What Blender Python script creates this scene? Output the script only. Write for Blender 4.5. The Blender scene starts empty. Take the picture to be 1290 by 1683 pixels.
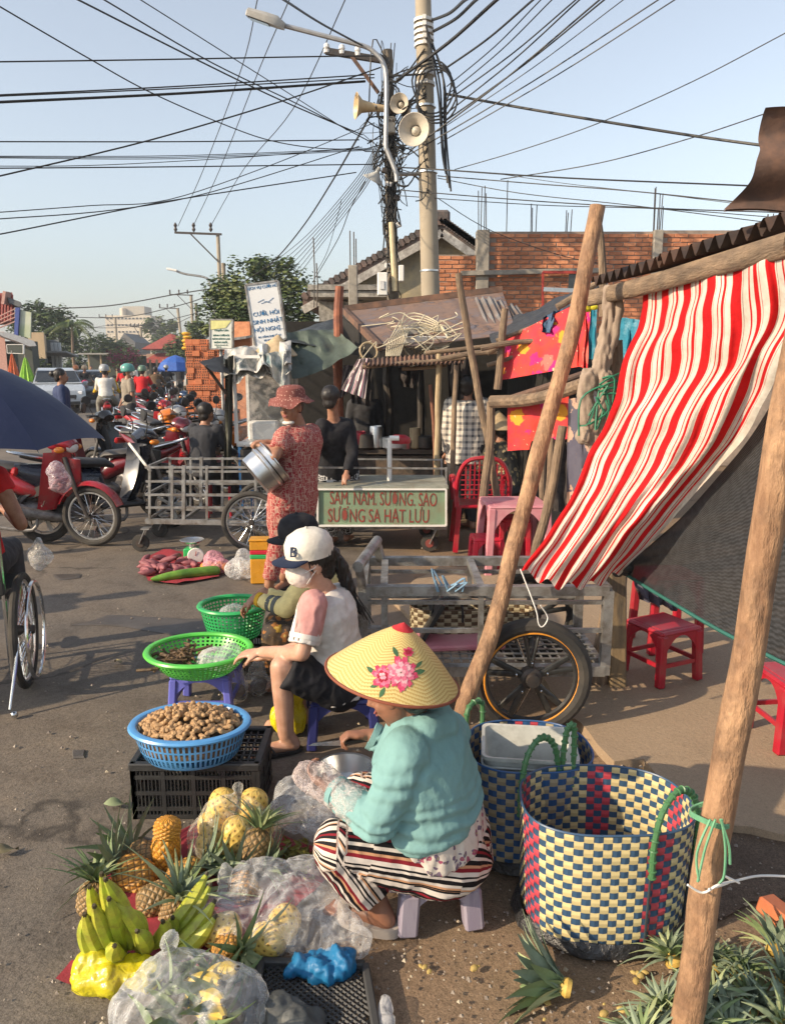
import bpy,math,random
from math import sin,cos,pi,radians,atan2,sqrt
from mathutils import Vector as V,Matrix,noise
R=random.Random(11)
S=bpy.context.scene
# ---------- camera, sky, sun, exposure
F,H,PIT=1264.0,1.7,radians(10.9)
cam=bpy.data.objects.new('camera',bpy.data.cameras.new('camera'))
S.collection.objects.link(cam);S.camera=cam
cam.location=(0,0,H);cam.rotation_euler=(pi/2-PIT,0,0)
cam.data.sensor_fit='HORIZONTAL';cam.data.sensor_width=36;cam.data.lens=36*F/1290
cam.data.clip_start=.05;cam.data.clip_end=3000
SUN_EL,SUN_AZ=radians(27),atan2(-.89,-.45)
W=bpy.data.worlds.new('World');S.world=W;W.use_nodes=True
nt=W.node_tree;bg=nt.nodes['Background']
sky=nt.nodes.new('ShaderNodeTexSky');sky.sky_type='NISHITA';sky.sun_disc=False
sky.sun_elevation=SUN_EL;sky.sun_rotation=SUN_AZ;sky.air_density=1.35;sky.dust_density=1.5;sky.ozone_density=4.0
hsv=nt.nodes.new('ShaderNodeHueSaturation');hsv.inputs['Saturation'].default_value=.50;nt.links.new(sky.outputs[0],hsv.inputs['Color']);nt.links.new(hsv.outputs[0],bg.inputs[0]);bg.inputs[1].default_value=.15
sl=bpy.data.lights.new('sun','SUN');sl.energy=4.5;sl.angle=radians(.6);sl.color=(1,.80,.56)
sun=bpy.data.objects.new('sun',sl);S.collection.objects.link(sun)
sdir=V((sin(SUN_AZ)*cos(SUN_EL),cos(SUN_AZ)*cos(SUN_EL),sin(SUN_EL)))
sun.rotation_euler=sdir.to_track_quat('Z','Y').to_euler();sun.location=sdir*30
S.view_settings.view_transform='Standard';S.view_settings.look='None'
S.view_settings.exposure=0.55;S.view_settings.gamma=1
S.render.engine='CYCLES';S.cycles.max_bounces=8;S.cycles.transparent_max_bounces=16
S.cycles.diffuse_bounces=3;S.cycles.glossy_bounces=3;S.cycles.transmission_bounces=4
S.cycles.use_denoising=True
S.cycles.volume_bounces=0;S.cycles.volume_max_steps=32
HAZE=.0011
# ---------- helpers
def ray(px,py):
 x=(px-645)/F;y=-(py-841.5)/F
 return V((x,cos(PIT)+y*sin(PIT),-sin(PIT)+y*cos(PIT)))
def at(px,py,Y):
 r=ray(px,py);t=Y/r.y;return V((r.x*t,Y,H+r.z*t))
def gz(px,py,z=0.0):
 r=ray(px,py);t=(z-H)/r.z;return V((r.x*t,r.y*t,z))
def lerp(a,b,t):return a+(b-a)*t
def rotz(a):return Matrix.Rotation(a,3,'Z')
def rotm(x=0,y=0,z=0):return Matrix.Rotation(z,3,'Z')@Matrix.Rotation(y,3,'Y')@Matrix.Rotation(x,3,'X')
def basis(d):
 d=d.normalized();u=V((0,0,1))if abs(d.z)<.95 else V((0,1,0))
 a=u.cross(d).normalized();return a,d.cross(a).normalized()
I3=Matrix.Identity(3)
class MB:
 def __init__(s):s.v=[];s.f=[];s.m=[];s.a=[];s.cm=0
 def add(s,vs,fs,at_=None):
  o=len(s.v);s.v+=[V(p)for p in vs]
  s.a+=at_ if at_ else[(0,0,0)]*len(vs)
  s.f+=[tuple(i+o for i in f)for f in fs];s.m+=[s.cm]*len(fs);return s
 def box(s,c,size,M=I3,bev=0):
  c=V(c);hx,hy,hz=(q/2 for q in size)
  if bev:
   b=min(bev,hx*.9,hy*.9,hz*.9);P=[]
   for sx in(-1,1):
    for sy in(-1,1):
     for sz in(-1,1):
      P+=[c+M@V((sx*hx,sy*(hy-b),sz*(hz-b))),c+M@V((sx*(hx-b),sy*hy,sz*(hz-b))),c+M@V((sx*(hx-b),sy*(hy-b),sz*hz))]
   def k(i,j,l,w):return((i*2+j)*2+l)*3+w
   fs=[]
   fs+=[(k(1,0,0,0),k(1,1,0,0),k(1,1,1,0),k(1,0,1,0)),(k(0,0,0,0),k(0,0,1,0),k(0,1,1,0),k(0,1,0,0))]
   fs+=[(k(0,1,0,1),k(0,1,1,1),k(1,1,1,1),k(1,1,0,1)),(k(0,0,0,1),k(1,0,0,1),k(1,0,1,1),k(0,0,1,1))]
   fs+=[(k(0,0,1,2),k(1,0,1,2),k(1,1,1,2),k(0,1,1,2)),(k(0,0,0,2),k(0,1,0,2),k(1,1,0,2),k(1,0,0,2))]
   for i in(0,1):
    for j in(0,1):
     fs.append((k(i,j,0,0),k(i,j,1,0),k(i,j,1,1),k(i,j,0,1)))
     fs.append((k(i,0,j,0),k(i,1,j,0),k(i,1,j,2),k(i,0,j,2)))
     fs.append((k(0,i,j,1),k(1,i,j,1),k(1,i,j,2),k(0,i,j,2)))
     for l in(0,1):fs.append((k(i,j,l,0),k(i,j,l,1),k(i,j,l,2)))
   return s.add(P,fs)
  P=[c+M@V((x,y,z))for x in(-hx,hx)for y in(-hy,hy)for z in(-hz,hz)]
  return s.add(P,[(0,1,3,2),(4,6,7,5),(0,4,5,1),(2,3,7,6),(0,2,6,4),(1,5,7,3)])
 def beam(s,p0,p1,w,h,bev=0,up=None):
  p0,p1=V(p0),V(p1);d=(p1-p0);L=d.length;d.normalize()
  if up is None:a,b=basis(d)
  else:a=V(up).cross(d).normalized();b=d.cross(a)
  return s.box((p0+p1)/2,(w,h,L),Matrix((a,b,d)).transposed(),bev)
 def tube(s,pts,r,n=8,cap=True,closed=False,up=None,flat=None):
  pts=[V(p)for p in pts];m=len(pts);P=[];A=[]
  rs=r if isinstance(r,(list,))else[r]*m
  prev=None;L=0
  for i,p in enumerate(pts):
   if closed:d=pts[(i+1)%m]-pts[i-1]
   else:d=pts[min(i+1,m-1)]-pts[max(i-1,0)]
   if d.length<1e-9:d=V((0,0,1))
   d.normalize()
   if up is not None:
    a=V(up).cross(d)
    a=a.normalized()if a.length>1e-4 else basis(d)[0]
   elif prev is None:a=basis(d)[0]
   else:
    a=prev-d*prev.dot(d);a=a.normalized()if a.length>1e-6 else basis(d)[0]
   prev=a;b=d.cross(a);q=rs[i]
   ra,rb=q if isinstance(q,tuple)else(q,q)
   if i:L+=(p-pts[i-1]).length
   for k in range(n):
    t=2*pi*k/n;P.append(p+a*(cos(t)*ra)+b*(sin(t)*rb));A.append((k/n,L,0))
  fs=[]
  for i in range(m if closed else m-1):
   j=(i+1)%m
   for k in range(n):k2=(k+1)%n;fs.append((i*n+k,i*n+k2,j*n+k2,j*n+k))
  if cap and not closed:fs+=[tuple(range(n))[::-1],tuple((m-1)*n+k for k in range(n))]
  return s.add(P,fs,A)
 def rod(s,p0,p1,r,n=8):return s.tube([p0,p1],r,n)
 def ring(s,c,R_,r,axis=V((0,0,1)),n=32,m=8,sx=1,sy=1):
  c=V(c);a,b=basis(V(axis))
  return s.tube([c+a*cos(2*pi*k/n)*R_*sx+b*sin(2*pi*k/n)*R_*sy for k in range(n)],r,m,closed=True,up=None)
 def lathe(s,c,prof,n=32,M=I3,sx=1,sy=1,ph=0,arc=1.0):
  c=V(c);P=[];A=[];m=len(prof)
  for i,(r,z)in enumerate(prof):
   for k in range(n):
    t=2*pi*k*arc/n+ph;P.append(c+M@V((cos(t)*r*sx,sin(t)*r*sy,z)));A.append((k/n,i/(m-1),0))
  fs=[(i*n+k,i*n+(k+1)%n,(i+1)*n+(k+1)%n,(i+1)*n+k)for i in range(m-1)for k in range(n if arc==1 else n-1)]
  return s.add(P,fs,A)
 def ball(s,c,r,M=I3,n=12,m=8):
  r=(r,r,r)if not isinstance(r,(tuple,list))else r
  c=V(c);P=[c+M@V((0,0,-r[2]))]
  for i in range(1,m):
   t=pi*i/m
   for k in range(n):P.append(c+M@V((cos(2*pi*k/n)*sin(t)*r[0],sin(2*pi*k/n)*sin(t)*r[1],-cos(t)*r[2])))
  P.append(c+M@V((0,0,r[2])));fs=[]
  for k in range(n):
   k2=(k+1)%n;fs.append((0,1+k2,1+k));e=1+(m-2)*n
   fs.append((len(P)-1,e+k,e+k2))
   for i in range(m-2):fs.append((1+i*n+k,1+i*n+k2,1+(i+1)*n+k2,1+(i+1)*n+k))
  return s.add(P,fs)
 def grid(s,fn,nu,nv,wrap=False):
  P=[];A=[]
  for j in range(nv+1):
   for i in range(nu+1):P.append(V(fn(i/nu,j/nv)));A.append((i/nu,j/nv,0))
  w=nu+1
  return s.add(P,[(j*w+i,j*w+i+1,(j+1)*w+i+1,(j+1)*w+i)for j in range(nv)for i in range(nu)],A)
 def prism(s,pts,d):
  pts=[V(p)for p in pts];n=len(pts);d=V(d)
  return s.add(pts+[p+d for p in pts],[tuple(range(n))[::-1],tuple(range(n,2*n))]+[(i,(i+1)%n,(i+1)%n+n,i+n)for i in range(n)])
 def poly(s,pts):return s.add(pts,[tuple(range(len(pts)))])
 def mesh(s,name,mats,off=V((0,0,0)),smooth=True,ang=35):
  me=bpy.data.meshes.new(name)
  me.from_pydata([tuple(p-off)for p in s.v],[],s.f);me.update()
  for m in(mats if isinstance(mats,(list,tuple))else[mats]):me.materials.append(m)
  if any(s.m):me.polygons.foreach_set('material_index',s.m)
  at_=me.attributes.new('uvp','FLOAT_VECTOR','POINT')
  at_.data.foreach_set('vector',[c for a in s.a for c in a])
  if smooth:
   me.polygons.foreach_set('use_smooth',[True]*len(me.polygons));me.set_sharp_from_angle(angle=radians(ang))
  return me
 def build(s,name,mats,parent=None,smooth=True,ang=35,loc=None,**kw):
  off=V((0,0,0))
  if parent:
   q=parent
   while q:off+=q.location;q=q.parent
  elif loc is not None:off=V(loc)
  me=s.mesh(name,mats,off,smooth,ang)
  return link(name,me,parent,V((0,0,0))if parent else off,**kw)
def link(name,data,parent=None,loc=(0,0,0),label=None,cat=None,group=None,kind=None):
 o=bpy.data.objects.new(name,data);S.collection.objects.link(o);o.location=loc
 if parent:o.parent=parent
 if label:o['label']=label
 if cat:o['category']=cat
 if group:o['group']=group
 if kind:o['kind']=kind
 return o
def thing(name,label,cat,loc=(0,0,0),group=None):return link(name,None,None,loc,label,cat,group)
def struct(mb,name,m,**kw):return mb.build(name,m,kind='structure',**kw)
def kids(o):return[c for c in S.objects if c.parent==o]
KID={}
def copy_tree(o,parent=None,label=None,group=None,loc=None,rz=None,swap=None,scale=None):
 if o.name not in KID:
  for x in bpy.data.objects:
   if x.parent:KID.setdefault(x.parent.name,[])
   if x.parent and x not in KID[x.parent.name]:KID[x.parent.name].append(x)
 c=o.copy();S.collection.objects.link(c);c.parent=parent
 if label:c['label']=label
 if group:c['group']=group
 if loc is not None:c.location=loc
 if rz is not None:c.rotation_euler.z=rz
 if scale:c.scale=(scale,)*3
 if swap and c.type=='MESH':
  for sl_ in c.material_slots:
   if sl_.material and sl_.material.name in swap:
    m_=swap[sl_.material.name];sl_.link='OBJECT';sl_.material=m_
 for ch in list(KID.get(o.name,[])):copy_tree(ch,c,swap=swap)
 return c
TS=bpy.data.scenes.new('tmp')
def evaluate(obj):
 TS.collection.objects.link(obj);vl=TS.view_layers[0];vl.update();dg=vl.depsgraph
 me=bpy.data.meshes.new_from_object(obj.evaluated_get(dg));TS.collection.objects.unlink(obj)
 return me
def seg(mb,p,r,q,s_,n=12):
 mb.tube([p,q],[r,s_],n)
def remesh(name,mb,mats,parent,vox=.012,sm=4,wr=None,attr=None,deform=None,**kw):
 me0=bpy.data.meshes.new('t');me0.from_pydata([tuple(p)for p in mb.v],[],mb.f);me0.update()
 o=bpy.data.objects.new('t',me0)
 m=o.modifiers.new('r','REMESH');m.mode='VOXEL';m.voxel_size=vox;m.adaptivity=0
 if sm:m=o.modifiers.new('s','SMOOTH');m.iterations=sm;m.factor=.5
 me=evaluate(o);bpy.data.objects.remove(o);bpy.data.meshes.remove(me0)
 off=V((0,0,0));q=parent
 while q:off+=q.location;q=q.parent
 if wr or deform:
  cs=[0.0]*(3*len(me.vertices));me.vertices.foreach_get('co',cs)
  ns=[0.0]*len(cs);me.vertices.foreach_get('normal',ns)if hasattr(me.vertices[0],'normal')else None
  for i in range(len(me.vertices)):
   p=V(cs[3*i:3*i+3]);nn=V(ns[3*i:3*i+3])
   if wr:
    d=0
    for amp,sc,st in wr:
     q2=V((p.x*sc*st[0],p.y*sc*st[1],p.z*sc*st[2]))
     w=noise.noise(q2);d+=amp*(1-2*abs(w)*1.6)
    p=p+nn*d
   if deform:p=deform(p,nn)
   cs[3*i:3*i+3]=p
  me.vertices.foreach_set('co',cs)
 at_=me.attributes.new('uvp','FLOAT_VECTOR','POINT')
 if attr:
  vals=[]
  for v in me.vertices:vals+=list(attr(v.co.copy()))
  at_.data.foreach_set('vector',vals)
 me.transform(Matrix.Translation(-off));me.materials.clear()
 for m in(mats if isinstance(mats,(list,tuple))else[mats]):me.materials.append(m)
 me.polygons.foreach_set('use_smooth',[True]*len(me.polygons));me.name=name;me.update()
 return link(name,me,parent,(0,0,0),**kw)
def chain(mb,pts,ends=(1,1),n=12):
 """tapered capsule chain: pts = [(point, radius), ...]"""
 for i in range(len(pts)-1):
  (p,r),(q,s_)=pts[i],pts[i+1];seg(mb,V(p),r,V(q),s_,n)
 for i,(p,r)in enumerate(pts):
  if(i==0 and not ends[0])or(i==len(pts)-1 and not ends[1]):continue
  rr=r if not isinstance(r,tuple)else min(r)
  mb.ball(p,rr*.995,n=12,m=8)
 return mb
def text(s,size,p,xdir,up,m,parent,name='lettering',extr=.001,sx=1.0,shear=0,**kw):
 cu=bpy.data.curves.new('t','FONT');cu.body=s;cu.size=size;cu.extrude=extr/2;cu.shear=shear
 cu.align_x='CENTER';cu.align_y='CENTER';cu.resolution_u=3
 o=bpy.data.objects.new('t',cu);me=evaluate(o);bpy.data.objects.remove(o)
 x=V(xdir).normalized();u=V(up);u=(u-x*u.dot(x)).normalized();z=x.cross(u)
 off=V((0,0,0));q=parent
 while q:off+=q.location;q=q.parent
 M=Matrix((x*sx,u,z)).transposed().to_4x4();M.translation=V(p)-off
 me.transform(M);me.materials.clear();me.materials.append(m);me.name=name
 return link(name,me,parent,(0,0,0),**kw)
# ---------- materials
MATS={}
def lin(h):
 if isinstance(h,str):
  c=[int(h[i:i+2],16)/255 for i in(0,2,4)]
  return tuple(x/12.92 if x<=.04045 else((x+.055)/1.055)**2.4 for x in c)
 return tuple(h)
def newmat(name):
 m=bpy.data.materials.new(name);m.use_nodes=True;MATS[name]=m
 return m,m.node_tree,m.node_tree.nodes['Principled BSDF']
def N(t,kind,**kw):
 n=t.nodes.new(kind)
 for k,v in kw.items():
  if k.startswith('i_'):
   key=k[2:];key=int(key)if key.isdigit()else key
   n.inputs[key].default_value=v
  else:setattr(n,k,v)
 return n
def ramp(t,fac,stops,interp='LINEAR'):
 r=N(t,'ShaderNodeValToRGB');r.color_ramp.interpolation=interp;e=r.color_ramp.elements
 while len(e)<len(stops):e.new(1)
 for q,(pos,c)in zip(e,stops):q.position=pos;q.color=(*lin(c),1)
 t.links.new(fac,r.inputs[0]);return r.outputs[0]
def coords(t,kind='Object'):
 return N(t,'ShaderNodeTexCoord').outputs[kind]
def mixc(t,fac,a,b,mode='MIX'):
 x=N(t,'ShaderNodeMix',data_type='RGBA',blend_type=mode)
 for sck,v in((x.inputs[0],fac),(x.inputs[6],a),(x.inputs[7],b)):
  if hasattr(v,'is_linked'):t.links.new(v,sck)
  elif isinstance(v,(int,float)):sck.default_value=v
  else:sck.default_value=(*lin(v),1)
 return x.outputs[2]
def math_(t,op,a,b=0.0,c=None):
 x=N(t,'ShaderNodeMath',operation=op)
 for i,v in enumerate((a,b)+((c,)if c is not None else())):
  if hasattr(v,'is_linked'):t.links.new(v,x.inputs[i])
  else:x.inputs[i].default_value=v
 return x.outputs[0]
def tex(t,co,scale=5,detail=4,rough=.6,kind='Noise',out=0,**kw):
 n=N(t,'ShaderNodeTex'+kind,**kw);t.links.new(co,n.inputs['Vector']);n.inputs['Scale'].default_value=scale
 if 'Detail' in n.inputs:n.inputs['Detail'].default_value=detail
 if 'Roughness' in n.inputs:n.inputs['Roughness'].default_value=rough
 return n.outputs[out]
def bumpto(t,b,h,strength=.3,dist=.01):
 n=N(t,'ShaderNodeBump');n.inputs['Strength'].default_value=strength;n.inputs['Distance'].default_value=dist
 t.links.new(h,n.inputs['Height']);t.links.new(n.outputs[0],b.inputs['Normal']);return n
def mat(name,col,col2=None,rough=.65,metal=0,ns=12,bump=.25,bs=60,bd=.004,spec=.5,stretch=None,dirt=None,dscale=4,contrast=(.35,.65),coat=0,sss=0,trans=0,emis=None):
 if name in MATS:return MATS[name]
 m,t,b=newmat(name);co=coords(t)
 if stretch:
  mp=N(t,'ShaderNodeMapping');mp.inputs['Scale'].default_value=stretch;t.links.new(co,mp.inputs[0]);cs=mp.outputs[0]
 else:cs=co
 c1=lin(col);c2=lin(col2)if col2 is not None else tuple(x*.78 for x in c1)
 c=ramp(t,tex(t,cs,ns,5),[(contrast[0],c2),(contrast[1],c1)])
 if dirt is not None:
  df=ramp(t,tex(t,co,dscale,7,.7),[(.45,(0,0,0)),(.68,(1,1,1))])
  c=mixc(t,math_(t,'MULTIPLY',df,.8),c,dirt)
 t.links.new(c,b.inputs['Base Color'])
 rv=math_(t,'MULTIPLY_ADD',tex(t,co,ns*1.7,3),.3,max(0,rough-.15));t.links.new(rv,b.inputs['Roughness'])
 b.inputs['Metallic'].default_value=metal;b.inputs['Specular IOR Level'].default_value=spec
 b.inputs['Coat Weight'].default_value=coat;b.inputs['Coat Roughness'].default_value=.08
 if sss:b.inputs['Subsurface Weight'].default_value=sss;b.inputs['Subsurface Radius'].default_value=(.012,.004,.002);b.inputs['Subsurface Scale'].default_value=1
 if trans:b.inputs['Transmission Weight'].default_value=trans
 if emis:b.inputs['Emission Color'].default_value=(*lin(emis[0]),1);b.inputs['Emission Strength'].default_value=emis[1]
 if bump:bumpto(t,b,tex(t,cs,bs,5),bump,bd)
 return m
def cloth(name,col,col2=None,rough=.85,bump=.35):
 return mat(name,col,col2,rough=rough,ns=18,bump=bump,bs=26,bd=.01,spec=.25)
def plastic(name,col,rough=.38,dirt=None):
 return mat(name,col,tuple(x*.82 for x in lin(col)),rough=rough,ns=9,bump=.12,bs=30,bd=.003,dirt=dirt,dscale=7)
def film(name,tint=(.85,.88,.9),opac=.35,rough=.12,bs=22,var=.35):
 m,t,b=newmat(name);co=coords(t)
 b.inputs['Base Color'].default_value=(*lin(tint),1);b.inputs['Roughness'].default_value=rough
 b.inputs['Specular IOR Level'].default_value=.9
 nz=tex(t,co,bs,6,.65)
 wn=N(t,'ShaderNodeTexNoise');wn.inputs['Scale'].default_value=bs*.5;wn.inputs['Detail'].default_value=3;t.links.new(co,wn.inputs['Vector'])
 wa=N(t,'ShaderNodeVectorMath',operation='SCALE');t.links.new(wn.outputs['Color'],wa.inputs[0]);wa.inputs['Scale'].default_value=.16
 wb_=N(t,'ShaderNodeVectorMath',operation='ADD');t.links.new(co,wb_.inputs[0]);t.links.new(wa.outputs[0],wb_.inputs[1])
 cr=N(t,'ShaderNodeTexVoronoi',feature='DISTANCE_TO_EDGE');cr.inputs['Scale'].default_value=bs*.95;t.links.new(wb_.outputs[0],cr.inputs['Vector'])
 cre=ramp(t,cr.outputs[0],[(0,(1,1,1)),(.09,(.1,.1,.1)),(.3,(0,0,0))])
 bumpto(t,b,math_(t,'ADD',math_(t,'MULTIPLY',cr.outputs[0],.9),math_(t,'MULTIPLY',nz,.8)),.8,.018)
 lw=N(t,'ShaderNodeLayerWeight');lw.inputs[0].default_value=.45
 f=math_(t,'ADD',math_(t,'MULTIPLY',lw.outputs['Facing'],.40),opac)
 f=math_(t,'ADD',f,math_(t,'MULTIPLY_ADD',nz,var,-var*.6));f=math_(t,'ADD',f,math_(t,'MULTIPLY',cre,.10));f=math_(t,'MINIMUM',f,.96);f=math_(t,'MAXIMUM',f,.04)
 tr=N(t,'ShaderNodeBsdfTransparent');mx=N(t,'ShaderNodeMixShader')
 t.links.new(f,mx.inputs[0]);t.links.new(tr.outputs[0],mx.inputs[1]);t.links.new(b.outputs[0],mx.inputs[2])
 t.links.new(mx.outputs[0],t.nodes['Material Output'].inputs[0]);return m
def attr_xy(t,name='uvp'):
 a=N(t,'ShaderNodeAttribute');a.attribute_name=name
 s_=N(t,'ShaderNodeSeparateXYZ');t.links.new(a.outputs['Vector'],s_.inputs[0]);return s_.outputs[0],s_.outputs[1],a.outputs['Vector']
m_galv=mat('galvanised_steel',(.42,.42,.41),(.27,.27,.26),rough=.5,metal=.75,ns=14,dirt=(.12,.08,.05),dscale=9)
m_chrome=mat('chrome',(.7,.7,.7),rough=.18,metal=1,bump=.03)
m_alu=mat('aluminium',(.72,.72,.71),(.6,.6,.6),rough=.32,metal=1,bump=.1,bs=20)
m_black=mat('black_plastic',(.018,.018,.02),(.03,.03,.03),rough=.5)
m_rubber=mat('tyre_rubber',(.028,.027,.026),(.055,.048,.04),rough=.85,ns=9,bump=.5,bs=90)
m_dark=mat('dark_metal',(.05,.05,.05),(.08,.06,.05),rough=.55,metal=.5)
m_wood=mat('weathered_wood',(.30,.21,.135),(.13,.09,.06),rough=.85,ns=5,stretch=(6,6,.8),bump=.8,bs=22,bd=.012,dirt=(.10,.075,.055),dscale=6)
m_woodx,m_woody=[mat('weathered_wood_'+n_,(.30,.21,.135),(.13,.09,.06),rough=.85,ns=5,stretch=st_,bump=.8,bs=22,bd=.012,dirt=(.10,.075,.055),dscale=6)for n_,st_ in(('level',(.8,6,6)),('deep',(6,.8,6)))]
m_log=mat('peeled_log',(.43,.26,.145),(.22,.12,.065),rough=.75,ns=7,stretch=(3,3,.9),bump=1,bs=14,bd=.014,dirt=(.09,.055,.035),dscale=10)
m_bamboo=mat('bamboo',(.42,.33,.20),(.28,.20,.11),rough=.6,ns=6,stretch=(4,4,1),bump=.3,bs=30)
m_conc=mat('concrete',(.36,.33,.28),(.25,.23,.20),rough=.9,ns=7,bump=.6,bs=50,dirt=(.16,.14,.12),dscale=3)
m_white=mat('white_paint',(.76,.75,.72),(.66,.65,.61),rough=.5,ns=6)
m_glass=mat('dark_glass',(.03,.035,.04),rough=.08,bump=0,spec=.8)
m_rust=mat('rusty_sheet',(.20,.105,.065),(.085,.055,.045),rough=.8,ns=7,bump=.5,bs=40,dirt=(.05,.035,.03),dscale=3)
m_redp=plastic('red_plastic',(.40,.010,.028),.35,dirt=(.30,.05,.05))
m_skin=mat('skin_tan',(.36,.185,.115),(.26,.12,.07),rough=.5,ns=22,bump=.15,bs=90,bd=.002,sss=.12)
m_skinl=mat('skin_light',(.56,.33,.235),(.45,.245,.165),rough=.45,ns=20,bump=.1,bs=90,bd=.002,sss=.12)
m_hair=mat('black_hair',(.012,.010,.010),(.02,.016,.014),rough=.42,ns=40,stretch=(1,1,.2),bump=.6,bs=90,bd=.006)
# ========== SETTING
def ground_mat(name,base,base2,dust,grit,stain=.5):
 m,t,b=newmat(name);co=coords(t)
 big=tex(t,co,.35,6,.6);mid=tex(t,co,2.2,8,.7);fine=tex(t,co,55,4,.7);fine2=tex(t,co,210,2,.6)
 c=ramp(t,mid,[(.3,base2),(.7,base)])
 c=mixc(t,ramp(t,big,[(.38,(0,0,0)),(.62,(1,1,1))]),c,dust)
 sp=ramp(t,fine,[(.30,(.6,.58,.55)),(.5,(1,1,1)),(.72,(1.25,1.2,1.15))])
 c=mixc(t,grit,c,sp,'MULTIPLY')
 sp2=ramp(t,fine2,[(.35,(.55,.55,.55)),(.6,(1.15,1.15,1.15))]);c=mixc(t,grit,c,sp2,'MULTIPLY')
 if name=='worn_asphalt':
  w1=N(t,'ShaderNodeTexNoise');w1.inputs['Scale'].default_value=1.6;w1.inputs['Detail'].default_value=5;t.links.new(co,w1.inputs['Vector']);w2=N(t,'ShaderNodeVectorMath',operation='ADD');t.links.new(co,w2.inputs[0]);t.links.new(w1.outputs['Color'],w2.inputs[1])
  ck=N(t,'ShaderNodeTexVoronoi',feature='DISTANCE_TO_EDGE');ck.inputs['Scale'].default_value=.55;t.links.new(w2.outputs[0],ck.inputs['Vector'])
  cf=math_(t,'MULTIPLY',ramp(t,ck.outputs[0],[(0,(1,1,1)),(.006,(.7,.7,.7)),(.016,(0,0,0))]),ramp(t,tex(t,co,.9,3),[(.48,(0,0,0)),(.56,(.75,.75,.75))]));c=mixc(t,cf,c,(.035,.03,.026))
  dp=ramp(t,tex(t,co,4.5,7,.75),[(.36,(.78,.76,.74)),(.5,(1,1,1)),(.66,(1.12,1.1,1.06))]);c=mixc(t,1.0,c,dp,'MULTIPLY')
 st=tex(t,co,1.3,5,.62);stf=ramp(t,st,[(.60,(0,0,0)),(.66,(1,1,1))])
 c=mixc(t,math_(t,'MULTIPLY',stf,stain),c,tuple(x*.35 for x in lin(base2)))
 if name=='worn_asphalt':
  ux,uy,_=attr_xy(t);ef=ramp(t,math_(t,'ADD',ux,math_(t,'MULTIPLY_ADD',mid,.5,-.25)),[(.74,(0,0,0)),(.99,(1,1,1))]);c=mixc(t,ef,c,(.225,.160,.108))
 t.links.new(c,b.inputs['Base Color']);b.inputs['Specular IOR Level'].default_value=.3
 t.links.new(math_(t,'MULTIPLY_ADD',mid,.35,.6),b.inputs['Roughness'])
 hgt=math_(t,'ADD',math_(t,'MULTIPLY',mid,1.5),math_(t,'ADD',math_(t,'MULTIPLY',fine,.45),math_(t,'MULTIPLY',fine2,.16)))
 bumpto(t,b,hgt,.5,.016);return m
m_dirt=ground_mat('packed_dirt',(.27,.185,.12),(.19,.125,.08),(.24,.175,.115),.7,.35)
m_asph=ground_mat('worn_asphalt',(.150,.134,.116),(.108,.097,.087),(.185,.152,.120),.75,.30)
m_slab=ground_mat('cement_floor',(.36,.27,.185),(.28,.205,.135),(.33,.245,.165),.35,.25)
m_bshade=ground_mat('basket_shade_ground',(.15,.105,.072),(.09,.065,.047),(.12,.085,.06),.9,.3)  # darker ground colour for the painted basket shadow
ORD=['first','second','third','fourth','fifth','sixth','seventh','eighth','ninth','tenth','eleventh','twelfth']
def bumpy(x,y):return.006*noise.noise(V((x*1.3,y*1.3,0)))+.003*noise.noise(V((x*4,y*4,3)))
g=MB()
xs=[-400,-250,-120,-60,-30,-16,-10]+[-7+i*.25 for i in range(61)]+[9,11,14,20,40,100,200,400]
ys=[-60,-20,-8,-4,-2,-1]+[-.5+i*.25 for i in range(58)]+[14.5,15.5,17,20,25,32,42,60,90,150,300,500]
P=[V((x,y,(bumpy(x,y)-.012)if-7<x<8 and 0<y<14 else-.012))for y in ys for x in xs];w=len(xs)
g.add(P,[(j*w+i,j*w+i+1,(j+1)*w+i+1,(j+1)*w+i)for j in range(len(ys)-1)for i in range(w-1)])
struct(g,'ground',m_dirt)
def edge_r(y):
 e=-.25+.10*y if y<5 else.25+.02*(y-5)
 if y>9:e=.3-.352*(y-9)
 return e+.10*noise.noise(V((y*1.7,5,0)))+.05*noise.noise(V((y*6,9,0)))
def edge_l(y):return-7.5 if y<9 else-7.5-.352*(y-9)
g=MB();ny=[];y=-1.0
while y<14:ny.append(y);y+=.2
while y<400:ny.append(y);y*=1.08
nx=40;P=[];UA=[]
for y in ny:
 l,r_=edge_l(y),edge_r(y)
 for i in range(nx+1):
  x=lerp(l,r_,1-(1-i/nx)**1.5);UA.append((1+(x-r_)/2.2,0,0))
  P.append(V((x,y,(bumpy(x,y)-.003 if y<14 else-.004)-.012*max(0,min(1,(x-r_+.35)/.35)))))
g.add(P,[(j*(nx+1)+i,j*(nx+1)+i+1,(j+1)*(nx+1)+i+1,(j+1)*(nx+1)+i)for j in range(len(ny)-1)for i in range(nx)],UA)
struct(g,'road',m_asph)
def slab(pts,zt,th,m,name):
 q=[]
 n=len(pts)
 for i in range(n):
  a,b=V(pts[i]),V(pts[(i+1)%n]);k=max(2,int((b-a).length/.09))
  for j in range(k):
   p=lerp(a,b,j/k);q.append((p.x+.035*noise.noise(p*5),p.y+.035*noise.noise(p*5+V((9,0,0))),zt))
 g=MB();g.prism([(x,y,z-th)for x,y,z in q],(0,0,th));return struct(g,name,m,ang=20)
e=[gz(960,1215),gz(1010,1262),gz(1060,1262),gz(1105,1330),gz(1180,1372),gz(1420,1400)]
slab([(p.x,p.y,0)for p in e]+[(5.5,2.9,0),(6.5,6.2,0),(1.2,5.6,0),(.75,4.3,0)],.035,.07,m_slab,'cement_floor')
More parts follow.
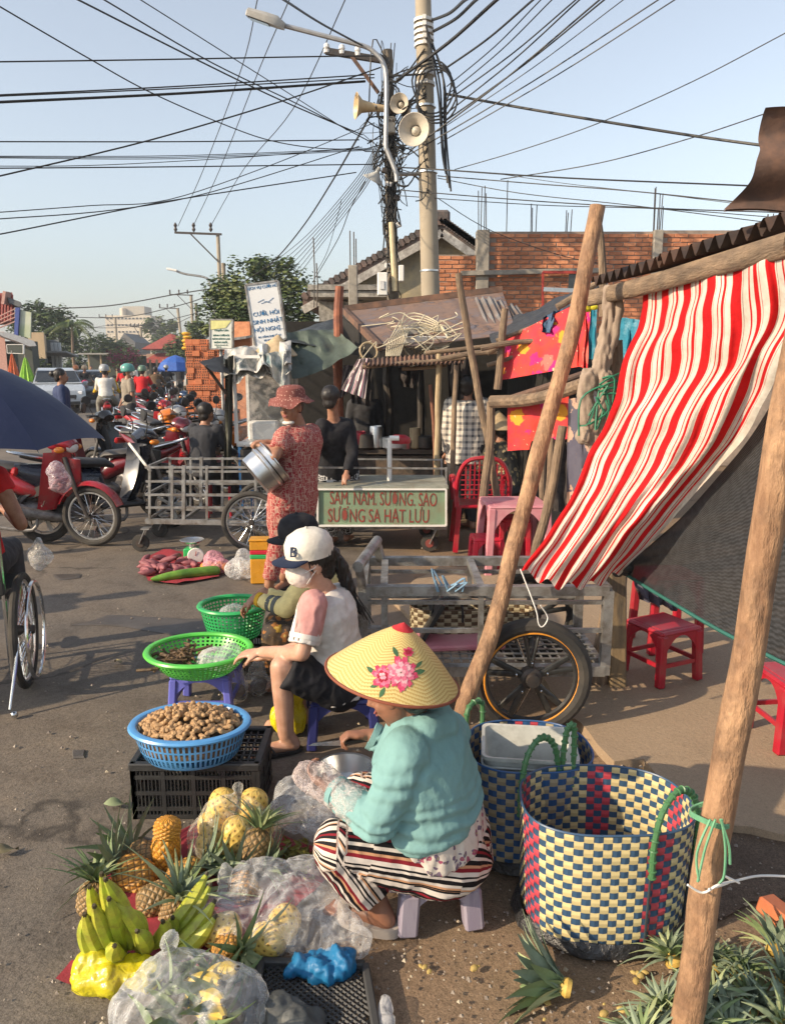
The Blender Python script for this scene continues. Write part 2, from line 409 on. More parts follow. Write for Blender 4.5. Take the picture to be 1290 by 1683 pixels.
slab([(p.x,p.y,0)for p in(gz(640,985),gz(720,935),gz(1080,930),gz(1100,1010),gz(860,1040),gz(700,1050))],.02,.05,m_slab,'cement_step')
def patch(pts,m,name,z=.010):
 q=[];n=len(pts)
 for i in range(n):
  a,b=pts[i],pts[(i+1)%n];k=6
  for j in range(k):
   p=lerp(a,b,j/k);q.append((p.x+.05*noise.noise(p*4),p.y+.05*noise.noise(p*4+V((9,0,0))),z))
 c=sum((V(p)for p in q),V())/len(q);g=MB();n=len(q);vs=[]
 for r_ in range(7):
  for p in q:x,y=lerp(c.x,p[0],r_/6),lerp(c.y,p[1],r_/6);vs.append((x,y,bumpy(x,y)+(z-.010)+(.0035 if r_<6 else-.003)))
 g.add(vs,[(r_*n+i,r_*n+(i+1)%n,(r_+1)*n+(i+1)%n,(r_+1)*n+i)for r_ in range(6)for i in range(n)])
 return struct(g,name,m)
patch([gz(1140,1345),gz(1230,1360),gz(1330,1385),gz(1400,1470),gz(1240,1480),gz(1150,1540),gz(1090,1420)],m_bshade,'basket_shade',.016)  # big basket's cast shadow painted on the ground as a dark patch
m_wet=mat('wet_stain',(.085,.074,.064),(.06,.053,.047),rough=.45,ns=6,bump=.3,bs=70)
for k,pp in enumerate([[(110,1028),(180,1012),(330,1018),(430,1010),(395,1034),(280,1042),(210,1032)],[(85,945),(130,942),(128,950),(95,953)],[(118,1232),(140,1234),(142,1248),(120,1246)]]):
 patch([gz(*p)for p in pp],m_wet,'wet_stain',.012)
g=MB()
for i in range(1300):
 if R.random()<.6:p=gz(R.uniform(560,1290),R.uniform(1180,1700))
 else:p=gz(R.uniform(0,1290),R.uniform(880,1700))
 s_=R.choice([.0015,.002,.003,.004])*(1+R.random())*(.6+p.y/6);a=R.random()*6
 p.z=.008;g.cm=0 if R.random()<.8 else 1
 g.add([p+rotz(a)@V(q)*s_ for q in((-1,-1,0),(1,-.7,0),(1.1,.8,0),(-.7,1,0),(.1,0,1.1))],[(0,1,4),(1,2,4),(2,3,4),(3,0,4)])
g.build('grit',[mat('grit_stone',(.30,.25,.20),(.16,.13,.11)),mat('grit_pale',(.42,.36,.26),(.34,.28,.2))],label='small stones and scraps scattered on the dusty ground',cat='grit',kind='stuff')
for lx,ly,c,lb in((8,1402,0,'dark curled leaf on the road at the left edge'),(190,1325,1,'pale green curled leaf left of the black crate'),(195,1090,0,'dry leaf lying alone in the open road'),(1005,1305,0,'dry leaf at the broken edge of the cement floor')):
 g=MB();p=gz(lx,ly,.012);a=R.random()*3
 g.grid(lambda u,v:p+rotz(a)@V(((u-.5)*.09,(v-.5)*.045*sin(pi*u)+.001,.012+.015*sin(u*5)*v)),8,4)
 g.build('fallen_leaf',mat('dry_leaf',(.10,.085,.05),(.20,.17,.09))if not c else mat('pale_leaf',(.25,.30,.16)),label=lb,cat='leaf')
hz=MB();hz.box((0,240,10.5),(840,560,24));hzm,t_,b_=newmat('haze_air')
pv=N(t_,'ShaderNodeVolumePrincipled');pv.inputs['Density'].default_value=HAZE;pv.inputs['Color'].default_value=(.86,.90,.96,1);pv.inputs['Anisotropy'].default_value=.3
t_.nodes.remove(b_);t_.links.new(pv.outputs[0],t_.nodes['Material Output'].inputs['Volume'])
if HAZE:hz.build('haze',hzm,smooth=False,label='thin pale haze filling the air of the street',cat='haze',kind='stuff')
# ---------- brick building
def brick_mat():
 m,t,b=newmat('orange_brick');co=coords(t)
 oi=N(t,'ShaderNodeObjectInfo')
 c=ramp(t,tex(t,co,9,6,.7),[(.3,(.36,.125,.06)),(.7,(.66,.29,.15))])
 v=ramp(t,oi.outputs['Random'],[(0,(.62,.60,.60)),(.5,(.95,.92,.9)),(1,(1.15,1.2,1.2))])
 c=mixc(t,1.0,c,v,'MULTIPLY');t.links.new(c,b.inputs['Base Color']);b.inputs['Roughness'].default_value=.85
 bumpto(t,b,tex(t,co,60,4),.5,.006);return m
m_brick=brick_mat();m_mortar=mat('mortar',(.34,.27,.22),(.22,.18,.15),rough=.95,ns=6,bump=.6,bs=40)
def brick_wall(x0,x1,z0,z1,Y,root,n_single,bw=.215,bh=.068,gap=.013,win=None):
 g=MB();g.box(((x0+x1)/2,Y+.075,(z0+z1)/2),(x1-x0,.15,z1-z0));wall=g.build('wall',m_mortar,root)
 ms=[]
 for k in range(4):
  q=MB();q.box((0,0,0),(bw-gap+R.uniform(-.01,.004),.03,bh-gap+R.uniform(-.004,.003)),rotm(0,R.uniform(-.012,.012),0),.004);ms.append(q.mesh('brick',m_brick,smooth=False))
 st=MB();rows=int((z1-z0)/bh);cnt=0
 for r_ in range(rows-1,-1,-1):
  z=z0+(r_+.5)*bh;x=x0+bw*(.5 if r_%2 else 0)+R.uniform(-.02,.02)
  while x<x1-.04:
   a,b=max(x,x0),min(x+bw,x1);jit=R.uniform(-.005,.006)
   full=b-a>bw-.01
   if full and cnt<n_single:
    o=link('brick',R.choice(ms),wall,V(((a+b)/2,Y+jit,z+R.uniform(-.003,.003)))-root.location);cnt+=1
   else:st.box(((a+b)/2,Y+jit,z),(b-a-gap,.03,bh-gap))
   x+=bw
 st.build('cut_bricks',m_brick,wall,smooth=False,kind='stuff')
 return cnt
def rebar(root,x,y,z,n=4,h=.8,sp=.09,name='rebar'):
 for k in range(n):
  g=MB();hx=h*R.uniform(.8,1.05);xx=x+(k-(n-1)/2)*sp
  g.rod((xx,y+(k%2)*.1,z-.05),(xx+R.uniform(-.02,.02),y+(k%2)*.1,z+hx),.008,5);g.build(name,m_dark,root)
B=13.0
bb=thing('brick_building','unfinished orange brick building with concrete columns and bare rebar, behind the shacks','building',V((4,B,0)))
L0,L1,L2,L3,L4=at(720,418,B),at(783,380,B),at(804,380,B),at(1073,380,B),at(1088,380,B)
zt=L1.z;n=brick_wall(L2.x,L3.x,2.2,zt,B,bb,190)
n2=brick_wall(L4.x,L4.x+3.3,2.2,zt+.02,B+.01,bb,60)
n3=brick_wall(L0.x-.1,L1.x,2.2,L0.z,B+.01,bb,45)
g=MB();g.box((L0.x+3.2,B+.1,1.1),(6.9,.2,2.2));g.build('lower_wall',m_mortar,bb)
for a,b,hh in((L1,L2,.0),(L3,L4,.0)):
 g=MB();g.box(((a.x+b.x)/2,B+.03,(zt+hh)/2),((b.x-a.x),.24,zt+hh+.03),bev=.01);g.build('concrete_column',m_conc,bb)
 rebar(bb,(a.x+b.x)/2,B,zt,4,.72,.045)
for px,h in((832,.95),(876,.42),(933,.38),(1083,.4),(1262,.35)):
 rebar(bb,at(px,380,B+.12).x,B+.1,zt,1 if px==832 else 3,h,.04)
p,q=at(757,449,B-.12),at(985,444,B-.12)
g=MB();g.beam(p,q,.07,.075,.006);g.build('lintel',m_conc,bb)
hs=thing('gabled_house','old yellow house with dark tiled gable roof behind the utility poles','house',(1,17,0))
HY=17.0
def hp(x,y,d=0):return at(x,y,HY+d)
m_yel=mat('faded_yellow_plaster',(.42,.34,.20),(.25,.22,.16),rough=.9,ns=3,bump=.3,dirt=(.10,.10,.09),dscale=1.2)
m_tile=mat('old_roof_tile',(.13,.105,.095),(.06,.055,.055),rough=.9,ns=8,bump=.6,bs=14,dirt=(.2,.1,.07),dscale=2)
pk,el,er=hp(725,378),hp(500,503),hp(830,452)
g=MB();g.prism([V((el.x+.35,HY,0)),V((er.x,HY,0)),V((er.x,HY,er.z)),V((pk.x,HY,pk.z-.1)),V((el.x+.35,HY,el.z))],(0,.2,0));g.build('wall',m_yel,hs)
for s_,e_ in((-1,el),(1,er)):
 q=MB()
 q.prism([e_+V((0,-.25,0)),pk+V((0,-.25,.0)),pk+V((0,-.25,.14)),e_+V((0,-.25,.14))],(0,5,0));rf=q.build('roof',m_tile,hs)
 q=MB();q.beam(e_+V((0,-.28,-.10)),pk+V((0,-.28,-.10)),.06,.16);q.build('verge_board',mat('peeling_white',(.52,.50,.46),(.30,.28,.25),ns=14,dirt=(.13,.11,.1)),hs)
 for k in range(26):
  p=lerp(e_,pk,(k+.5)/26);q=MB();q.tube([p+V((0,-.3,.16)),p+V((0,1.5,.16))],.085,6);q.build('tile',m_tile,rf)
q=MB();q.box(pk+V((0,0,.24)),(.34,.5,.26),bev=.05);q.build('ridge_cap',m_tile,hs)
q=MB();p=hp(575,486,-.8);q.box(p,(1.5,1.0,.12));q.box(p+V((0,0,.12)),(1.6,1.1,.1));q.box(p+V((-.2,.3,-.35)),(.9,.3,.5));q.build('concrete_canopy',mat('weathered_concrete',(.42,.40,.36),(.2,.19,.17),dirt=(.1,.09,.08)),hs)
cc=thing('concrete_column','slim unfinished concrete column with bare rebar left of the gabled house','column',(at(580,500,15).x,15,0))
a=at(580,436,15);g=MB();g.box((a.x,15,a.z/2),(.17,.17,a.z),bev=.01);g.build('shaft',m_conc,cc)
for k,hh in((-.05,.62),(.02,.6),(.06,.48)):
 g=MB();g.rod((a.x+k,15,a.z-.05),(a.x+k,15,a.z+hh),.012,5);g.build('rebar',m_dark,cc)
def ant(x,y0,y1,Y,lab):
 g=MB();g.tube([at(x,y1,Y),at(x+1,(y0+y1)/2,Y),at(x-1,y0,Y)],.012,5);g.build('metal_rod',m_dark,label=lab,cat='rod')
ant(516,390,505,15,'thin bare metal rod standing before the old house roof')
ant(521,432,505,14.5,'short dark rod beside the thin metal rod by the old house')
# ---------- utility poles
m_pole=mat('concrete_pole',(.40,.345,.26),(.30,.255,.19),rough=.85,ns=4,bump=.3,bs=40,dirt=(.22,.19,.15),dscale=2)
m_pole2=mat('old_dark_pole',(.24,.20,.15),(.12,.10,.08),rough=.9,ns=5,bump=.5,bs=30,dirt=(.07,.06,.05))
m_cable=mat('black_cable',(.012,.012,.013),(.02,.02,.02),rough=.55,bump=0)
P2=11.5
b0,t0=at(713,700,P2),at(691,-170,P2);d=(b0-t0);b0=t0+d*((t0.z)/-d.z)if d.z<0 else b0
def on2(y):
 y0,y1=700,-170;return at(lerp(713,691,(y0-y)/(y0-y1)),y,P2)
tp=thing('utility_pole','tall thick concrete utility pole with white clamps and hanging cable coils','utility pole',(b0.x,b0.y,0))
g=MB();g.tube([V((b0.x,b0.y,0)),on2(480),on2(200),t0],[.15,.135,.118,.10],20);g.build('shaft',m_pole,tp)
for y in list(range(34,84,10))+[138,122]:
 g=MB();c=on2(y);g.lathe(c,[(.125,-.02),(.135,-.02),(.135,.02),(.125,.02)],16);g.box(c+V((0,-.14,0)),(.05,.04,.05));g.build('clamp',m_white,tp)
for y in(175,283,445):
 g=MB();c=on2(y);g.lathe(c,[(.13,-.012),(.142,-.012),(.142,.012),(.13,.012)],16);g.build('band',m_alu,tp)
for k in range(4):
 g=MB();c=on2(150+k*6)+V((.08+.02*k,-.19-.02*k,0));pts=[c+V((cos(t)*.26*(1+.1*sin(3*t+k)),.02*sin(5*t),sin(t)*.34))for t in[2*pi*i/24 for i in range(24)]]
 g.tube(pts,.012,6,closed=True);g.build('cable_coil',m_cable,tp)
hang=[[(702,50),(712,75),(722,105),(732,150),(733,220),(741,314)],[(700,62),(718,90),(729,135),(730,210),(735,300)],[(704,70),(716,105),(724,150),(728,240),(739,308)],[(700,40),(706,70),(715,120),(722,170),(727,250),(733,285)]]
def smoothline(pts,k=5):
 out=[];n=len(pts)
 for i in range(n-1):
  p0,p1,p2,p3=pts[max(i-1,0)],pts[i],pts[i+1],pts[min(i+2,n-1)]
  for j in range(k):
   t=j/k;out.append(p1*1.0+(p2-p0)*.5*t+(p0*2-p1*5+p2*4-p3)*.5*t*t+(p1*3-p0-p2*3+p3)*.5*t**3)
 return out+[pts[-1]]
for k,hpts in enumerate(hang):
 g=MB();g.tube(smoothline([at(x,y,P2-.18-.02*k)for x,y in hpts]),.014,6);g.build('hanging_cable',m_cable,tp)
g=MB();g.tube(smoothline([at(690,210,P2-.16),at(698,260,P2-.16),at(704,300,P2-.16),at(696,325,P2-.16),at(683,330,P2-.2)]),.008,5);g.build('thin_cable',m_cable,tp)
lp=thing('street_lamp','grey street lamp on a long curved arm reaching left from the poles','street lamp',at(690,284,P2-.1))
g=MB();g.tube(smoothline([at(*p,P2-.25)for p in((652,298),(651,285),(645,268),(637,248),(634,235),(635,160),(634,120),(628,100),(616,86),(598,75),(540,60),(466,41))],4),.032,8);g.build('arm',mat('lamp_arm_grey',(.42,.43,.44),(.34,.35,.36),rough=.45,metal=.5),lp)
g=MB();g.rod(at(655,286,P2-.22),at(693,285,P2-.05),.025,8);g.build('bracket',m_galv,lp)
pA,pB=at(407,20,P2-.3),at(468,42,P2-.28);dx=(pB-pA).normalized();upv=V((0,-.2,1));sd=upv.cross(dx).normalized();up2=dx.cross(sd)
M=Matrix((dx,-sd,up2)).transposed()
if M.determinant()<0:M=Matrix((dx,sd,up2)).transposed()
L_=(pB-pA).length;cx=(pA+pB)/2
g=MB();hw=.13
prof=[(-.5,.03,.8),(-.47,.05,1),(0,.07,1),(.3,.075,.9),(.42,.05,.6),(.5,.035,.35)]
rows=[]
for u,h_,w_ in prof:rows.append([cx+M@V((u*L_,y_*hw*w_,z_))for y_,z_ in((-1,-.045),(-1,h_*.4),(-.7,h_),(.7,h_),(1,h_*.4),(1,-.045))])
vs=[p for r_ in rows for p in r_];fs=[(i*6+k,i*6+(k+1)%6,(i+1)*6+(k+1)%6,(i+1)*6+k)for i in range(5)for k in range(6)]+[tuple(range(6)),tuple(30+k for k in range(6))[::-1]]
g.add(vs,fs);g.build('lamp_head',mat('lamp_housing',(.45,.44,.41),rough=.5),lp)
g=MB();g.box(cx+M@V((-.16*L_,0,-.052)),(L_*.52,hw*1.6,.015),M);g.build('lens',m_glass,lp)
P1=12.0
def on1(y):return at(lerp(637,646,(y-82)/410),y,P1)
b1=on1(490);dn=(b1-on1(82)).normalized();foot=b1+dn*(b1.z/-dn.z)
op=thing('utility_pole','thinner dark utility pole tangled in wires, with crossarm and meter boxes','utility pole',(foot.x,foot.y,0))
g=MB();g.tube([foot,b1,on1(300),on1(82)],[.10,.09,.082,.07],14);g.build('shaft',m_pole2,op)
g=MB();g.beam(at(535,83,P1-.05),at(640,100,P1-.05),.06,.08);g.build('crossarm',m_dark,op)
g=MB();g.beam(at(578,92,P1-.08),at(622,152,P1-.08),.045,.045);g.build('brace',m_rust,op)
m_por=mat('white_porcelain',(.75,.74,.72),rough=.25,bump=0)
for x,y in((537,80),(562,82),(588,85)):
 g=MB();g.lathe(at(x,y,P1-.05),[(.01,-.06),(.045,-.05),(.05,-.01),(.025,0),(.045,.02),(.04,.06),(.015,.08)],10);g.build('insulator',m_por,op)
def box_on(x0,y0,x1,y1,Y,m,name,root,dep=.15):
 a,b=at(x0,y0,Y),at(x1,y1,Y);g=MB();g.box(((a.x+b.x)/2,Y+dep/2,(a.z+b.z)/2),(abs(b.x-a.x),dep,abs(a.z-b.z)),bev=.012);return g.build(name,m,root)
bx=box_on(630,190,650,217,P1-.3,m_conc,'meter_box',op);
for k in range(3):
 g=MB();g.box(at(636+k*5,197,P1-.31),(.02,.01,.03));g.build('label_plate',m_dark,bx)
wb=box_on(620,447,637,485,P1-.3,m_white,'switch_box',op)
g=MB();g.box(at(628,468,P1-.31),(.06,.012,.12));g.build('door_panel',mat('grey_panel',(.6,.6,.6)),wb)
g=MB();g.rod(at(643,365,P1-.2),at(649,478,P1-.2),.04,10);g.build('conduit_pipe',mat('cream_pipe',(.62,.52,.32),(.5,.42,.26),rough=.5),op)
box_on(655,435,664,462,P1-.25,m_white,'cable_box',op)
g=MB();RR=random.Random(5)
for i in range(95):
 y=RR.uniform(220,460)if i%3 else RR.uniform(110,260);c=on1(y)+V((0,-.12,0));pts=[]
 n_=RR.randint(3,5);sp=.28 if y<300 else.16
 q=c
 for k in range(n_):
  pts.append(q);q=c+V((RR.gauss(0,sp*.55),RR.uniform(-.08,.04),RR.gauss(-.05*k,sp*1.1)-(.25*k if i%2 else 0)))
 g.tube(smoothline(pts,4),RR.choice([.005,.007,.010]),4)
for i in range(22):
 y=RR.uniform(115,300);c=on1(y);q=on2(y+RR.uniform(-50,40));m_=(c+q)/2+V((RR.uniform(-.1,.1),-.15,RR.uniform(-.35,.15)))
 g.tube(smoothline([c+V((0,-.1,0)),m_,q+V((0,-.14,0))],5),RR.choice([.006,.010,.014]),4)
g.build('wire_tangle',m_cable,op,kind='stuff')
for i in range(10):
 y=240+i*22;g=MB();c=on1(y)+V((RR.uniform(-.1,.1),-.14,0));g.box(c,(.09,.06,.07),rotm(0,RR.uniform(-.4,.4),0),.01);g.build('wire_clamp',m_dark if i%3 else m_por,op)
m_horn=mat('cream_horn',(.60,.45,.26),(.50,.37,.21),rough=.45);m_hgrey=mat('grey_horn',(.55,.50,.42),(.46,.42,.35),rough=.5)
def horn(c,d,Rm,L,m,lab,inner):
 d=V(d).normalized();a,b=basis(d);M=Matrix((a,b,d)).transposed();h=thing('loudspeaker',lab,'loudspeaker',V(c))
 pr=[(.045,-L*.62),(.05,-L*.3),(.07,0),(Rm*.5,L*.2),(Rm*.8,L*.33),(Rm,L*.4),(Rm*1.03,L*.41),(Rm,L*.42),(Rm*.78,L*.32),(Rm*.45,L*.18),(.05,-.02)]
 g=MB();g.lathe(c,pr,24,M);g.build('horn',m,h)
 g=MB();g.lathe(V(c)+d*(-L*.62),[(0,-.12),(.055,-.12),(.07,-.09),(.07,-.01),(.05,0)],16,M);g.build('driver',m_dark if not inner else m,h)
 if inner:g=MB();g.lathe(V(c)+d*(L*.1),[(Rm*.28,-.15),(Rm*.3,0),(Rm*.15,L*.12),(0,L*.15)],16,M);g.build('reflector',m,h)
 g=MB();g.tube([V(c)-d*.1+a*.09,V(c)-d*.15+V((0,.1,-.08)),V(c)+V((.12,.2,-.1))-d*.2],.014,6);g.build('bracket',m_galv,h);return h
horn(at(604,175,P1-.35),(-1,-.25,.02),.17,.40,m_horn,'cream horn loudspeaker pointing left from the thin pole',False)
horn(at(684,215,P2-.55),(-.25,-1,-.12),.20,.36,m_hgrey,'large pale horn loudspeaker facing the street between the poles',True)
horn(at(660,172,P1-.3),(-.3,-1,-.1),.13,.3,m_hgrey,'smaller grey horn loudspeaker half hidden by cables',True)
g=MB();c=at(613,297,P1-.3);g.lathe(c,[(.16,0),(.165,.01),(.09,.07),(.03,.13),(.03,.2),(0,.2),(.02,.12),(.08,.06),(.15,0)],18,rotm(.2,.5,0));g.build('tin_lamp',mat('grey_lamp',(.4,.4,.38)),label='small bare lamp with a tin shade hung on the thin pole',cat='lamp')
def wire(pts,Ya,Yb,r,lab,grp=None):
 n_=len(pts);P_=[at(x,y,lerp(Ya,Yb,i/(n_-1)))for i,(x,y)in enumerate(pts)]
 if Yb<11 and Yb!=4.5:Yb=9.5;P_=[at(x,y,lerp(Ya,Yb,i/(n_-1)))for i,(x,y)in enumerate(pts)];P_.append(P_[-1]+(P_[-1]-P_[-2])*.9)
 if Ya>11 and Yb==4.5:Yb=8.5;P_=[at(x,y,lerp(Ya,Yb,i/(n_-1)))for i,(x,y)in enumerate(pts)]
 r*=.82;g=MB();g.tube(smoothline(P_,6),r,5);o=g.build('overhead_cable',m_cable,label=lab,cat='cable',group=grp or 'overhead cables')
def Z6(*p):return[(x/2.0156,y/2.0156)for x,y in p]
def Z7(*p):return[(620+x/1.925,y/1.925)for x,y in p]
wire(Z6((-120,204),(0,203),(500,196),(1090,185),(1290,184)),9,12,.011,'highest level cable crossing the sky from the left edge to the pole top')
wire(Z6((-120,318),(0,313),(600,284),(1240,245)),9,12,.011,'thin cable just above the thick twisted pair on the left')
wire(Z6((-120,323),(0,317),(600,291),(1240,256)),9.1,12,.010,'second thin cable running along the thick twisted pair on the left')
wire(Z6((-120,342),(0,337),(600,308),(1210,268)),9,12,.021,'thick twisted black cable crossing the left sky to the thin pole')
wire(Z6((-120,610),(0,582),(490,465),(930,335),(1260,222)),8,12,.012,'cable sagging from the left edge up to the top of the thin pole')
wire(Z6((-120,469),(0,468),(600,468),(1190,462)),9,12,.010,'dead level cable crossing mid sky on the left')
for k in range(3):wire(Z6((-120,516+3*k),(0,516+3*k),(600,514+5*k),(1230,490+3*k)),9+.1*k,12,.006,('top','middle','bottom')[k]+' wire of the three very thin ones bunched in the left sky','bunched thin wires')
wire(Z6((-120,545),(0,549),(350,545),(860,516),(1200,486)),9,12,.006,'very thin wire crossing the bunched wires at a slant')
wire(Z6((-120,555),(0,556),(600,551),(1240,543)),9,12,.010,'lower level cable under the bunched thin wires')
wire(Z6((-120,708),(0,702),(300,680),(560,660),(900,545),(1240,405)),8,12,.007,'topmost of the sagging wires at lower left sky')
wire(Z6((-120,730),(0,724),(380,694),(700,635),(1190,483)),8,12,.008,'middle of the sagging wires at lower left sky')
wire(Z6((-120,790),(0,775),(400,695),(620,655),(1180,570)),8,12,.010,'lowest sagging wire meeting the left edge')
wire(Z6((-60,-20),(0,20),(300,195),(500,305),(740,410),(900,465),(1060,490),(1200,492)),6,12,.008,'wire falling from the top left corner to the thin pole')
wire(Z6((200,-30),(265,0),(640,190),(930,330),(1200,445)),6,12,.011,'leftmost of three cables slanting down from the top edge')
wire(Z6((300,-30),(350,0),(700,205),(1000,350),(1230,470)),6,12,.009,'middle of three cables slanting down from the top edge')
wire(Z6((420,-30),(470,0),(850,240),(1150,430)),6,12,.007,'rightmost of three cables slanting down from the top edge')
wire(Z6((880,-40),(945,0),(1080,85),(1270,185)),6,12,.015,'black cable passing above the street lamp to the pole top')
for(a,b,c,w_)in((860,800,590,'left'),(965,860,640,'middle'),(1150,970,698,'right')):
 wire(Z6((a+10,-50),(a-8,0),(b,225 if w_!='right' else 360),(lerp(b,c,.6),560),(c,748)),14,40,.018,w_+' one of three thin lines running down to the far pole','lines to the far pole')
wire(Z6((1232,372),(1170,480),(1100,600),(1010,740),(920,850),(850,905),(740,975)),12,30,.022,'thick cable curving down from the thin pole toward the tree')
for k in range(7):
 wire(Z6((1250,470+12*k),(1180+3*k,590+8*k),(1030+6*k,765+7*k),(930+7*k,850+12*k),(840+4*k,915+10*k),(735,945+6*k)),12,34,.010,ORD[k]+' from the top of the seven cables bundled from pole to tree','bundled cables to the tree')
wire(Z6((1210,600),(1160,690),(1120,790),(1035,935)),12,16,.009,'thin cable dropping from the bundle to the house roof')
wire(Z6((1130,660),(1125,690),(1085,830),(1045,905)),12.5,15,.006,'thinnest cable hanging between bundle and roof')
RT=[((172,62),(275,0),.024),((176,98),(310,0),.024),((62,252),(375,0),.026),((190,232),(490,0),.016),((220,272),(515,0),.009),((220,300),(550,0),.009),((215,322),(625,0),.011),((200,372),(637,0),.011),((110,470),(700,0),.013),((210,385),(715,0),.012),((190,415),(775,0),.007),((80,500),(885,0),.010),((190,455),(937,0),.009)]
for k,(a,b,r_)in enumerate(RT):
 c=((a[0]+b[0])/2+6,(a[1]+b[1])/2+8);e_=(b[0]+(b[0]-a[0])*.2,-(b[1]-a[1])*-.2)
 wire(Z7(a,c,b,e_),11.5,4.5,r_,ORD[k if k<3 else k-3]+(' from the left of the three thick twisted cables at the pole top' if k<3 else ' from the left of the ten cables fanning up to the top edge'),'thick twisted cables at the pole top' if k<3 else 'fanned cables')
wire(Z7((215,295),(450,338),(700,380),(1000,428),(1230,460)),11.5,6,.022,'thick black cable sloping down right to the rusty sheet')
wire(Z7((245,535),(450,475),(700,388),(1000,255),(1300,98)),11.5,6,.008,'thin cable rising to the right edge of the sky')
wire(Z7((390,566),(700,515),(1000,433),(1250,350)),11.8,6,.009,'cable rising behind the rusty sheet on the right')
wire(Z7((60,528),(190,535),(600,562),(1190,587)),11.5,7,.012,'upper of the nearly level cables on the right')
wire(Z7((190,555),(500,580),(800,603),(1130,637)),11.5,7,.009,'second of the nearly level cables on the right')
wire(Z7((380,548),(600,580),(850,608),(1110,640)),11.5,7,.005,'hair thin wire among the right hand cables')
wire(Z7((190,562),(450,610),(800,648),(1230,702)),11.5,7,.007,'slanting thin wire above the brick wall')
wire(Z7((70,600),(500,635),(900,658),(1300,672)),11.5,7,.009,'cable passing just behind the rebar of the brick building')
wire(Z7((70,618),(500,647),(900,660),(1300,690)),11.6,7,.007,'lowest level cable above the brick wall')
wire(Z7((190,625),(370,733),(640,822),(840,838)),11.5,12.7,.007,'thin cable drooping across the brick wall')
# ========== FAR STREET
def tree(name,lab,base,h,crown,n=2600,leaf=.16,cols=None,trunk_r=.14,cat='tree',group=None,trunk_h=.45):
 """crown: list of (offset, radii) clumps relative to base"""
 base=V(base);t=thing(name,lab,cat,base,group)
 g=MB();g.tube(smoothline([base+V((0,0,-.2)),base+V((.05*h,0,h*trunk_h*.5)),base+V((-.02*h,0,h*trunk_h)),base+V((0,0,h*.75))],3),[trunk_r*(1-.8*i/9)for i in range(10)],8)
 for c,r_ in crown:
  g.tube(smoothline([base+V((0,0,h*trunk_h*.8)),base+(V(c)+V((0,0,h*trunk_h)))*.5,base+V(c)],3),[trunk_r*.45*(1-.8*i/6)for i in range(7)],5)
 g.build('trunk',m_wood,t)
 rr=random.Random(hash(lab)%1000 if False else len(lab)*7+int(base.x*10));g=MB();tot=sum(r_[0]*r_[1]*r_[2]for c,r_ in crown)**1.0
 lumps=[]
 for c,r_ in crown:
  k=max(9,int(34*(r_[0]*r_[2])/max(.01,max(q[0]*q[2]for _,q in crown))))
  for i in range(k):
   d=V((rr.gauss(0,1),rr.gauss(0,1),rr.gauss(0,1))).normalized()*rr.uniform(.35,.95)
   lumps.append((V(c)+V((d.x*r_[0],d.y*r_[1],d.z*r_[2])),min(r_)*rr.uniform(.35,.6)))
 per=max(3,n//len(lumps))
 for c,s_ in lumps:
  tone=rr.choice([0,0,1,2])
  for i in range(per):
   d=V((rr.gauss(0,1),rr.gauss(0,1),rr.gauss(0,1))).normalized();q=base+c+d*s_*rr.uniform(.5,1.1)
   a=(d+V((rr.uniform(-.8,.8),rr.uniform(-.8,.8),rr.uniform(-.3,.9)))).normalized();u,v=basis(a);L=leaf*rr.uniform(.6,1.4)
   g.cm=tone if rr.random()<.8 else rr.choice([0,1,2])
   w_=L*.42;g.add([q-u*L*.5,q+v*w_*.5,q+u*L*.5,q-v*w_*.5],[(0,1,2,3)])
 g.build('crown',cols,t,smooth=False)
 return t
def leafm(name,a,b):
 m=mat(name,a,b,rough=.6,ns=3,bump=0,spec=.3)
 p=m.node_tree.nodes['Principled BSDF'];return m
lg=[leafm('leaf_deep_green',(.045,.075,.022),(.03,.05,.018)),leafm('leaf_mid_green',(.075,.115,.03),(.05,.08,.025)),leafm('leaf_yellow_green',(.13,.16,.045),(.09,.11,.035))]
lb_=[lg[0],lg[1],lg[0]]
def gp(px,Y):return V((at(px,700,Y).x,Y,0))
b=gp(440,28)
tree('broadleaf_tree','large round green tree behind the tilted wedding sign',b,6,[((-1.6,.2,3.9),(.8,.9,.8)),((-.9,0,4.3),(1.1,1.1,.9)),((.1,.2,4.9),(1.1,.9,.8)),((1.0,0,4.0),(1.0,1,.9)),((0,-.3,3.3),(1.6,1.1,.9)),((-1.4,0,3.1),(.8,.8,.7)),((1.5,0,3.1),(.6,.8,.6))],11000,.17,lg,.16)
b=gp(385,38);tree('broadleaf_tree','narrow tree left of the round tree, beside the far utility pole',b,5,[((0,0,3.6),(.9,.9,1.0)),((.6,0,2.6),(.8,.8,.8)),((-.6,0,2.5),(.6,.8,.8))],3500,.2,lg,.12)
b=gp(95,60);tree('feathery_tree','feathery dark tree rising behind the shop roofs on the left',b,7,[((-2.2,0,4.6),(1.0,1,1.0)),((-.9,0,5.4),(1.1,1,1.1)),((.6,0,4.9),(1.2,1,1.2)),((1.5,0,4.2),(.8,1,1.0)),((0,0,3.4),(2.3,1.2,1.1))],5000,.3,lb_,.2)
b=gp(160,75);tree('dense_tree','dense dark tree mass where the street bends away',b,6,[((-1.6,0,3.2),(1.6,1.5,1.5)),((.8,0,3.3),(1.7,1.5,1.5)),((2.4,0,2.7),(1.2,1.5,1.4)),((0,0,1.8),(3.3,1.6,1.4))],7000,.3,lb_,.25)
b=gp(205,85);tree('dense_tree','second dark tree to the right of the dense mass down the street',b,5,[((-.6,0,3.1),(1.7,1.5,1.4)),((1.1,0,2.2),(1.6,1.5,1.3))],3500,.32,lb_,.2)
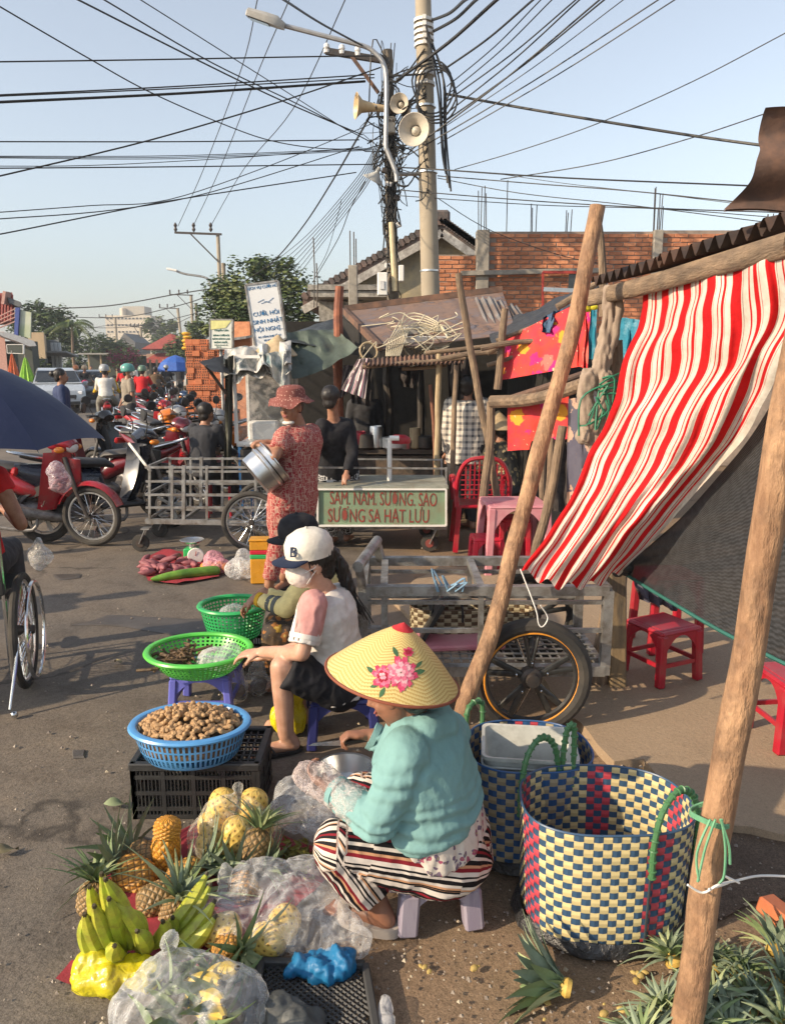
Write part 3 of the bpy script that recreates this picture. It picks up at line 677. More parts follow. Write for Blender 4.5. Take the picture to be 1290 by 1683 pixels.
b=gp(277,130);tree('broadleaf_tree','pale rounded tree beyond the red roof near the hospital block',b,9,[((-1.6,0,7.4),(1.8,1.5,1.8)),((1,0,7.9),(2,1.5,1.7)),((0,0,5),(3.6,2,2.4))],3500,.5,lg,.3)
b=gp(322,60);tree('broadleaf_tree','tree behind the small white sign and blue parasol',b,5,[((-1.0,0,3.0),(1.1,1,1.1)),((.3,0,3.9),(1.2,1,1.2)),((0,0,2.0),(1.9,1,1.1))],4200,.28,lg,.2)
m_boug=leafm('bougainvillea_pink',(.30,.03,.09),(.18,.02,.06))
b=gp(213,62);tree('bougainvillea','round bougainvillea bush with pink flowers at the end of the street',b,3,[((-.6,0,2.2),(.8,.8,.7)),((.5,0,2.2),(.9,.8,.8)),((0,-.3,1.7),(1.2,.8,.6))],3000,.2,[m_boug,lg[2],lg[1]],.14,'bush')
b=gp(66,40);tree('shrub','spiky garden shrub in front of the tan wall on the left',b,2.2,[((0,0,1.5),(.5,.5,.7)),((.5,0,1.1),(.5,.5,.6))],1200,.16,lg,.05,'shrub')
pb=gp(131,58);pt=thing('palm_tree','palm tree with drooping fronds standing above the dark trees','palm tree',pb)
g=MB();g.tube([pb,pb+V((-.1,0,2.4)),pb+V((0,0,4.5))],[.16,.11,.09],8);g.build('trunk',m_wood,pt)
for k in range(17):
 a=2*pi*k/17+R.uniform(-.2,.2);el_=R.uniform(.1,1.1);L=R.uniform(1.5,2.1);g=MB();pts=[]
 for i in range(9):
  u=i/8;rr_=L*(u*cos(el_)+.1*u);z=L*(u*sin(el_)-.75*u*u);pts.append(pb+V((cos(a)*rr_,sin(a)*rr_,4.5+z)))
 g.tube(pts,[.02]*9,4)
 for i in range(1,9):
  for j in(0,.5):
   p=lerp(pts[i-1],pts[i],j);dd=(pts[i]-pts[i-1]).normalized();sd=dd.cross(V((0,0,1))).normalized()
   for s_ in(-1,1):
    e_=p+sd*s_*.38*sin(pi*(i+.6)/10)+dd*.2+V((0,0,-.22));g.add([p-dd*.03,p+dd*.05,e_],[(0,1,2)])
 g.build('frond',lg[1]if k%3 else lg[2],pt)
hb=V((at(215,600,230).x,230,0));h=thing('office_block','distant cream multi storey block with a taller stair tower','building',hb)
m_cr=mat('cream_render',(.60,.52,.40),(.5,.44,.35),ns=.2,bump=0);m_crs=mat('grey_render',(.42,.38,.31),(.36,.33,.28),ns=.2,bump=0)
def X(px,Y):return at(px,600,Y).x
def Z(py,Y):return at(645,py,Y).z
g=MB();g.box(((X(178,230)+X(252,230))/2,236,Z(518,230)/2),(X(252,230)-X(178,230),12,Z(518,230)));g.build('wall',m_cr,h)
g=MB();g.box(((X(205,230)+X(240,230))/2,235,Z(518,230)+1.4),(X(240,230)-X(205,230),7,Z(503,230)-Z(518,230)));g.build('stair_tower',m_crs,h)
g=MB();g.lathe((X(206,230),231,Z(518,230)),[(0,0),(.9,0),(.9,2),(0,2.3)],12);g.build('water_tank',m_cr,h)
for r_ in range(3):
 for k in range(12):
  g=MB();g.box((X(182+k*6,230),229.95,Z(523+r_*11,230)),(.55,.15,.45));g.build('window',m_glass,h)
def shop(name,lab,x0,x1,y0,Y,m,dep=6):
 s_=thing(name,lab,'building',V(((X(x0,Y)+X(x1,Y))/2,Y,0)))
 g=MB();g.prism([V((X(x0,Y),Y,0)),V((X(x1,Y),Y,0)),V((X(x1,Y),Y,Z(y0,Y))),V((X(x0,Y),Y,Z(y0,Y)))],(-.42*dep,dep,0));g.build('wall',m,s_);return s_
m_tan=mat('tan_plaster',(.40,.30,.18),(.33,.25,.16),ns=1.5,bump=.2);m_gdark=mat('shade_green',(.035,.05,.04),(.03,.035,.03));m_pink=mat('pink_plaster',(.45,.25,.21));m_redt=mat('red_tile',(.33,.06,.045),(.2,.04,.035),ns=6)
s1=shop('shop_house','tan walled shop house on the left behind the green parasol',50,76,546,44,m_tan)
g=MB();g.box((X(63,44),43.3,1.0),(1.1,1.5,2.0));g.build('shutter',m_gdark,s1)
s2=shop('street_shop','grey fronted shop with white pillars beside the palm',76,100,558,50,mat('shop_grey',(.16,.18,.19)))
for k in(93,99,105):g=MB();g.box((X(k,49),48.6,1.5),(.14,.14,3.0));g.build('pillar',mat('pale_pillar',(.5,.53,.55)),s2)
g=MB();g.box((X(98,49),48.2,2.3),(2.4,1.8,.1),rotm(-.15));g.build('awning',mat('grey_awning',(.25,.26,.27)),s2)
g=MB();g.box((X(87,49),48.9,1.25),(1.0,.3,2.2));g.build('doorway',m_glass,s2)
s3=thing('corner_house','red roofed house at the left edge with a stair railing and awning','building',V((X(-30,33),33,0)))
g=MB();g.prism([V((X(-120,33),33,0)),V((X(12,33),33,0)),V((X(12,33),33,Z(545,33))),V((X(-120,33),33,Z(545,33)))],(-2,4,0));g.build('wall',m_pink,s3)
g=MB();g.prism([at(-140,490,33),at(20,480,33),at(24,500,33),at(24,525,33),at(-140,535,33)],(-2.2,4,0));rf=g.build('roof',m_redt,s3)
for k in range(9):g=MB();g.tube([at(-20+k*5,484,32.9),at(-22+k*5,528,32.6)],.05,6);g.build('tile_row',m_redt,rf)
g=MB();g.beam(at(9,500,32.6),at(12,479,32.6),.12,.5);g.build('gable_end',m_pink,s3)
g=MB();g.prism([at(13,488,32.5),at(34,496,32.5),at(36,500,32.5),at(32,504,32.5),at(14,497,32.5)],(-.6,1.2,0));g.build('porch_roof',mat('porch_dark',(.09,.10,.11)),s3)
for k in range(4):g=MB();g.rod(at(-8,531+k*6-8,32.3),at(25,507+k*7,32.3),.03,5);g.build('railing',m_pink,s3)
g=MB();g.prism([at(-10,545,31),at(14,546,31),at(56,560,31),at(60,568,31),at(48,569,31),at(34,563,31),at(6,553,31)],(-1.0,2.0,0));g.build('awning',mat('awning_grey',(.28,.30,.33)),s3)
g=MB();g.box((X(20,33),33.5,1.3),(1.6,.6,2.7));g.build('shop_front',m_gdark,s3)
def board(name,lab,pts,Y,m,fr=None,th=.08):
 q=[at(x,y,Y)for x,y in pts];c=sum(q,V())/4;t=thing(name,lab,'sign',V((c.x,c.y,c.z)))
 g=MB();g.prism(q,(0,th,0));g.build('panel',m,t)
 if fr:
  for i in range(4):g=MB();g.beam(q[i]+V((0,th/2,0)),q[(i+1)%4]+V((0,th/2,0)),.022,th+.02,up=(0,1,0))if True else 0;g.build('frame',fr,t)
 return t,q
t,q=board('billboard','tall faded landscape billboard with a blue edge strip at left',[(33,509),(51,513),(50,556),(31,551)],32,mat('faded_print',(.30,.36,.20),(.48,.50,.44),ns=.8,bump=0))
g=MB();g.prism([at(x,y,31.9)for x,y in((25,505),(32,505),(29,553),(23,551))],(0,.1,0));g.build('blue_strip',mat('sign_blue',(.03,.06,.26)),t)
board('shop_sign','small dark framed sign below the grey awning at left',[(11,566),(38,566),(38,581),(12,580)],30,m_gdark,m_white)
def folded(px,y0,Y,m,lab,r_=.3,h=1.3):
 top=at(px,y0,Y);t=thing('folded_parasol',lab,'parasol',V((top.x,Y,0)));g=MB();P=[];n=20
 for j,(u,rr_)in enumerate(((0,.01),(.15,.25),(.5,.6),(.85,.95),(1,1.05))):
  for k in range(n):a=2*pi*k/n;r2=r_*rr_*(1 if k%2 else.68);P.append(top+V((cos(a)*r2,sin(a)*r2,-h*u)))
 g.add(P,[(j*n+k,j*n+(k+1)%n,(j+1)*n+(k+1)%n,(j+1)*n+k)for j in range(4)for k in range(n)]);g.build('canopy',m,t,smooth=False)
 g=MB();g.rod(V((top.x,Y,0)),top+V((0,0,.05)),.02);g.build('pole',m_galv,t)
folded(41,585,28,mat('lime_cloth',(.30,.55,.05),(.2,.42,.04)),'folded lime green parasol above the silver car',.27,.9)
folded(19,578,29,mat('orange_cloth',(.60,.13,.03),(.4,.08,.03)),'folded orange parasol at the left edge',.2,.9)
rh=thing('red_roof_house','low red tiled house across the street below the hospital block','building',V((X(275,70),70,0)))
g=MB();g.box((X(272,70),73,1.3),(5.5,5,2.6));g.build('wall',mat('dim_pink',(.40,.27,.2)),rh)
for k,(a,b_,c_)in enumerate((((232,573),(280,548),(292,552)),((228,596),(258,580),(312,580)))):
 p=[at(a[0],a[1],69),at(b_[0],b_[1],70),at(c_[0],c_[1],70),at(c_[0],a[1],69)];g=MB();g.prism(p,(0,1.8,-.1));g.build('roof',m_redt,rh)
for k in range(6):g=MB();g.box((X(236+k*11,68.5),68.5,1.0),(.15,.15,2.2));g.build('porch_post',m_tan,rh)
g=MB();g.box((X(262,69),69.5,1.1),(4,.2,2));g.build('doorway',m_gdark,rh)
dh=thing('dark_roof_house','small house with dark pointed roof under the hospital block','building',V((X(208,95),95,0)))
g=MB();g.prism([at(190,568,95),at(204,547,95),at(222,562,95),at(222,600,95),at(190,600,95)],(0,6,0));g.build('wall',mat('dusk_grey',(.14,.14,.14)),dh)
ch=thing('corner_shop','long low stall roof at the foot of the dark trees','building',V((X(165,66),66,0)))
g=MB();g.box((X(180,66),67,2.55),(5,2.4,.12));g.build('roof',mat('roof_grey',(.3,.3,.29)),ch)
for k in(145,165,190,215):g=MB();g.box((X(k,66),66.2,1.25),(.12,.12,2.5));g.build('post',m_tan,ch)
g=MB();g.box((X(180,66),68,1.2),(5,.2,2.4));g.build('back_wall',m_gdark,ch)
def fpole(px,y0,Y,lab,arm=1.0,lean=0):
 c=at(px,y0,Y);t=thing('utility_pole',lab,'utility pole',V((c.x,Y,0)));r_=.0022*Y**.9+.03
 g=MB();g.tube([V((c.x+lean,Y,0)),c],[r_*1.15,r_],10);g.build('shaft',m_pole,t)
 g=MB();g.beam(c+V((-2.0*arm,-.1,.02)),c+V((.2,-.1,-.06)),.09,.09);g.build('crossarm',m_dark,t)
 g=MB();g.beam(c+V((-1.3*arm,-.1,0)),c+V((.0,-.1,-1.3)),.06,.06);g.build('brace',m_dark,t)
 for k in(-1.95,-1.1,-.3):
  g=MB();g.lathe(c+V((k*arm,-.1,.05)),[(.03,0),(.09,.1),(.05,.2),(.09,.3),(.02,.42)],8);g.build('insulator',m_dark,t)
 return t
t=fpole(358,383,38,'far concrete utility pole with crossarm left of the round tree')
lp2=thing('street_lamp','small far street lamp arm on the pole near the round tree','street lamp',at(356,530,37.8))
g=MB();g.tube(smoothline([at(356,530,37.8),at(349,490,37.8),at(344,463,37.8),at(335,455,37.8),at(305,450,37.8),at(290,445,37.8)]),.05,6);g.build('arm',m_galv,lp2)
g=MB();g.box(at(283,443,37.8),(.5,.2,.1),rotm(0,.2,0),.02);g.build('lamp_head',m_white,lp2)
g=MB();c=at(367,432,38.3);g.tube([V((c.x,38.3,0)),c],[.11,.1],10);g.build('short_pole',m_pole,label='shorter bare post standing right behind the far utility pole',cat='pole')
fpole(314,484,75,'farther utility pole with crossarm over the blue parasol',1.0);fpole(292,506,88,'leaning far utility pole left of its neighbour, above the red roof',1.0,.5)
fpole(189,521,120,'utility pole in front of the hospital block wall',1.2);fpole(231,537,100,'short utility pole right of centre below the hospital',.6)
g=MB();c=at(322,498,70);g.tube([V((c.x,70,0)),c],.13,8);g.build('short_pole',m_pole2,label='bare dark pole right of the farther crossarm pole',cat='pole')
wire([(70,507),(180,502),(290,483),(370,470),(400,462)],40,38,.035,'cable across the far street from tree to pole')
wire([(100,520),(200,521),(300,500),(360,478)],60,40,.035,'lower cable across the far street')
wire([(100,536),(200,538),(300,520),(358,500)],70,45,.03,'third cable across the far street before the hospital')
wire([(120,545),(190,533),(260,540),(314,520)],100,70,.035,'farthest cable sagging before the hospital block')
yl=thing('lantern_stack','stack of yellow hanging lanterns beside the blue parasol','lanterns',at(306,560,45))
for k in range(5):g=MB();g.lathe(at(306+(k%2)*2,572-k*6,45),[(0,-.1),(.2,-.08),(.27,0),(.2,.08),(0,.1)],12);g.build('lantern',mat('yellow_lantern',(.75,.42,.02),(.6,.3,.02)),yl)
t,q=board('wedding_sign','tilted white sign with blue wedding service lettering on a post',[(403,468),(456,461),(470,556),(420,572)],9.5,mat('sign_white',(.66,.68,.70),(.58,.60,.62),ns=2,bump=.1),m_galv,.1)
xd=(q[1]-q[0]).normalized();ud=(q[0]-q[3]).normalized();m_bl=mat('blue_print',(.015,.14,.34),bump=0);m_ink=mat('dark_print',(.03,.10,.12),bump=0)
def qt(u,v,off=-.0035):return lerp(lerp(q[0],q[1],u),lerp(q[3],q[2],u),v)+V((0,off,0))
for s_,u,v,sz,sx in(('DỊCH VỤ CƯỚI HỎI',.5,.07,.046,.95),('CƯỚI, HỎI',.5,.50,.068,1.0),('SINH NHẬT',.52,.63,.068,1.0),('HỘI NGHỊ...',.52,.76,.068,1.0),('ĐC: CỔNG CHỢ, SỐ 117',.5,.88,.028,.9),('ĐT: 0908 . . . . .',.5,.94,.026,.9)):
 text(s_,sz,qt(u,v),xd,ud,m_bl,t,extr=.004,sx=sx)
for k in range(4):g=MB();g.beam(qt(.3+.1*k,.30+.03*(k%2)),qt(.5+.1*k,.27+.04*(k%3)),.004,.004);g.build('flourish',m_bl,t)
for x_,y_,yb in((416,570,640),(462,558,620)):g=MB();a=at(x_,y_-60,9.66);g.tube([V((a.x,9.66,0)),a],.025,8);g.build('post',m_galv,t)
t,q=board('cake_sign','small upright white sign with green cake lettering before the bricks',[(345,525),(382,525),(382,573),(345,573)],12.5,mat('sign_cream',(.70,.72,.66),(.62,.64,.58),ns=2,bump=.05),m_galv,.08)
g=MB();g.prism([qt(.04,.03),qt(.96,.03),qt(.7,.28),qt(.04,.34)],(0,-.004,0));g.build('yellow_print',mat('pale_yellow_print',(.72,.70,.30),bump=0),t)
m_gr=mat('green_print',(.02,.15,.10),bump=0)
for s_,v,sz in(('Thuyền Liên',.36,.05),('BÁNH CƯỚI HỎI',.54,.038),('BÁNH BÔNG LAN',.66,.038),('TRỨNG MUỐI...',.78,.038),('Nhận làm theo yêu cầu',.87,.024),('ĐT: 09 . . . . . .',.94,.028)):
 text(s_,sz,qt(.5,v),(1,0,0),(0,0,1),m_gr,t,extr=.004,sx=.9)
g=MB();a=at(363,573,12.6);g.tube([V((a.x,12.6,0)),a],.03,8);g.build('post',m_galv,t)
bs=thing('brick_shed','low brick wall with sloping sheet roof behind the small sign','shed',V((X(395,16),16,0)))
g=MB();g.box((X(395,16),16.2,Z(528,16)/2),(X(412,16)-X(378,16),.3,Z(528,16)));g.build('wall',m_brick,bs)
g=MB();g.prism([at(312,572,15.6),at(345,560,15.6),at(405,552,15.6),at(405,556,15.6),at(345,564,15.6),at(314,576,15.6)],(0,1.5,.1));g.build('roof',m_galv,bs)
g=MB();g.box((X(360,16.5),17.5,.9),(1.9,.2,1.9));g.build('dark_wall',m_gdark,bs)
hk=thing('brick_stack','tall stack of orange hollow bricks beside the food stall','brick stack',V((X(345,13),13,0)))
m_hb=mat('hollow_brick',(.52,.17,.07),(.42,.12,.05),ns=6,bump=.3);m_hole=mat('brick_hole',(.06,.02,.012))
ms=[]
for kind in range(3):
 g=MB();g.box((0,0,0),(.118,.2,.088),bev=.004)
 q_=MB()
 me1=g.mesh('hollow_brick',[m_hb,m_hole])
 if kind:
  g.cm=1
  for i in range(3):
   for j in range(2):g.box((-.036+.036*i,-.0985,-.02+.04*j),(.02,.006,.024))
  me1=g.mesh('hollow_brick',[m_hb,m_hole],smooth=False)
 ms.append(me1)
x0=X(314,13);
for r_ in range(13):
 for c_ in range(6):
  z=.09*r_+.82;p=at(314+c_*12.0+(r_%2)*1.5,600,13)
  if c_*12+314>388:continue
  zz=.95+r_*.092
  o=link('hollow_brick',ms[(0,1,1,2,0,1,2)[(c_*3+r_*5)%7]],hk,V((p.x,13+R.uniform(-.02,.02),zz))-hk.location);o.rotation_euler.z=R.uniform(-.03,.03)
g=MB();g.box((X(348,13),13.16,.47),(.72,.5,.94));g.build('lower_courses',m_hb,hk)
# ---------- vehicles: cars
def car(lab,loc,rz,col,Lc=4.3,Wc=1.72,Hc=1.46,sedan=True):
 t=thing('parked_car' if 'parked' in lab else 'car',lab,'car')
 ml=mat('car_paint_'+col[0],col[1],tuple(x*.93 for x in lin(col[1])),rough=.25,ns=2,bump=0,coat=.8)
 if sedan:low=[(-2.12,.45),(-2.15,.62),(-2.1,.88),(-1.95,.98),(-1.3,1.02),(1.05,.98),(1.7,.84),(2.05,.70),(2.14,.5),(2.1,.3)];top=[(-1.55,1.0),(-1.0,1.38),(-.55,Hc),(.25,Hc),(.6,1.40),(1.2,.98)]
 else:low=[(-2.12,.45),(-2.15,.62),(-2.14,1.0),(1.05,1.03),(1.75,.92),(2.05,.78),(2.14,.5),(2.1,.3)];top=[(-2.08,1.0),(-1.85,1.5),(-1.5,Hc+.1),(.2,Hc+.1),(.55,1.48),(1.25,1.02)]
 bot=[(1.75,.28),(1.65,.5),(1.35,.66),(1.05,.5),(.95,.26),(-.95,.26),(-1.05,.5),(-1.35,.66),(-1.65,.5),(-1.75,.3)]
 lo=low+bot;g=MB();rows=[]
 for yv,ins in((-1,.06),(-.93,0),(-.5,-.012),(.5,-.012),(.93,0),(1,.06)):
  rows.append([V((x*(1-ins*.5),yv*Wc/2,.3+(z-.3)*(1-ins)+ins*.1))for x,z in lo])
 n=len(lo);vs=[p for r_ in rows for p in r_];fs=[(i*n+k,i*n+(k+1)%n,(i+1)*n+(k+1)%n,(i+1)*n+k)for i in range(5)for k in range(n)]
 g.add(vs,fs);
 for s_ in(0,5):
  c=sum(rows[s_],V())/n;o_=len(g.v);g.add([c]+rows[s_],[(0,k+1,(k+1)%n+1)for k in range(n)])
 g.build('body',ml,t,ang=30)
 g=MB();n=len(top);rows=[[V((x,yv*Wc/2*(1-.26*(z-.98)/.5),z))for x,z in top]for yv in(-.97,-.6,.6,.97)]
 g.add([p for r_ in rows for p in r_],[(i*n+k,i*n+k+1,(i+1)*n+k+1,(i+1)*n+k)for i in range(3)for k in range(n-1)]+[tuple(range(n)),tuple(3*n+k for k in range(n))[::-1]])
 cb=g.build('cabin',ml,t,ang=30)
 def win(pts,name):
  g=MB();g.add(pts,[tuple(range(len(pts)))]);g.build(name,m_glass,cb,smooth=False)
 def cab(x,z,s_,o=.006):return V((x,s_*(.97*Wc/2*(1-.26*(z-.98)/.5)+o),z))
 if sedan:F_,Rr=[(1.12,1.03),(.66,1.37)],[(-1.5,1.04),(-1.04,1.34)]
 else:F_,Rr=[(1.18,1.08),(.62,1.45)],[(-2.09,1.06),(-1.9,1.46)]
 for(a,b_),nm,sg in((F_,'windscreen',1),(Rr,'rear_window',-1)):
  off=V((.02*sg,0,.012));w1=Wc/2*.86;w2=Wc/2*.72
  win([V((a[0],-w1,a[1]))+off,V((a[0],w1,a[1]))+off,V((b_[0],w2,b_[1]))+off,V((b_[0],-w2,b_[1]))+off],nm)
 for s_ in(-1,1):
  for xa,xb in((-.15,1.0),(-1.3,-.22)):
   xt0,xt1=max(xa,-.95 if sedan else-1.3),min(xb,.5)
   win([cab(xa,1.04,s_),cab(xb,1.04,s_),cab(xt1,1.37,s_),cab(xt0,1.37,s_)],'side_window')
  g=MB();g.box((2.0,s_*.62,.70),(.16,.34,.13),rotm(0,0,-s_*.35),.03);g.build('headlight',mat('headlight',(.8,.82,.85),rough=.12,bump=0,emis=((1,.95,.85),1.6)if col[0]=='graphite' and s_==1 else None)if False else MATS.get('headlamp_glass')or mat('headlamp_glass',(.75,.77,.8),rough=.1,bump=0),t)
  g=MB();g.box((-2.1,s_*.64,.82),(.12,.34,.16),rotm(0,0,s_*.3),.03);g.build('tail_light',plastic('tail_red',(.45,.01,.01),.2),t)
  g=MB();g.box((.85,s_*(Wc/2+.09),1.02),(.12,.2,.13),bev=.03);g.build('mirror',ml,t)
  for x_ in(-1.35,1.35):
   g=MB();g.lathe((x_,s_*(Wc/2-.1),.32),[(.2,-.09),(.3,-.1),(.32,-.07),(.32,.07),(.3,.1),(.2,.09)],20,rotm(pi/2));wh=g.build('wheel',m_rubber,t)
   g=MB();g.lathe((x_,s_*(Wc/2-.08),.32),[(0,-.08),(.21,-.085),(.21,.085),(0,.08)],14,rotm(pi/2));g.build('rim',m_alu,wh)
 g=MB();g.box((2.12,0,.55),(.06,1.1,.18),bev=.02);g.box((2.14,0,.36),(.05,1.3,.1));g.build('grille',m_black,t)
 g=MB();g.box((-2.16,0,.72),(.02,.45,.12));g.build('number_plate',m_white,t)
 t.location=loc;t.rotation_euler.z=rz;return t
hd=pi/2+.34
car('silver hatchback behind the navy umbrella on the left of the road',V((X(60,27.5),29,0)),hd+pi+.1,('silver',(.42,.46,.50)),sedan=False)
car('dark grey sedan driving towards the viewer with a lit headlight',V((X(113,31),33,0)),hd+pi+.05,('graphite',(.07,.075,.08)))
g=MB();c=at(124,644,30.6);g.box(c,(.16,.06,.10),rotm(0,0,.3),.02)
g.build('lit_headlight',mat('lit_lamp',(1,1,1),bump=0,emis=((1,.93,.8),5)),[o for o in S.objects if o.get('label','').startswith('dark grey sedan')][0])
car('white sedan parked with its tail to the viewer beside the brick stack',V((X(305,46),48,0)),hd-.25,('white',(.72,.70,.66)))
# ========== BIKES
def hull(g,secs,n=14):g.tube([V((x,y,z))for x,y,z,a,b in secs],[(a,b)for x,y,z,a,b in secs],n,up=(0,0,1));return g
def wheel(par,c,R_,tr,ns=18,name='wheel',rimm=None,axis=V((0,1,0)),disc=True,hubw=.05,tyre=None):
 c=V(c);a,b=basis(axis);ax=V(axis).normalized()
 g=MB();n=40
 g.ring(c,R_-tr,tr,ax,n,10);w=g.build(name,tyre or m_rubber,par)
 g=MB();g.tube([c+a*cos(2*pi*k/n)*(R_-tr*2.05)+b*sin(2*pi*k/n)*(R_-tr*2.05)for k in range(n)],tr*.42,6,closed=True);g.build('rim',rimm or m_alu,w)
 g=MB();M=Matrix((a,b,ax)).transposed();g.lathe(c,[(0,-hubw),(.022,-hubw),(.03,-hubw*.6),(.022,0),(.03,hubw*.6),(.022,hubw),(0,hubw)],12,M)
 if disc:g.lathe(c+ax*hubw*.75,[(.03,-.002),(R_*.36,-.002),(R_*.36,.002),(.03,.002)],20,M)
 g.build('hub',m_dark,w)
 g=MB()
 for k in range(ns):
  for s_ in(-1,1):
   t0=2*pi*(k+.25*s_)/ns;t1=t0+.35*s_*(1 if k%2 else-1)
   g.rod(c+ax*hubw*.7*s_+(a*cos(t0)+b*sin(t0))*.025,c+(a*cos(t1)+b*sin(t1))*(R_-tr*2.3),.0022,4)
 g.build('spokes',m_chrome,w,kind='stuff');return w
def fender(c,R_,a0,a1,wd,n=12):
 g=MB();P=[]
 for i in range(n+1):
  t=lerp(a0,a1,i/n)
  for k in range(6):
   s_=(k/5-.5)*2;rr_=R_-.035*s_*s_;P.append(V((c[0]+cos(t)*rr_,c[1]+s_*wd/2,c[2]+sin(t)*rr_)))
 for i in range(n+1):
  t=lerp(a0,a1,i/n)
  for k in range(6):
   s_=(k/5-.5)*2;rr_=R_-.035*s_*s_-.006;P.append(V((c[0]+cos(t)*rr_,c[1]+s_*(wd/2-.004),c[2]+sin(t)*rr_)))
 o=6*(n+1);fs=[]
 for i in range(n):
  for k in range(5):q=i*6+k;fs+=[(q,q+1,q+7,q+6),(o+q,o+q+6,o+q+7,o+q+1)]
  q=i*6;fs+=[(q,q+6,o+q+6,o+q),(q+5,o+q+5,o+q+11,q+11)]
 fs+=[(0,o,o+5,5),(n*6,n*6+5,o+n*6+5,o+n*6)]
 g.add(P,fs);return g
m_paint=mat('bike_paint',(.36,.012,.025),(.30,.01,.02),rough=.25,ns=3,bump=0,coat=.6,dirt=(.16,.05,.045),dscale=5)
m_seat=mat('seat_vinyl',(.028,.026,.026),(.05,.045,.042),rough=.55,ns=10,bump=.15)
m_eng=mat('engine_metal',(.25,.24,.23),(.11,.10,.095),rough=.5,metal=.6,ns=16,bump=.4)
m_lens=mat('headlamp_lens',(.7,.7,.68),(.6,.6,.6),rough=.12,bump=0)
m_tail=plastic('tail_red2',(.40,.01,.012),.2)
def bike(label,style='under',paint=m_paint,name='parked_motorbike',cat='motorbike',group='parked motorbikes',extras=True):
 t=thing(name,label,cat,(0,0,0),group);r_=.29 if style=='under' else.25
 xf,xr=.62,-.60
 wheel(t,(xf,0,r_),r_,.032 if style=='under' else.042,18 if style=='under' else 6);wheel(t,(xr,0,r_),r_,.036 if style=='under' else.045,18 if style=='under' else 6,disc=False)
 if style=='scooter':
  for xx in(xf,xr):
   g=MB()
   for k in range(5):a=2*pi*k/5;g.beam((xx,0,r_),(xx+cos(a)*.17,0,r_+sin(a)*.17),.035,.03)
   g.build('cast_spokes',mat('white_alloy',(.62,.6,.55)),t)
 fender((xf,0,r_),r_+.05,.35,2.75,.13).build('front_fender',paint,t)
 for s_ in(-1,1):
  g=MB();g.rod((xf,s_*.075,r_),(xf-.13,s_*.075,r_+.32),.017);g.rod((xf-.1,s_*.07,r_+.25),(.42,s_*.05,.85),.022);g.build('fork',m_dark if style=='under' else m_eng,t)
  g=MB();g.rod((xr,s_*.11,r_),(-.42,s_*.12,.68),.022);g.ring((xr+.06,s_*.113,r_+.15),.026,.008,V((.3,0,1)),10,5);g.build('rear_shock',m_chrome,t)
  g=MB();g.beam((xr,s_*.08,r_),(-.05,s_*.07,.32),.03,.04);g.build('swing_arm',m_dark,t)
  g=MB();g.tube(smoothline([V((.36,s_*.05,.98)),V((.35,s_*.18,1.0)),V((.30,s_*.30,1.0))],3),.014,6);g.rod((.32,s_*.25,1.0),(.26,s_*.37,1.0),.018,8);g.rod((.36,s_*.2,1.01),(.32,s_*.35,1.015),.006,5);g.build('handlebar',m_black,t)
  g=MB();g.tube(smoothline([V((.33,s_*.22,1.0)),V((.35,s_*.26,1.12)),V((.30,s_*.33,1.2))],3),.006,5);g.lathe((.29,s_*.36,1.22),[(0,-.02),(.045,-.018),(.06,0),(.055,.012),(0,.012)],14,rotm(0,-pi/2,0),sy=1.35);g.build('mirror',m_black,t)
  g=MB();g.ball((.44,s_*.16,.93),(.05,.035,.03));g.build('indicator',plastic('amber',(.65,.2,.02),.2),t)
 g=MB();hull(g,[(.28,0,.96,.09,.05),(.36,0,.99,.13,.085),(.44,0,.97,.12,.085),(.50,0,.94,.08,.05)]);g.build('headlight_cowl',paint,t)
 g=MB();g.ball((.475,0,.945),(.045,.095,.06),rotm(0,-.3,0));g.build('headlight',m_lens,t)
 wd=.17 if style=='under' else.24
 g=MB()
 def shield(u,v):
  y=(u-.5)*2*wd*(.55+.45*sin(pi*min(1,.25+v*.75)));x=.47-.10*v-.55*abs(u-.5)**1.5*(.9-.3*v)-.1*v*v;z=.90-.55*v
  return V((x,y,z))
 g.grid(shield,10,8);g.grid(lambda u,v:shield(1-u,v)+V((-.02,0,0)),10,8);g.build('leg_shield',paint,t)
 g=MB();hull(g,[(.46,0,.84,.035,.09),(.43,0,.66,.05,.12),(.36,0,.50,.05,.08)]);g.build('front_panel',paint if style=='under' else m_black,t)
 if style=='under':
  g=MB();g.beam((.34,0,.62),(-.05,0,.45),.06,.08);g.beam((-.05,0,.45),(-.15,0,.7),.06,.08);g.build('frame_tube',m_dark,t)
  g=MB();g.ball((.0,0,.33),(.16,.10,.10));g.lathe((.16,0,.36),[(.045,-.09),(.055,-.08),(.05,-.06),(.055,-.04),(.05,-.02),(.055,0),(.05,.02),(.055,.05),(.04,.07)],12,rotm(0,pi/2-.1,0));g.lathe((-.02,-.12,.32),[(0,-.02),(.09,-.02),(.1,0),(.08,.03),(0,.03)],16,rotm(pi/2));g.lathe((-.02,.12,.32),[(0,-.02),(.09,-.02),(.1,0),(.08,.03),(0,.03)],16,rotm(-pi/2));g.build('engine',m_eng,t)
  g=MB();hull(g,[(.10,0,.50,.03,.05),(0,0,.54,.08,.09),(-.15,0,.62,.115,.10),(-.4,0,.69,.115,.085),(-.65,0,.76,.08,.06),(-.82,0,.83,.03,.03)]);g.build('side_panel',paint,t)
 else:
  g=MB();g.box((.10,0,.32),(.45,.34,.05),bev=.02);g.build('footboard',m_black,t)
  g=MB();hull(g,[(-.10,0,.40,.13,.10),(-.16,0,.52,.16,.20),(-.4,0,.56,.17,.18),(-.65,0,.66,.13,.12),(-.85,0,.74,.06,.05)]);g.build('side_panel',paint,t)
  g=MB();g.ball((-.35,0,.30),(.2,.12,.09));g.build('engine',m_eng,t)
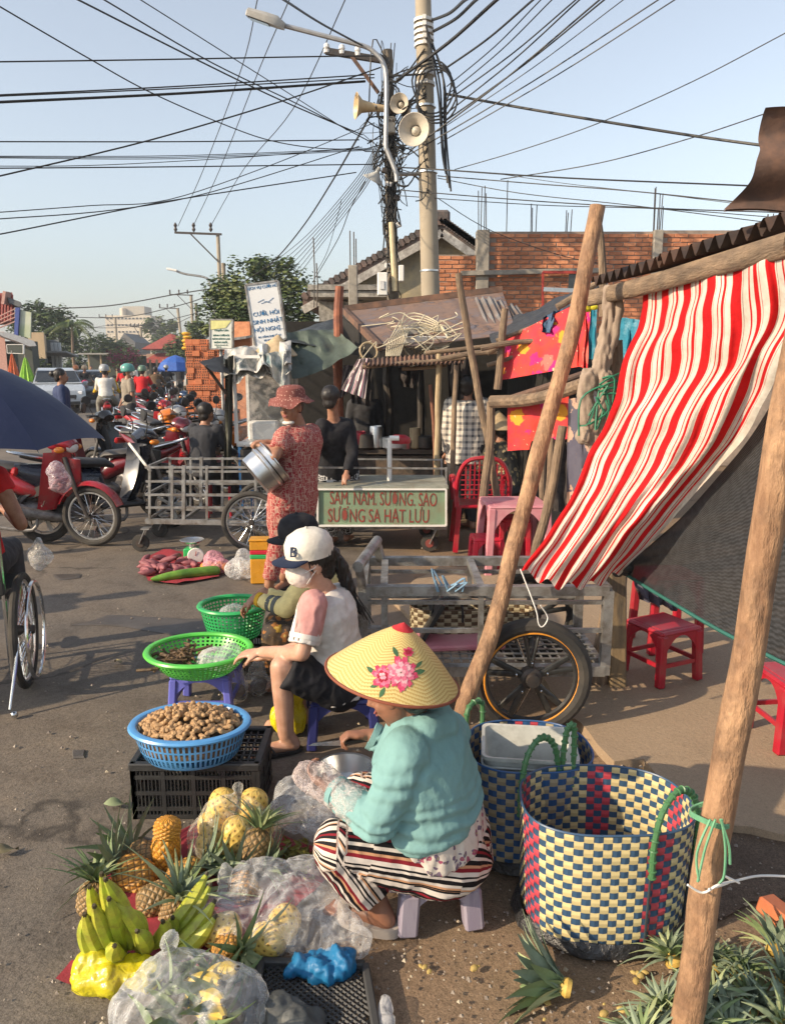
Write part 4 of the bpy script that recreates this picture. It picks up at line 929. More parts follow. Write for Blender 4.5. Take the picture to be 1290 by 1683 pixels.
 g=MB();hull(g,[(.06,0,.70,.05,.02),(-.02,0,.74,.11,.045),(-.22,0,.755,.13,.05),(-.45,0,.79,.125,.045),(-.68,0,.84,.09,.035),(-.78,0,.86,.04,.02)]);g.build('seat',m_seat,t)
 g=MB();g.tube(smoothline([V((-.55,.1,.82)),V((-.8,.09,.88)),V((-.88,0,.9)),V((-.8,-.09,.88)),V((-.55,-.1,.82))],4),.012,6);g.build('grab_rail',m_chrome,t)
 g=MB();g.box((-.84,0,.72),(.06,.17,.08),rotm(0,.3,0),.02);g.build('tail_light',m_tail,t)
 fender((xr,0,r_),r_+.06,pi*.45,pi*.93,.14).build('rear_fender',m_black,t)
 g=MB();g.box((-.95,0,.50),(.015,.20,.14),rotm(0,.3,0));g.build('number_plate',m_white,t)
 text('68-F1',.05,(-.963,0,.53),(0,-1,0),(.3,0,1),m_dark,t,extr=.003)
 g=MB();g.tube(smoothline([V((.14,-.1,.3)),V((.1,-.13,.17)),V((-.2,-.15,.19)),V((-.4,-.16,.24))],3),.016,8);g.tube([V((-.38,-.165,.24)),V((-.45,-.165,.25)),V((-.85,-.17,.36)),V((-.9,-.17,.375))],[.03,.045,.05,.03],12);g.build('exhaust',m_eng,t)
 g=MB();g.rod((.05,-.2,.28),(.05,.2,.28),.012);g.rod((-.2,-.22,.33),(-.2,.22,.33),.01);g.rod((-.05,.08,.25),(-.1,.2,.02),.011);g.box((-.1,.2,.015),(.05,.04,.01));g.build('foot_pegs',m_dark,t)
 g=MB();g.tube(smoothline([V((.38,.03,.95)),V((.5,.08,.75)),V((.5,.07,.5)),V((.6,.07,.36))],3),.006,5);g.build('brake_cable',m_black,t)
 if extras and style=='under':
  g=MB()
  for k in range(5):g.rod((.29-.012*k,-.1+.05*k,.62),(.20,-.1+.05*k,.40),.006,5)
  g.rod((.29,-.12,.62),(.27,.12,.62),.007);g.rod((.2,-.12,.4),(.2,.12,.4),.007);g.build('front_rack',m_chrome,t)
 return t
def paint_(nm,c,c2=None):return mat('bike_paint_'+nm,c,c2 or tuple(x*.8 for x in lin(c)),rough=.25,ns=3,bump=0,coat=.6)
pb_dark=paint_('ink',(.012,.016,.03));pb_wine=paint_('wine',(.16,.012,.02));pb_or=paint_('orange',(.62,.17,.015));pb_blk=paint_('black',(.014,.014,.016));pb_blue=paint_('blue',(.02,.05,.12));pb_red=paint_('bright_red',(.42,.012,.018));pb_sil=paint_('silver',(.28,.29,.30))
A_=bike('red motorbike with spoked front wheel and a bag of sweet potatoes on its rack')
A_.location=V((X(58,6.2)-.02,6.4,0));wf=gz(152,897)
A_.location=(wf.x-.60,wf.y+.06,0);A_.rotation_euler.z=radians(-6)
Sc=bike('dark blue scooter with beige leg panel parked behind the pushcart cage','scooter',pb_dark)
def place(lab,src,loc,rz,paint,**kw):
 c=copy_tree(src,None,lab,None,loc,rz,{'bike_paint':paint,'bike_paint_ink':paint},**kw);return c
bpy.context.view_layer.update()
def G2(px,Y):return V((at(px,650,Y).x,Y,0))
bk=[('wine red motorbike facing left behind the scooter, its black seat showing',A_,G2(165,8.3),radians(186),pb_wine),('motorbike with dark visor and maroon cowl behind the scooter',A_,G2(262,9.6),radians(-35),pb_wine),('black motorbike with a large round mirror beside the standing man',Sc,G2(200,10.6),radians(150),pb_blk),('black underbone motorbike just left of the food stall',A_,G2(300,10.4),radians(-20),pb_blk),('orange front scooter beside the brick stack',Sc,G2(318,11.4),radians(205),pb_or),('silver scooter with pale headlamp cowl among the parked bikes',Sc,G2(268,12.4),radians(-40),pb_sil),('red motorbike right beside the standing man in grey',A_,G2(245,14.2),radians(-30),pb_red),('black motorbike in the middle of the parked row',A_,G2(285,14.0),radians(-25),pb_blk),('maroon motorbike further up the parked row',A_,G2(262,17.5),radians(-35),pb_wine),('blue motorbike near the far end of the parked row',Sc,G2(288,19),radians(-40),pb_blue),('grey moped leaning by the brick stack',A_,G2(342,11.6),radians(-60),pb_sil)]
for lab,src,loc,rz,pt_ in bk:place(lab,src,loc,rz,pt_)
sw=gz(283,868);Sc.location=(sw.x-.52,sw.y-.33,0);Sc.rotation_euler.z=radians(34)
def local(o,p):bpy.context.view_layer.update();return o.matrix_world.inverted()@V(p)
m_beige=mat('beige_panel',(.40,.29,.21),(.30,.21,.15),rough=.6)
g=MB();g.grid(lambda u,v:V((.41-.10*v-.16*(1-v)*abs(u-.5),(u-.5)*(.14+.28*v),.82-.46*v))+V((-.07,0,0)),8,6);g.build('inner_panel',m_beige,Sc)
# ========== PEOPLE HELPERS
def tors(g,pts,side,n=16):
 pts=[(V(p),a,b)for p,a,b in pts]
 d=(pts[-1][0]-pts[0][0]).normalized();s_=V(side).normalized()
 g.tube([p for p,a,b in pts],[(a,b)for p,a,b in pts],n,up=d.cross(s_));return g
def hand(g,wrist,d,pn,sc=1.0,curl=.5,thumb=1,spread=.15,r0=.0085):
 d=V(d).normalized();pn=V(pn);pn=(pn-d*pn.dot(d)).normalized();s_=d.cross(pn)*thumb;w=V(wrist)
 M=Matrix((s_,d,pn)).transposed()
 if M.determinant()<0:M=Matrix((-s_,d,pn)).transposed()
 g.ball(w+d*.045*sc,(.036*sc,.05*sc,.016*sc),M)
 chain(g,[(w-d*.02,.024*sc),(w+d*.02,.022*sc)])
 for k,L in enumerate((.070,.078,.073,.058)):
  off=s_*(.028-.019*k)*sc;p=w+d*.082*sc+off;c=0;r_=(r0-.0006*k)*sc;pts=[(w+d*.05*sc+off*.8,r_*1.1),(p,r_*1.1)]
  for q in range(3):
   c+=curl*(.75 if q==0 else 1.0);dd=d*cos(c)+pn*sin(c)+s_*spread*(1.5-k)*.3;p=p+dd.normalized()*L*sc*(.42,.32,.26)[q];pts.append((p,r_*(1,.93,.85)[q]))
  chain(g,pts,n=8)
 p=w+d*.02*sc+s_*.028*sc
 chain(g,[(w+d*.01,.014*sc),(p,.012*sc),(p+(d*.75+s_*.55+pn*.25).normalized()*.034*sc,.011*sc),(p+(d*.8+s_*.35+pn*.5).normalized()*.062*sc,.009*sc)],n=8)
def frame(f,u=V((0,0,1))):
 f=V(f).normalized();u=V(u);u=(u-f*u.dot(f)).normalized();return f,u,f.cross(u)
def headmesh(g,c,f,u,sc=1.0):
 f,u,s_=frame(f,u);M=Matrix((s_,f,u)).transposed();c=V(c)
 g.ball(c+u*.025*sc-f*.012*sc,(.074*sc,.093*sc,.088*sc),M,20,14)
 g.ball(c-u*.035*sc+f*.028*sc,(.056*sc,.055*sc,.072*sc),M,16,10)
 g.ball(c-u*.088*sc+f*.052*sc,(.028*sc,.022*sc,.018*sc),M,10,8)
 g.tube([c+u*.018*sc+f*.075*sc,c-u*.022*sc+f*.098*sc,c-u*.032*sc+f*.082*sc],[.008*sc,.014*sc,.010*sc],8)
 for q in(-1,1):
  g.ball(c-u*.008*sc+s_*q*.074*sc-f*.005*sc,(.010*sc,.020*sc,.032*sc),M,8,6)
  g.ball(c+u*.022*sc+f*.068*sc+s_*q*.03*sc,(.024*sc,.014*sc,.008*sc),M,8,6)
  g.ball(c-u*.028*sc+f*.052*sc+s_*q*.034*sc,(.022*sc,.02*sc,.022*sc),M,8,6)
 g.ball(c-u*.053*sc+f*.076*sc,(.024*sc,.013*sc,.011*sc),M,10,6)
m_eyew=mat('eye_white',(.6,.56,.52),bump=0,rough=.2);m_lip=mat('lips',(.30,.09,.08),bump=0)
def face(par,c,f,u,sc=1.0,mouth=True):
 f,u,s_=frame(f,u);M=Matrix((s_,f,u)).transposed();c=V(c)
 for q in(-1,1):
  e_=c+u*.006*sc+f*.071*sc+s_*q*.031*sc
  g=MB();g.ball(e_,(.0135*sc,.010*sc,.0065*sc),M);ey=g.build('eye',m_eyew,par)
  g=MB();g.ball(e_+f*.006*sc,(.0055*sc,.005*sc,.0058*sc),M);g.build('iris',m_hair,ey)
  g=MB();g.tube([e_+u*.017*sc-s_*.015*sc,e_+u*.021*sc+f*.003*sc,e_+u*.016*sc+s_*.016*sc],.0028*sc,6);g.build('eyebrow',m_hair,par)
 if mouth:
  g=MB();g.ball(c-u*.047*sc+f*.0885*sc,(.021*sc,.006*sc,.005*sc),M);g.ball(c-u*.056*sc+f*.086*sc,(.018*sc,.007*sc,.006*sc),M);g.build('lips',m_lip,par)
WR=[(.004,9,(1,1,.5)),(.0025,24,(1,1,.8))]
def figure(label,J,sk=m_skin,shirt=None,pants=None,sleeve=1.0,leg=1.0,vox=.014,hair='short',facing=(0,-1,0),headup=(0,0,1),shoes=None,w=1.0,hands=None,facepts=True,wr=True,hem=.0,group=None,loose=1.0,name='person',seat=False,parent_t=None):
 """J: joints in world coordinates; returns the thing"""
 J={k:V(v)for k,v in J.items()}
 hip=J['hip'];neck=J['neck'];side=(J['sr']-J['sl']).normalized()
 t=parent_t or thing(name,label,'person',V((hip.x,hip.y,0)),group)
 mid=lerp(hip,neck,.45);chest=lerp(hip,neck,.78);fz=(neck-hip).normalized()
 hs=J.get('hside',side);hs=V(hs).normalized()
 def arms(g,f0,f1,k,ends=(1,1)):
  for s_ in 'lr':
   sh,el_,wr_=J['s'+s_],J['e'+s_],J['h'+s_]
   L1=(el_-sh).length;L2=(wr_-el_).length
   if f1>=.5:chain(g,[(sh,.052*k*w),(el_,.040*k),(lerp(el_,wr_,min(1,(f1-.5)*2)),(.030 if f1>.9 else.036)*k)],ends)
   else:chain(g,[(sh,.052*k*w),(lerp(sh,el_,f1*2),.050*k)],ends)
 def legs(g,f1,k,ends=(1,1)):
  for s_ in 'lr':
   hp_=hip+hs*(.085 if s_=='r' else-.085)*w;kn,an=J['k'+s_],J['a'+s_]
   if f1>=.5:chain(g,[(hp_,.088*k*w),(lerp(hp_,kn,.5),.078*k*w),(kn,.056*k),(lerp(kn,an,.35),.054*k),(lerp(kn,an,min(1,(f1-.5)*2)),lerp(.056,.042,(f1-.5)*2)*k)],ends)
   else:chain(g,[(hp_,.088*k*w),(lerp(hp_,kn,f1*2),.072*k*w)],ends)
 g=MB();hc=J['head']
 tors(g,[(hip-fz*.06,.12*w,.09*w),(hip,.145*w,.10*w),(mid,.12*w,.085*w),(chest,.15*w,.098*w),(lerp(chest,neck,.6),.135*w,.08*w),(neck,.06,.055)],side)
 chain(g,[(lerp(chest,neck,.7),.055),(lerp(neck,hc,.75),.048)]);headmesh(g,hc,facing,headup,J.get('hsc',V((1,1,1))).x)
 arms(g,0,1.0,.9)
 for s_ in 'lr':
  el_,wr_=J['e'+s_],J['h'+s_];dd=(wr_-el_).normalized();hd_=(hands or{}).get(s_,(dd,V((0,0,-1))if abs(dd.z)<.8 else V((0,-1,0)),.5))
  if len(hd_)<4:hd_=tuple(hd_)+(1,)
  hand(g,wr_+dd*.01,hd_[0],hd_[1],.95,hd_[2],hd_[3])
 legs(g,1.0,.88)
 for s_ in 'lr':
  an=J['a'+s_];td=V(J.get('t'+s_,V(facing)));td.z=0;td.normalize();b_=V((an.x,an.y,an.z-.055))
  chain(g,[(an,.036),(b_-td*.035,.030),(b_+td*.07+V((0,0,-.006)),.028),(b_+td*.14+V((0,0,-.012)),.020)])
  if vox<=.008:
   sd=td.cross(V((0,0,1)))
   for q in range(5):chain(g,[(b_+td*.12+sd*(q-2)*.016+V((0,0,-.012)),.010),(b_+td*(.165-.006*abs(q-1))+sd*(q-2)*.017+V((0,0,-.017)),.0085 if q else.011)],n=8)
 remesh('body',g,sk,t,vox,3)
 if shirt:
  g=MB();k=1.17*loose
  lo=hip+fz*-hem
  tors(g,[(lo,.155*w*k,.115*w*k),(lerp(lo,mid,.6),.14*w*k,.108*w*k),(mid,.13*w*k,.10*w*k),(chest,.152*w*k,.108*w*k),(lerp(chest,neck,.62),.135*w*k,.088*w*k),(lerp(chest,neck,.97),.062,.058)],side)
  arms(g,0,sleeve,1.22*loose,(1,0));remesh('shirt',g,shirt,t,vox,3,WR if wr else None)
 if pants:
  g=MB();k=1.16*loose
  tors(g,[(hip-fz*.07,.12*w*k,.10*w*k),(hip,.146*w*k,.108*w*k),(lerp(hip,mid,.55),.13*w*k,.10*w*k)],side)
  legs(g,leg,1.2*loose,(1,0));remesh('trousers',g,pants,t,vox,3,WR if wr else None)
 f,u,s3=frame(facing,headup);M=Matrix((s3,f,u)).transposed()
 if hair and hair!='none':
  g=MB();g.ball(hc+u*.036-f*.022,(.083,.094,.088),M,20,12)
  if hair=='bun':g.ball(hc+u*.04-f*.13,(.05,.045,.05),M)
  if hair=='long':chain(g,[(hc-f*.06,.065),(hc-f*.09-u*.12,.05),(hc-f*.1-u*.3,.02)])
  g.ball(hc-u*.03-f*.055,(.066,.05,.06),M)
  remesh('hair',g,m_hair,t,max(vox,.009),3,[(.004,60,(1,1,.2))])
 if facepts:face(t,hc,f,u)
 if shoes:
  for s_ in 'lr':
   an=J['a'+s_];td=V(J.get('t'+s_,V(facing)));td.z=0;td.normalize();g=MB();b_=V((an.x,an.y,an.z-.075))+td*.05
   P=[b_+td*.13*cos(a)+td.cross(V((0,0,1)))*.043*sin(a)for a in[2*pi*i/14 for i in range(14)]]
   g.prism([p-V((0,0,.012))for p in P],(0,0,.022));g.build('sandal',shoes,t)
 return t
def stand(base,h=1.6,face_=(0,-1,0),arms='down',lean=0.0):
 """joint set for a standing figure"""
 b=V(base);f=V(face_).normalized();s_=f.cross(V((0,0,1)));k=h/1.6
 J=dict(hip=b+V((0,0,.86*k)),neck=b+f*lean*.5+V((0,0,1.36*k)),head=b+f*(.02+lean*.65)+V((0,0,1.49*k)))
 J['sl']=J['neck']-s_*.165*k-V((0,0,.045));J['sr']=J['neck']+s_*.165*k-V((0,0,.045))
 J['el']=J['sl']-s_*.05+V((0,0,-.27*k));J['er']=J['sr']+s_*.05+V((0,0,-.27*k))
 J['hl']=J['el']+f*.06+V((0,0,-.23*k));J['hr']=J['er']+f*.06+V((0,0,-.23*k))
 J['kl']=b-s_*.09+f*.02+V((0,0,.46*k));J['kr']=b+s_*.09+f*.02+V((0,0,.46*k))
 J['al']=b-s_*.09+V((0,0,.085));J['ar']=b+s_*.09+V((0,0,.085));return J
def sitj(base,seat_h,face_,h=1.6,lean=.1,spread=.12,knee=None,handz=None):
 b=V(base);f=V(face_).normalized();s_=f.cross(V((0,0,1)));k=h/1.6;z=seat_h+.09
 J=dict(hip=b+V((0,0,z)),neck=b+f*lean+V((0,0,z+.50*k)),head=b+f*(lean*1.2+.02)+V((0,0,z+.63*k)))
 J['sl']=J['neck']-s_*.165*k-V((0,0,.045));J['sr']=J['neck']+s_*.165*k-V((0,0,.045))
 kz=max(seat_h+.06,.43*k)
 for q,sg in(('l',-1),('r',1)):
  J['k'+q]=b+s_*sg*spread+f*sqrt(max(.02,(.42*k)**2-(kz-z)**2))+V((0,0,kz));J['a'+q]=V((J['k'+q].x,J['k'+q].y,.085))+f*sqrt(max(.0,.0))
  J['e'+q]=J['s'+q]+s_*sg*.04+f*.12+V((0,0,-.24*k));J['h'+q]=J['e'+q]+f*.2+s_*-sg*.05+V((0,0,(handz if handz is not None else-.05)))
 return J
def helmet(par,c,m,visor=True,facing=(0,-1,0)):
 f,u,s3=frame(facing);M=Matrix((s3,f,u)).transposed();g=MB();c=V(c)
 g.lathe(c+V((0,0,.01)),[(.115,-.02),(.12,0),(.118,.05),(.10,.10),(.06,.135),(0,.145)],18,M,sy=1.12);g.build('helmet',m,par)
 if visor:g=MB();g.grid(lambda a,b:c+M@V((cos(pi*a)*.11,.12+sin(pi*a)*.06+b*.03*sin(pi*a),.02-.01*b)),10,2);g.build('peak',m,par)
def conehat(par,c,R_,Hc,m,tilt=I3,name='conical_hat',rimm=None,top=None):
 g=MB();n=48
 g.lathe(c,[(R_*.985,-.008),(R_,0),(R_*.66,Hc*.36),(R_*.33,Hc*.69),(R_*.05,Hc*.985),(0,Hc)],n,tilt);g.lathe(c,[(0,Hc-.014),(R_*.33,Hc*.69-.012),(R_*.66,Hc*.36-.012),(R_*.98,-.010)],n,tilt)
 h=g.build(name,m,par,ang=60)
 if rimm:g=MB();g.tube([V(c)+tilt@V((cos(2*pi*k/n)*R_,sin(2*pi*k/n)*R_,0))for k in range(n)],.006,6,closed=True);g.build('rim_binding',rimm,h)
 return h
# ========== STREET PEOPLE
c_grey=cloth('grey_shirt',(.27,.235,.19));c_dgrey=cloth('dark_trousers',(.05,.05,.055));c_white=cloth('white_cloth',(.66,.64,.6));c_blk=cloth('black_cloth',(.014,.014,.017),(.024,.024,.028))
c_red=cloth('red_cloth',(.52,.02,.025));c_olive=cloth('olive_trousers',(.22,.21,.18))
b=G2(211,15.5);J=stand(b,1.66,(.75,.6,0));J['al']=J['al'];f_=V((.75,.6,0)).normalized()
J['hl']=J['hip']-f_*.14+V((-.03,0,.02));J['hr']=J['hip']-f_*.14+V((.03,0,.0))
p=figure('man standing with hands behind his back in grey shirt, teal helmet and face mask',J,shirt=c_grey,pants=c_dgrey,sleeve=.38,vox=.016,facing=(.8,.1,0),shoes=m_black)
helmet(p,J['head']+V((0,0,.02)),plastic('teal_helmet',(.10,.30,.27),.25),facing=(.8,.1,0))
g=MB();f,u,s3=frame((.8,.1,0));g.ball(J['head']-u*.035+f*.055,(.055,.052,.05),Matrix((s3,f,u)).transposed());g.build('face_mask',c_white,p)
def rider(lab,px,Y,rz,paint,shirt,helm,style=A_,pants=c_dgrey,hairm=None,scale_lab=None):
 loc=G2(px,Y);bkc=copy_tree(style,None,('bike under the '+lab),'ridden motorbikes',loc,rz,{'bike_paint':paint,'bike_paint_ink':paint});bkc['category']='motorbike'
 Rm_=Matrix.Rotation(rz,3,'Z')
 def L(x,y,z):return loc+Rm_@V((x,y,z))
 J=dict(hip=L(-.2,0,.88),neck=L(-.08,0,1.36),head=L(-.04,0,1.5),sl=L(-.1,.17,1.31),sr=L(-.1,-.17,1.31),el=L(.05,.25,1.08),er=L(.05,-.25,1.08),hl=L(.26,.3,1.02),hr=L(.26,-.3,1.02),kl=L(.16,.16,.75),kr=L(.16,-.16,.75),al=L(.05,.17,.37),ar=L(.05,-.17,.37))
 f=Rm_@V((1,0,0));J['tl']=f;J['tr']=f
 q=figure(lab,J,shirt=shirt,pants=pants,vox=.022,facing=f,wr=False,facepts=False,hair='short')
 if helm:helmet(q,J['head']+V((0,0,.02)),helm,facing=f)
 return q,L
away=pi/2+.34;tow=away+pi
q,L=rider('rider in yellow with a yellow helmet, carrying a passenger',176,19,away,pb_wine,cloth('yellow_cloth',(.65,.42,.02)),plastic('yellow_helmet',(.72,.45,.04),.3),pants=c_olive)
J2=dict(hip=L(-.52,.02,.92),neck=L(-.42,.02,1.38),head=L(-.38,.02,1.53),sl=L(-.42,.18,1.33),sr=L(-.42,-.14,1.33),el=L(-.25,.22,1.12),er=L(-.25,-.2,1.12),hl=L(-.05,.1,1.05),hr=L(-.05,-.1,1.05),kl=L(-.15,.2,.78),kr=L(-.15,-.2,.78),al=L(-.2,.2,.42),ar=L(-.2,-.2,.42))
q=figure('passenger in a white top and grey helmet behind the rider in yellow',J2,shirt=c_white,pants=c_olive,vox=.022,facing=L(1,0,0)-L(0,0,0),wr=False,facepts=False);helmet(q,J2['head']+V((0,0,.02)),plastic('grey_helmet',(.35,.36,.37),.25),facing=L(1,0,0)-L(0,0,0))
q,L=rider('rider in a bright red jacket seen from behind',237,22,away-.3,pb_red,c_red,plastic('green_helmet',(.12,.2,.14),.3))
q,L=rider('rider in red with white helmet beyond the man in grey',206,30,away,pb_red,c_red,plastic('white_helmet',(.7,.7,.7),.3))
q,L=rider('oncoming rider on a pink fronted motorbike in the middle of the road',142,32,tow,paint_('pink',(.45,.03,.10)),c_blk,plastic('tan_helmet',(.5,.36,.22),.3))
q,L=rider('oncoming rider with an orange helmet beside the dark sedan',128,33,tow,pb_blk,c_dgrey,plastic('orange_helmet',(.65,.22,.08),.3))
q,L=rider('farther oncoming rider in red between the trees and the white helmet',153,42,tow,pb_blk,c_red,None)
q,L=rider('rider in dark clothes near the blue parasol',258,27,away-.2,pb_blk,cloth('brown_cloth',(.12,.08,.05)),None)
q,L=rider('rider in black coming down beside the blue parasol',275,36,away+.1,pb_blk,c_blk,plastic('grey_helmet',(.3,.3,.3),.3))
b=G2(101,11.8);J=stand(b,1.63,(.8,.4,0))
def dots():
 m,t,b_=newmat('polka_dots');co=coords(t);v=tex(t,co,10,kind='Voronoi',out='Distance')
 t.links.new(mixc(t,ramp(t,v,[(.30,(1,1,1)),(.36,(0,0,0))]),(.02,.035,.10),(.62,.66,.7)),b_.inputs['Base Color']);b_.inputs['Roughness'].default_value=.8;return m
figure('woman with a black bun in a navy polka dot top, standing behind the umbrella',J,shirt=dots(),pants=c_blk,sleeve=.8,vox=.014,facing=(.9,.3,0),hair='bun')
b=G2(28,30);J=stand(b,1.6,(0,-1,0));q=figure('person in a pink helmet behind the silver hatchback',J,shirt=c_grey,pants=c_blk,vox=.022,wr=False,facepts=False);helmet(q,J['head']+V((0,0,.02)),plastic('pink_helmet',(.7,.12,.25),.3))
pp=thing('parasol','blue parasol with white valance beside the white sedan','parasol',G2(288,38));c=at(288,583,38)
g=MB();g.lathe(c+V((0,0,-.75)),[(.9,-.05),(.95,0),(.72,.4),(.4,.62),(0,.75)],10);g.build('canopy',mat('blue_canopy',(.03,.12,.45),(.02,.08,.35)),pp,smooth=False)
g=MB();g.box(c+V((-.25,-.6,-1.0)),(.8,.02,.5));g.build('valance',c_white,pp)
g=MB();g.rod(V((c.x,38,0)),c,.025);g.build('pole',m_galv,pp)
for k,(px,Y,lb,mm)in enumerate(((222,46,'pedestrian in white far down the street',c_white),(243,50,'pedestrian in brown by the red roofed house',c_grey),(282,41,'person in dark blue under the blue parasol',cloth('navy_cloth',(.02,.03,.07))),(298,44,'person in black beside the parasol pole',c_blk))):
 figure(lb,stand(G2(px,Y),1.6,(0,-1,0)),shirt=mm,pants=c_dgrey,vox=.03,wr=False,facepts=False)
# ========== SHACKS
def post(pts,r,lab,m=m_wood,name='wooden_post',knots=True,n=10,root=None):
 P_=smoothline([V(p)for p in pts],6);rr_=random.Random(int(P_[0].x*100))
 k=len(P_);rs=[lerp(r,r*.86,i/k)*(1+.07*noise.noise(P_[i]*6))for i in range(k)]
 P2_=[p+V((noise.noise(p*3),noise.noise(p*3+V((7,0,0))),0))*r*.35 for p in P_]
 g=MB();g.tube(P2_,rs,n)
 if root:return g.build(name,m,root)
 t=g.build(name,m,loc=V(pts[0]),label=lab,cat='post' if name!='bamboo_post' else 'bamboo post');return t
def sheet(name,lab,fn,nu,nv,m,cat='roof sheet',th=.006,root=None,**kw):
 g=MB();g.grid(fn,nu,nv);g.grid(lambda u,v:fn(1-u,v)+V((0,0,-th)),nu,nv)
 c=V(fn(.5,.5));return g.build(name,m,root,loc=c,**({}if root else dict(label=lab,cat=cat)),**kw)
def bil(a,b,c,d):return lambda u,v:lerp(lerp(V(a),V(b),u),lerp(V(d),V(c),u),v)
def cor(f,n,amp):return lambda u,v:f(u,v)+V((0,0,amp*sin(u*n*2*pi)))
def flakes():
 m,t,b_=newmat('flaking_roof');co=coords(t);n_=tex(t,co,5,8,.72);n2_=tex(t,co,2,5,.7)
 c=ramp(t,n_,[(.0,(.10,.085,.10)),(.47,(.13,.115,.13)),(.49,(.035,.025,.022)),(.51,(.18,.11,.08)),(.62,(.23,.145,.108))])
 t.links.new(mixc(t,ramp(t,n2_,[(.4,(0,0,0)),(.6,(1,1,1))]),c,(.17,.115,.095)),b_.inputs['Base Color']);b_.inputs['Roughness'].default_value=.85;bumpto(t,b_,n_,.6,.02);return m
m_flake=flakes()
sh=thing('market_shack','dark open market shack with a flaking brown sheet roof','shack',(at(700,800,8.5).x,8.5,0))
tl,tr,br,bl=at(566,512,9.6),at(826,480,9.6),at(850,548,7.9),at(628,574,7.9)
sheet('roof','',bil(tl,tr,br,bl),20,12,m_flake,root=sh)
g=MB();g.beam(tl+V((0,.02,.04)),tr+V((0,.02,.04)),.04,.07);g.beam(tl+V((0,0,.01)),bl+V((-.02,0,.02)),.05,.07);g.build('roof_trim',m_rust,sh)
g=MB();g.beam(tl+V((-.3,.2,-.1)),tl+V((-.3,.2,-1.0)),.5,.05);g.build('fascia',m_black,sh)if False else None
a,b,c,d=at(598,590,7.75),at(760,578,7.75),at(762,596,7.5),at(598,600,7.5)
sheet('awning_sheet','',cor(bil(a,b,c,d),22,.012),110,3,m_rust,root=sh)
for k,(x0,y0,x1,y1,yy)in enumerate(((596,603,690,592,7.6),(650,598,765,588,7.55),(660,606,735,600,7.7),(700,580,860,560,7.6))):
 post([at(x0,y0,yy),at((x0+x1)/2,(y0+y1)/2+1,yy),at(x1,y1,yy)],.022,'',m_woodx,'rafter',root=sh)
dk=mat('near_black',(.012,.011,.010),(.02,.018,.016),rough=.95)  # even near-black colour of the shack walls and roof lining
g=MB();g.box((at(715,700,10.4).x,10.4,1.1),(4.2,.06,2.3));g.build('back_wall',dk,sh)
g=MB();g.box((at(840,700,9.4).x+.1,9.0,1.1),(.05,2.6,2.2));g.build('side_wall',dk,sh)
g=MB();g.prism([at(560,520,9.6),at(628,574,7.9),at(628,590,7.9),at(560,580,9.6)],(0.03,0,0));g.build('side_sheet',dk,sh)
def vbase(x,y,Y):p=at(x,y,Y);return V((p.x,Y,0))
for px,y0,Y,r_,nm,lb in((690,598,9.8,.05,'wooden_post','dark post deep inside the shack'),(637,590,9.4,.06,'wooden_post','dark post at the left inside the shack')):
 p=at(px,y0,Y);post([V((p.x,Y,0)),V((p.x+.02,Y,p.z/2)),p],r_,lb,mat('dark_wood',(.05,.04,.035),(.03,.025,.02)),nm)  # posts inside the shack get a darker brown than the other posts
def pst(pts,Y,r_,lb,m=m_wood,nm='wooden_post',foot=True):
 q=[at(x,y,Y if not isinstance(Y,tuple)else lerp(Y[0],Y[1],i/(len(pts)-1)))for i,(x,y)in enumerate(pts)]
 if foot:q.append(V((q[-1].x,q[-1].y,-.02)))
 return post(q[::-1],r_,lb,m,nm)
pst([(723,581),(719,700),(718,790)],7.6,.032,'straight pale bamboo post at the front of the shack',m_bamboo,'bamboo_post')
pst([(750,600),(746,700),(741,860)],7.5,.028,'thin crooked post just right of the bamboo post')
pst([(707,632),(713,700),(716,785)],7.9,.022,'short reddish stick leaning inside the shack by the bamboo post',mat('red_wood',(.22,.09,.05),(.13,.05,.03)))
pst([(754,449),(768,545),(785,640),(800,720),(818,820),(833,908)],6.7,.035,'long crooked pole leaning right, tied with cord to the horizontal log')
pst([(829,507),(822,580),(818,640)],6.75,.034,'stub post standing up from the horizontal log',foot=False)
pst([(806,660),(802,760),(790,850)],6.6,.04,'post under the log bound with pale string',foot=True)
pst([(557,470),(556,550),(556,620)],8.6,.055,'rust red post behind the green tarp',mat('rusty_post',(.30,.10,.05),(.17,.055,.03),ns=14))
pst([(983,366),(988,420),(990,520)],4.2,.022,'thin forked stick behind the top of the leaning log',foot=False)
pst([(905,720),(902,800),(885,880)],6.2,.03,'thin post behind the red floral cloth, right one')
pst([(893,725),(890,850)],6.5,.03,'thin post behind the red floral cloth, left one')
l0,l1,l2=at(805,660,6.5),at(880,655,6.2),at(985,622,5.6)
post([l0,l1,l2],.055,'thick weathered log laid level above the lower floral cloth',m_woodx,'horizontal_log')
post([at(757,470,6.6),at(757,471,6.6)]if False else[at(840,655,6.45),at(900,635,6.2),at(965,612,6.1)],.03,'split plank lying on top of the level log',m_rust,'plank')
for k,(p0,p1,yy,lb)in enumerate((((810,575),(968,490),7.2,'black sagging sheet edge'),((790,560),(960,482),7.6,'upper'),((820,592),(900,560),7.0,'lower'))):
 pass
sheet('tarpaulin','black plastic sheet over the low roof beside the red floral cloth',lambda u,v:lerp(lerp(at(812,570,7.0),at(1000,468,7.0),u),lerp(at(800,545,8.6),at(990,455,8.6),u),v)+V((0,0,.06*noise.noise(V((u*6,v*4,1))))),24,8,mat('black_sheet',(.02,.02,.022),(.04,.04,.04),rough=.5,bump=.6,bs=12,bd=.03),'tarpaulin')
stks=[((800,580),(930,512),6.9),((815,560),(960,498),6.8),((790,572),(880,560),6.7),((840,555),(970,520),6.9),((800,600),(865,578),6.8),((915,505),(985,462),6.4),((725,590),(830,578),7.4)]
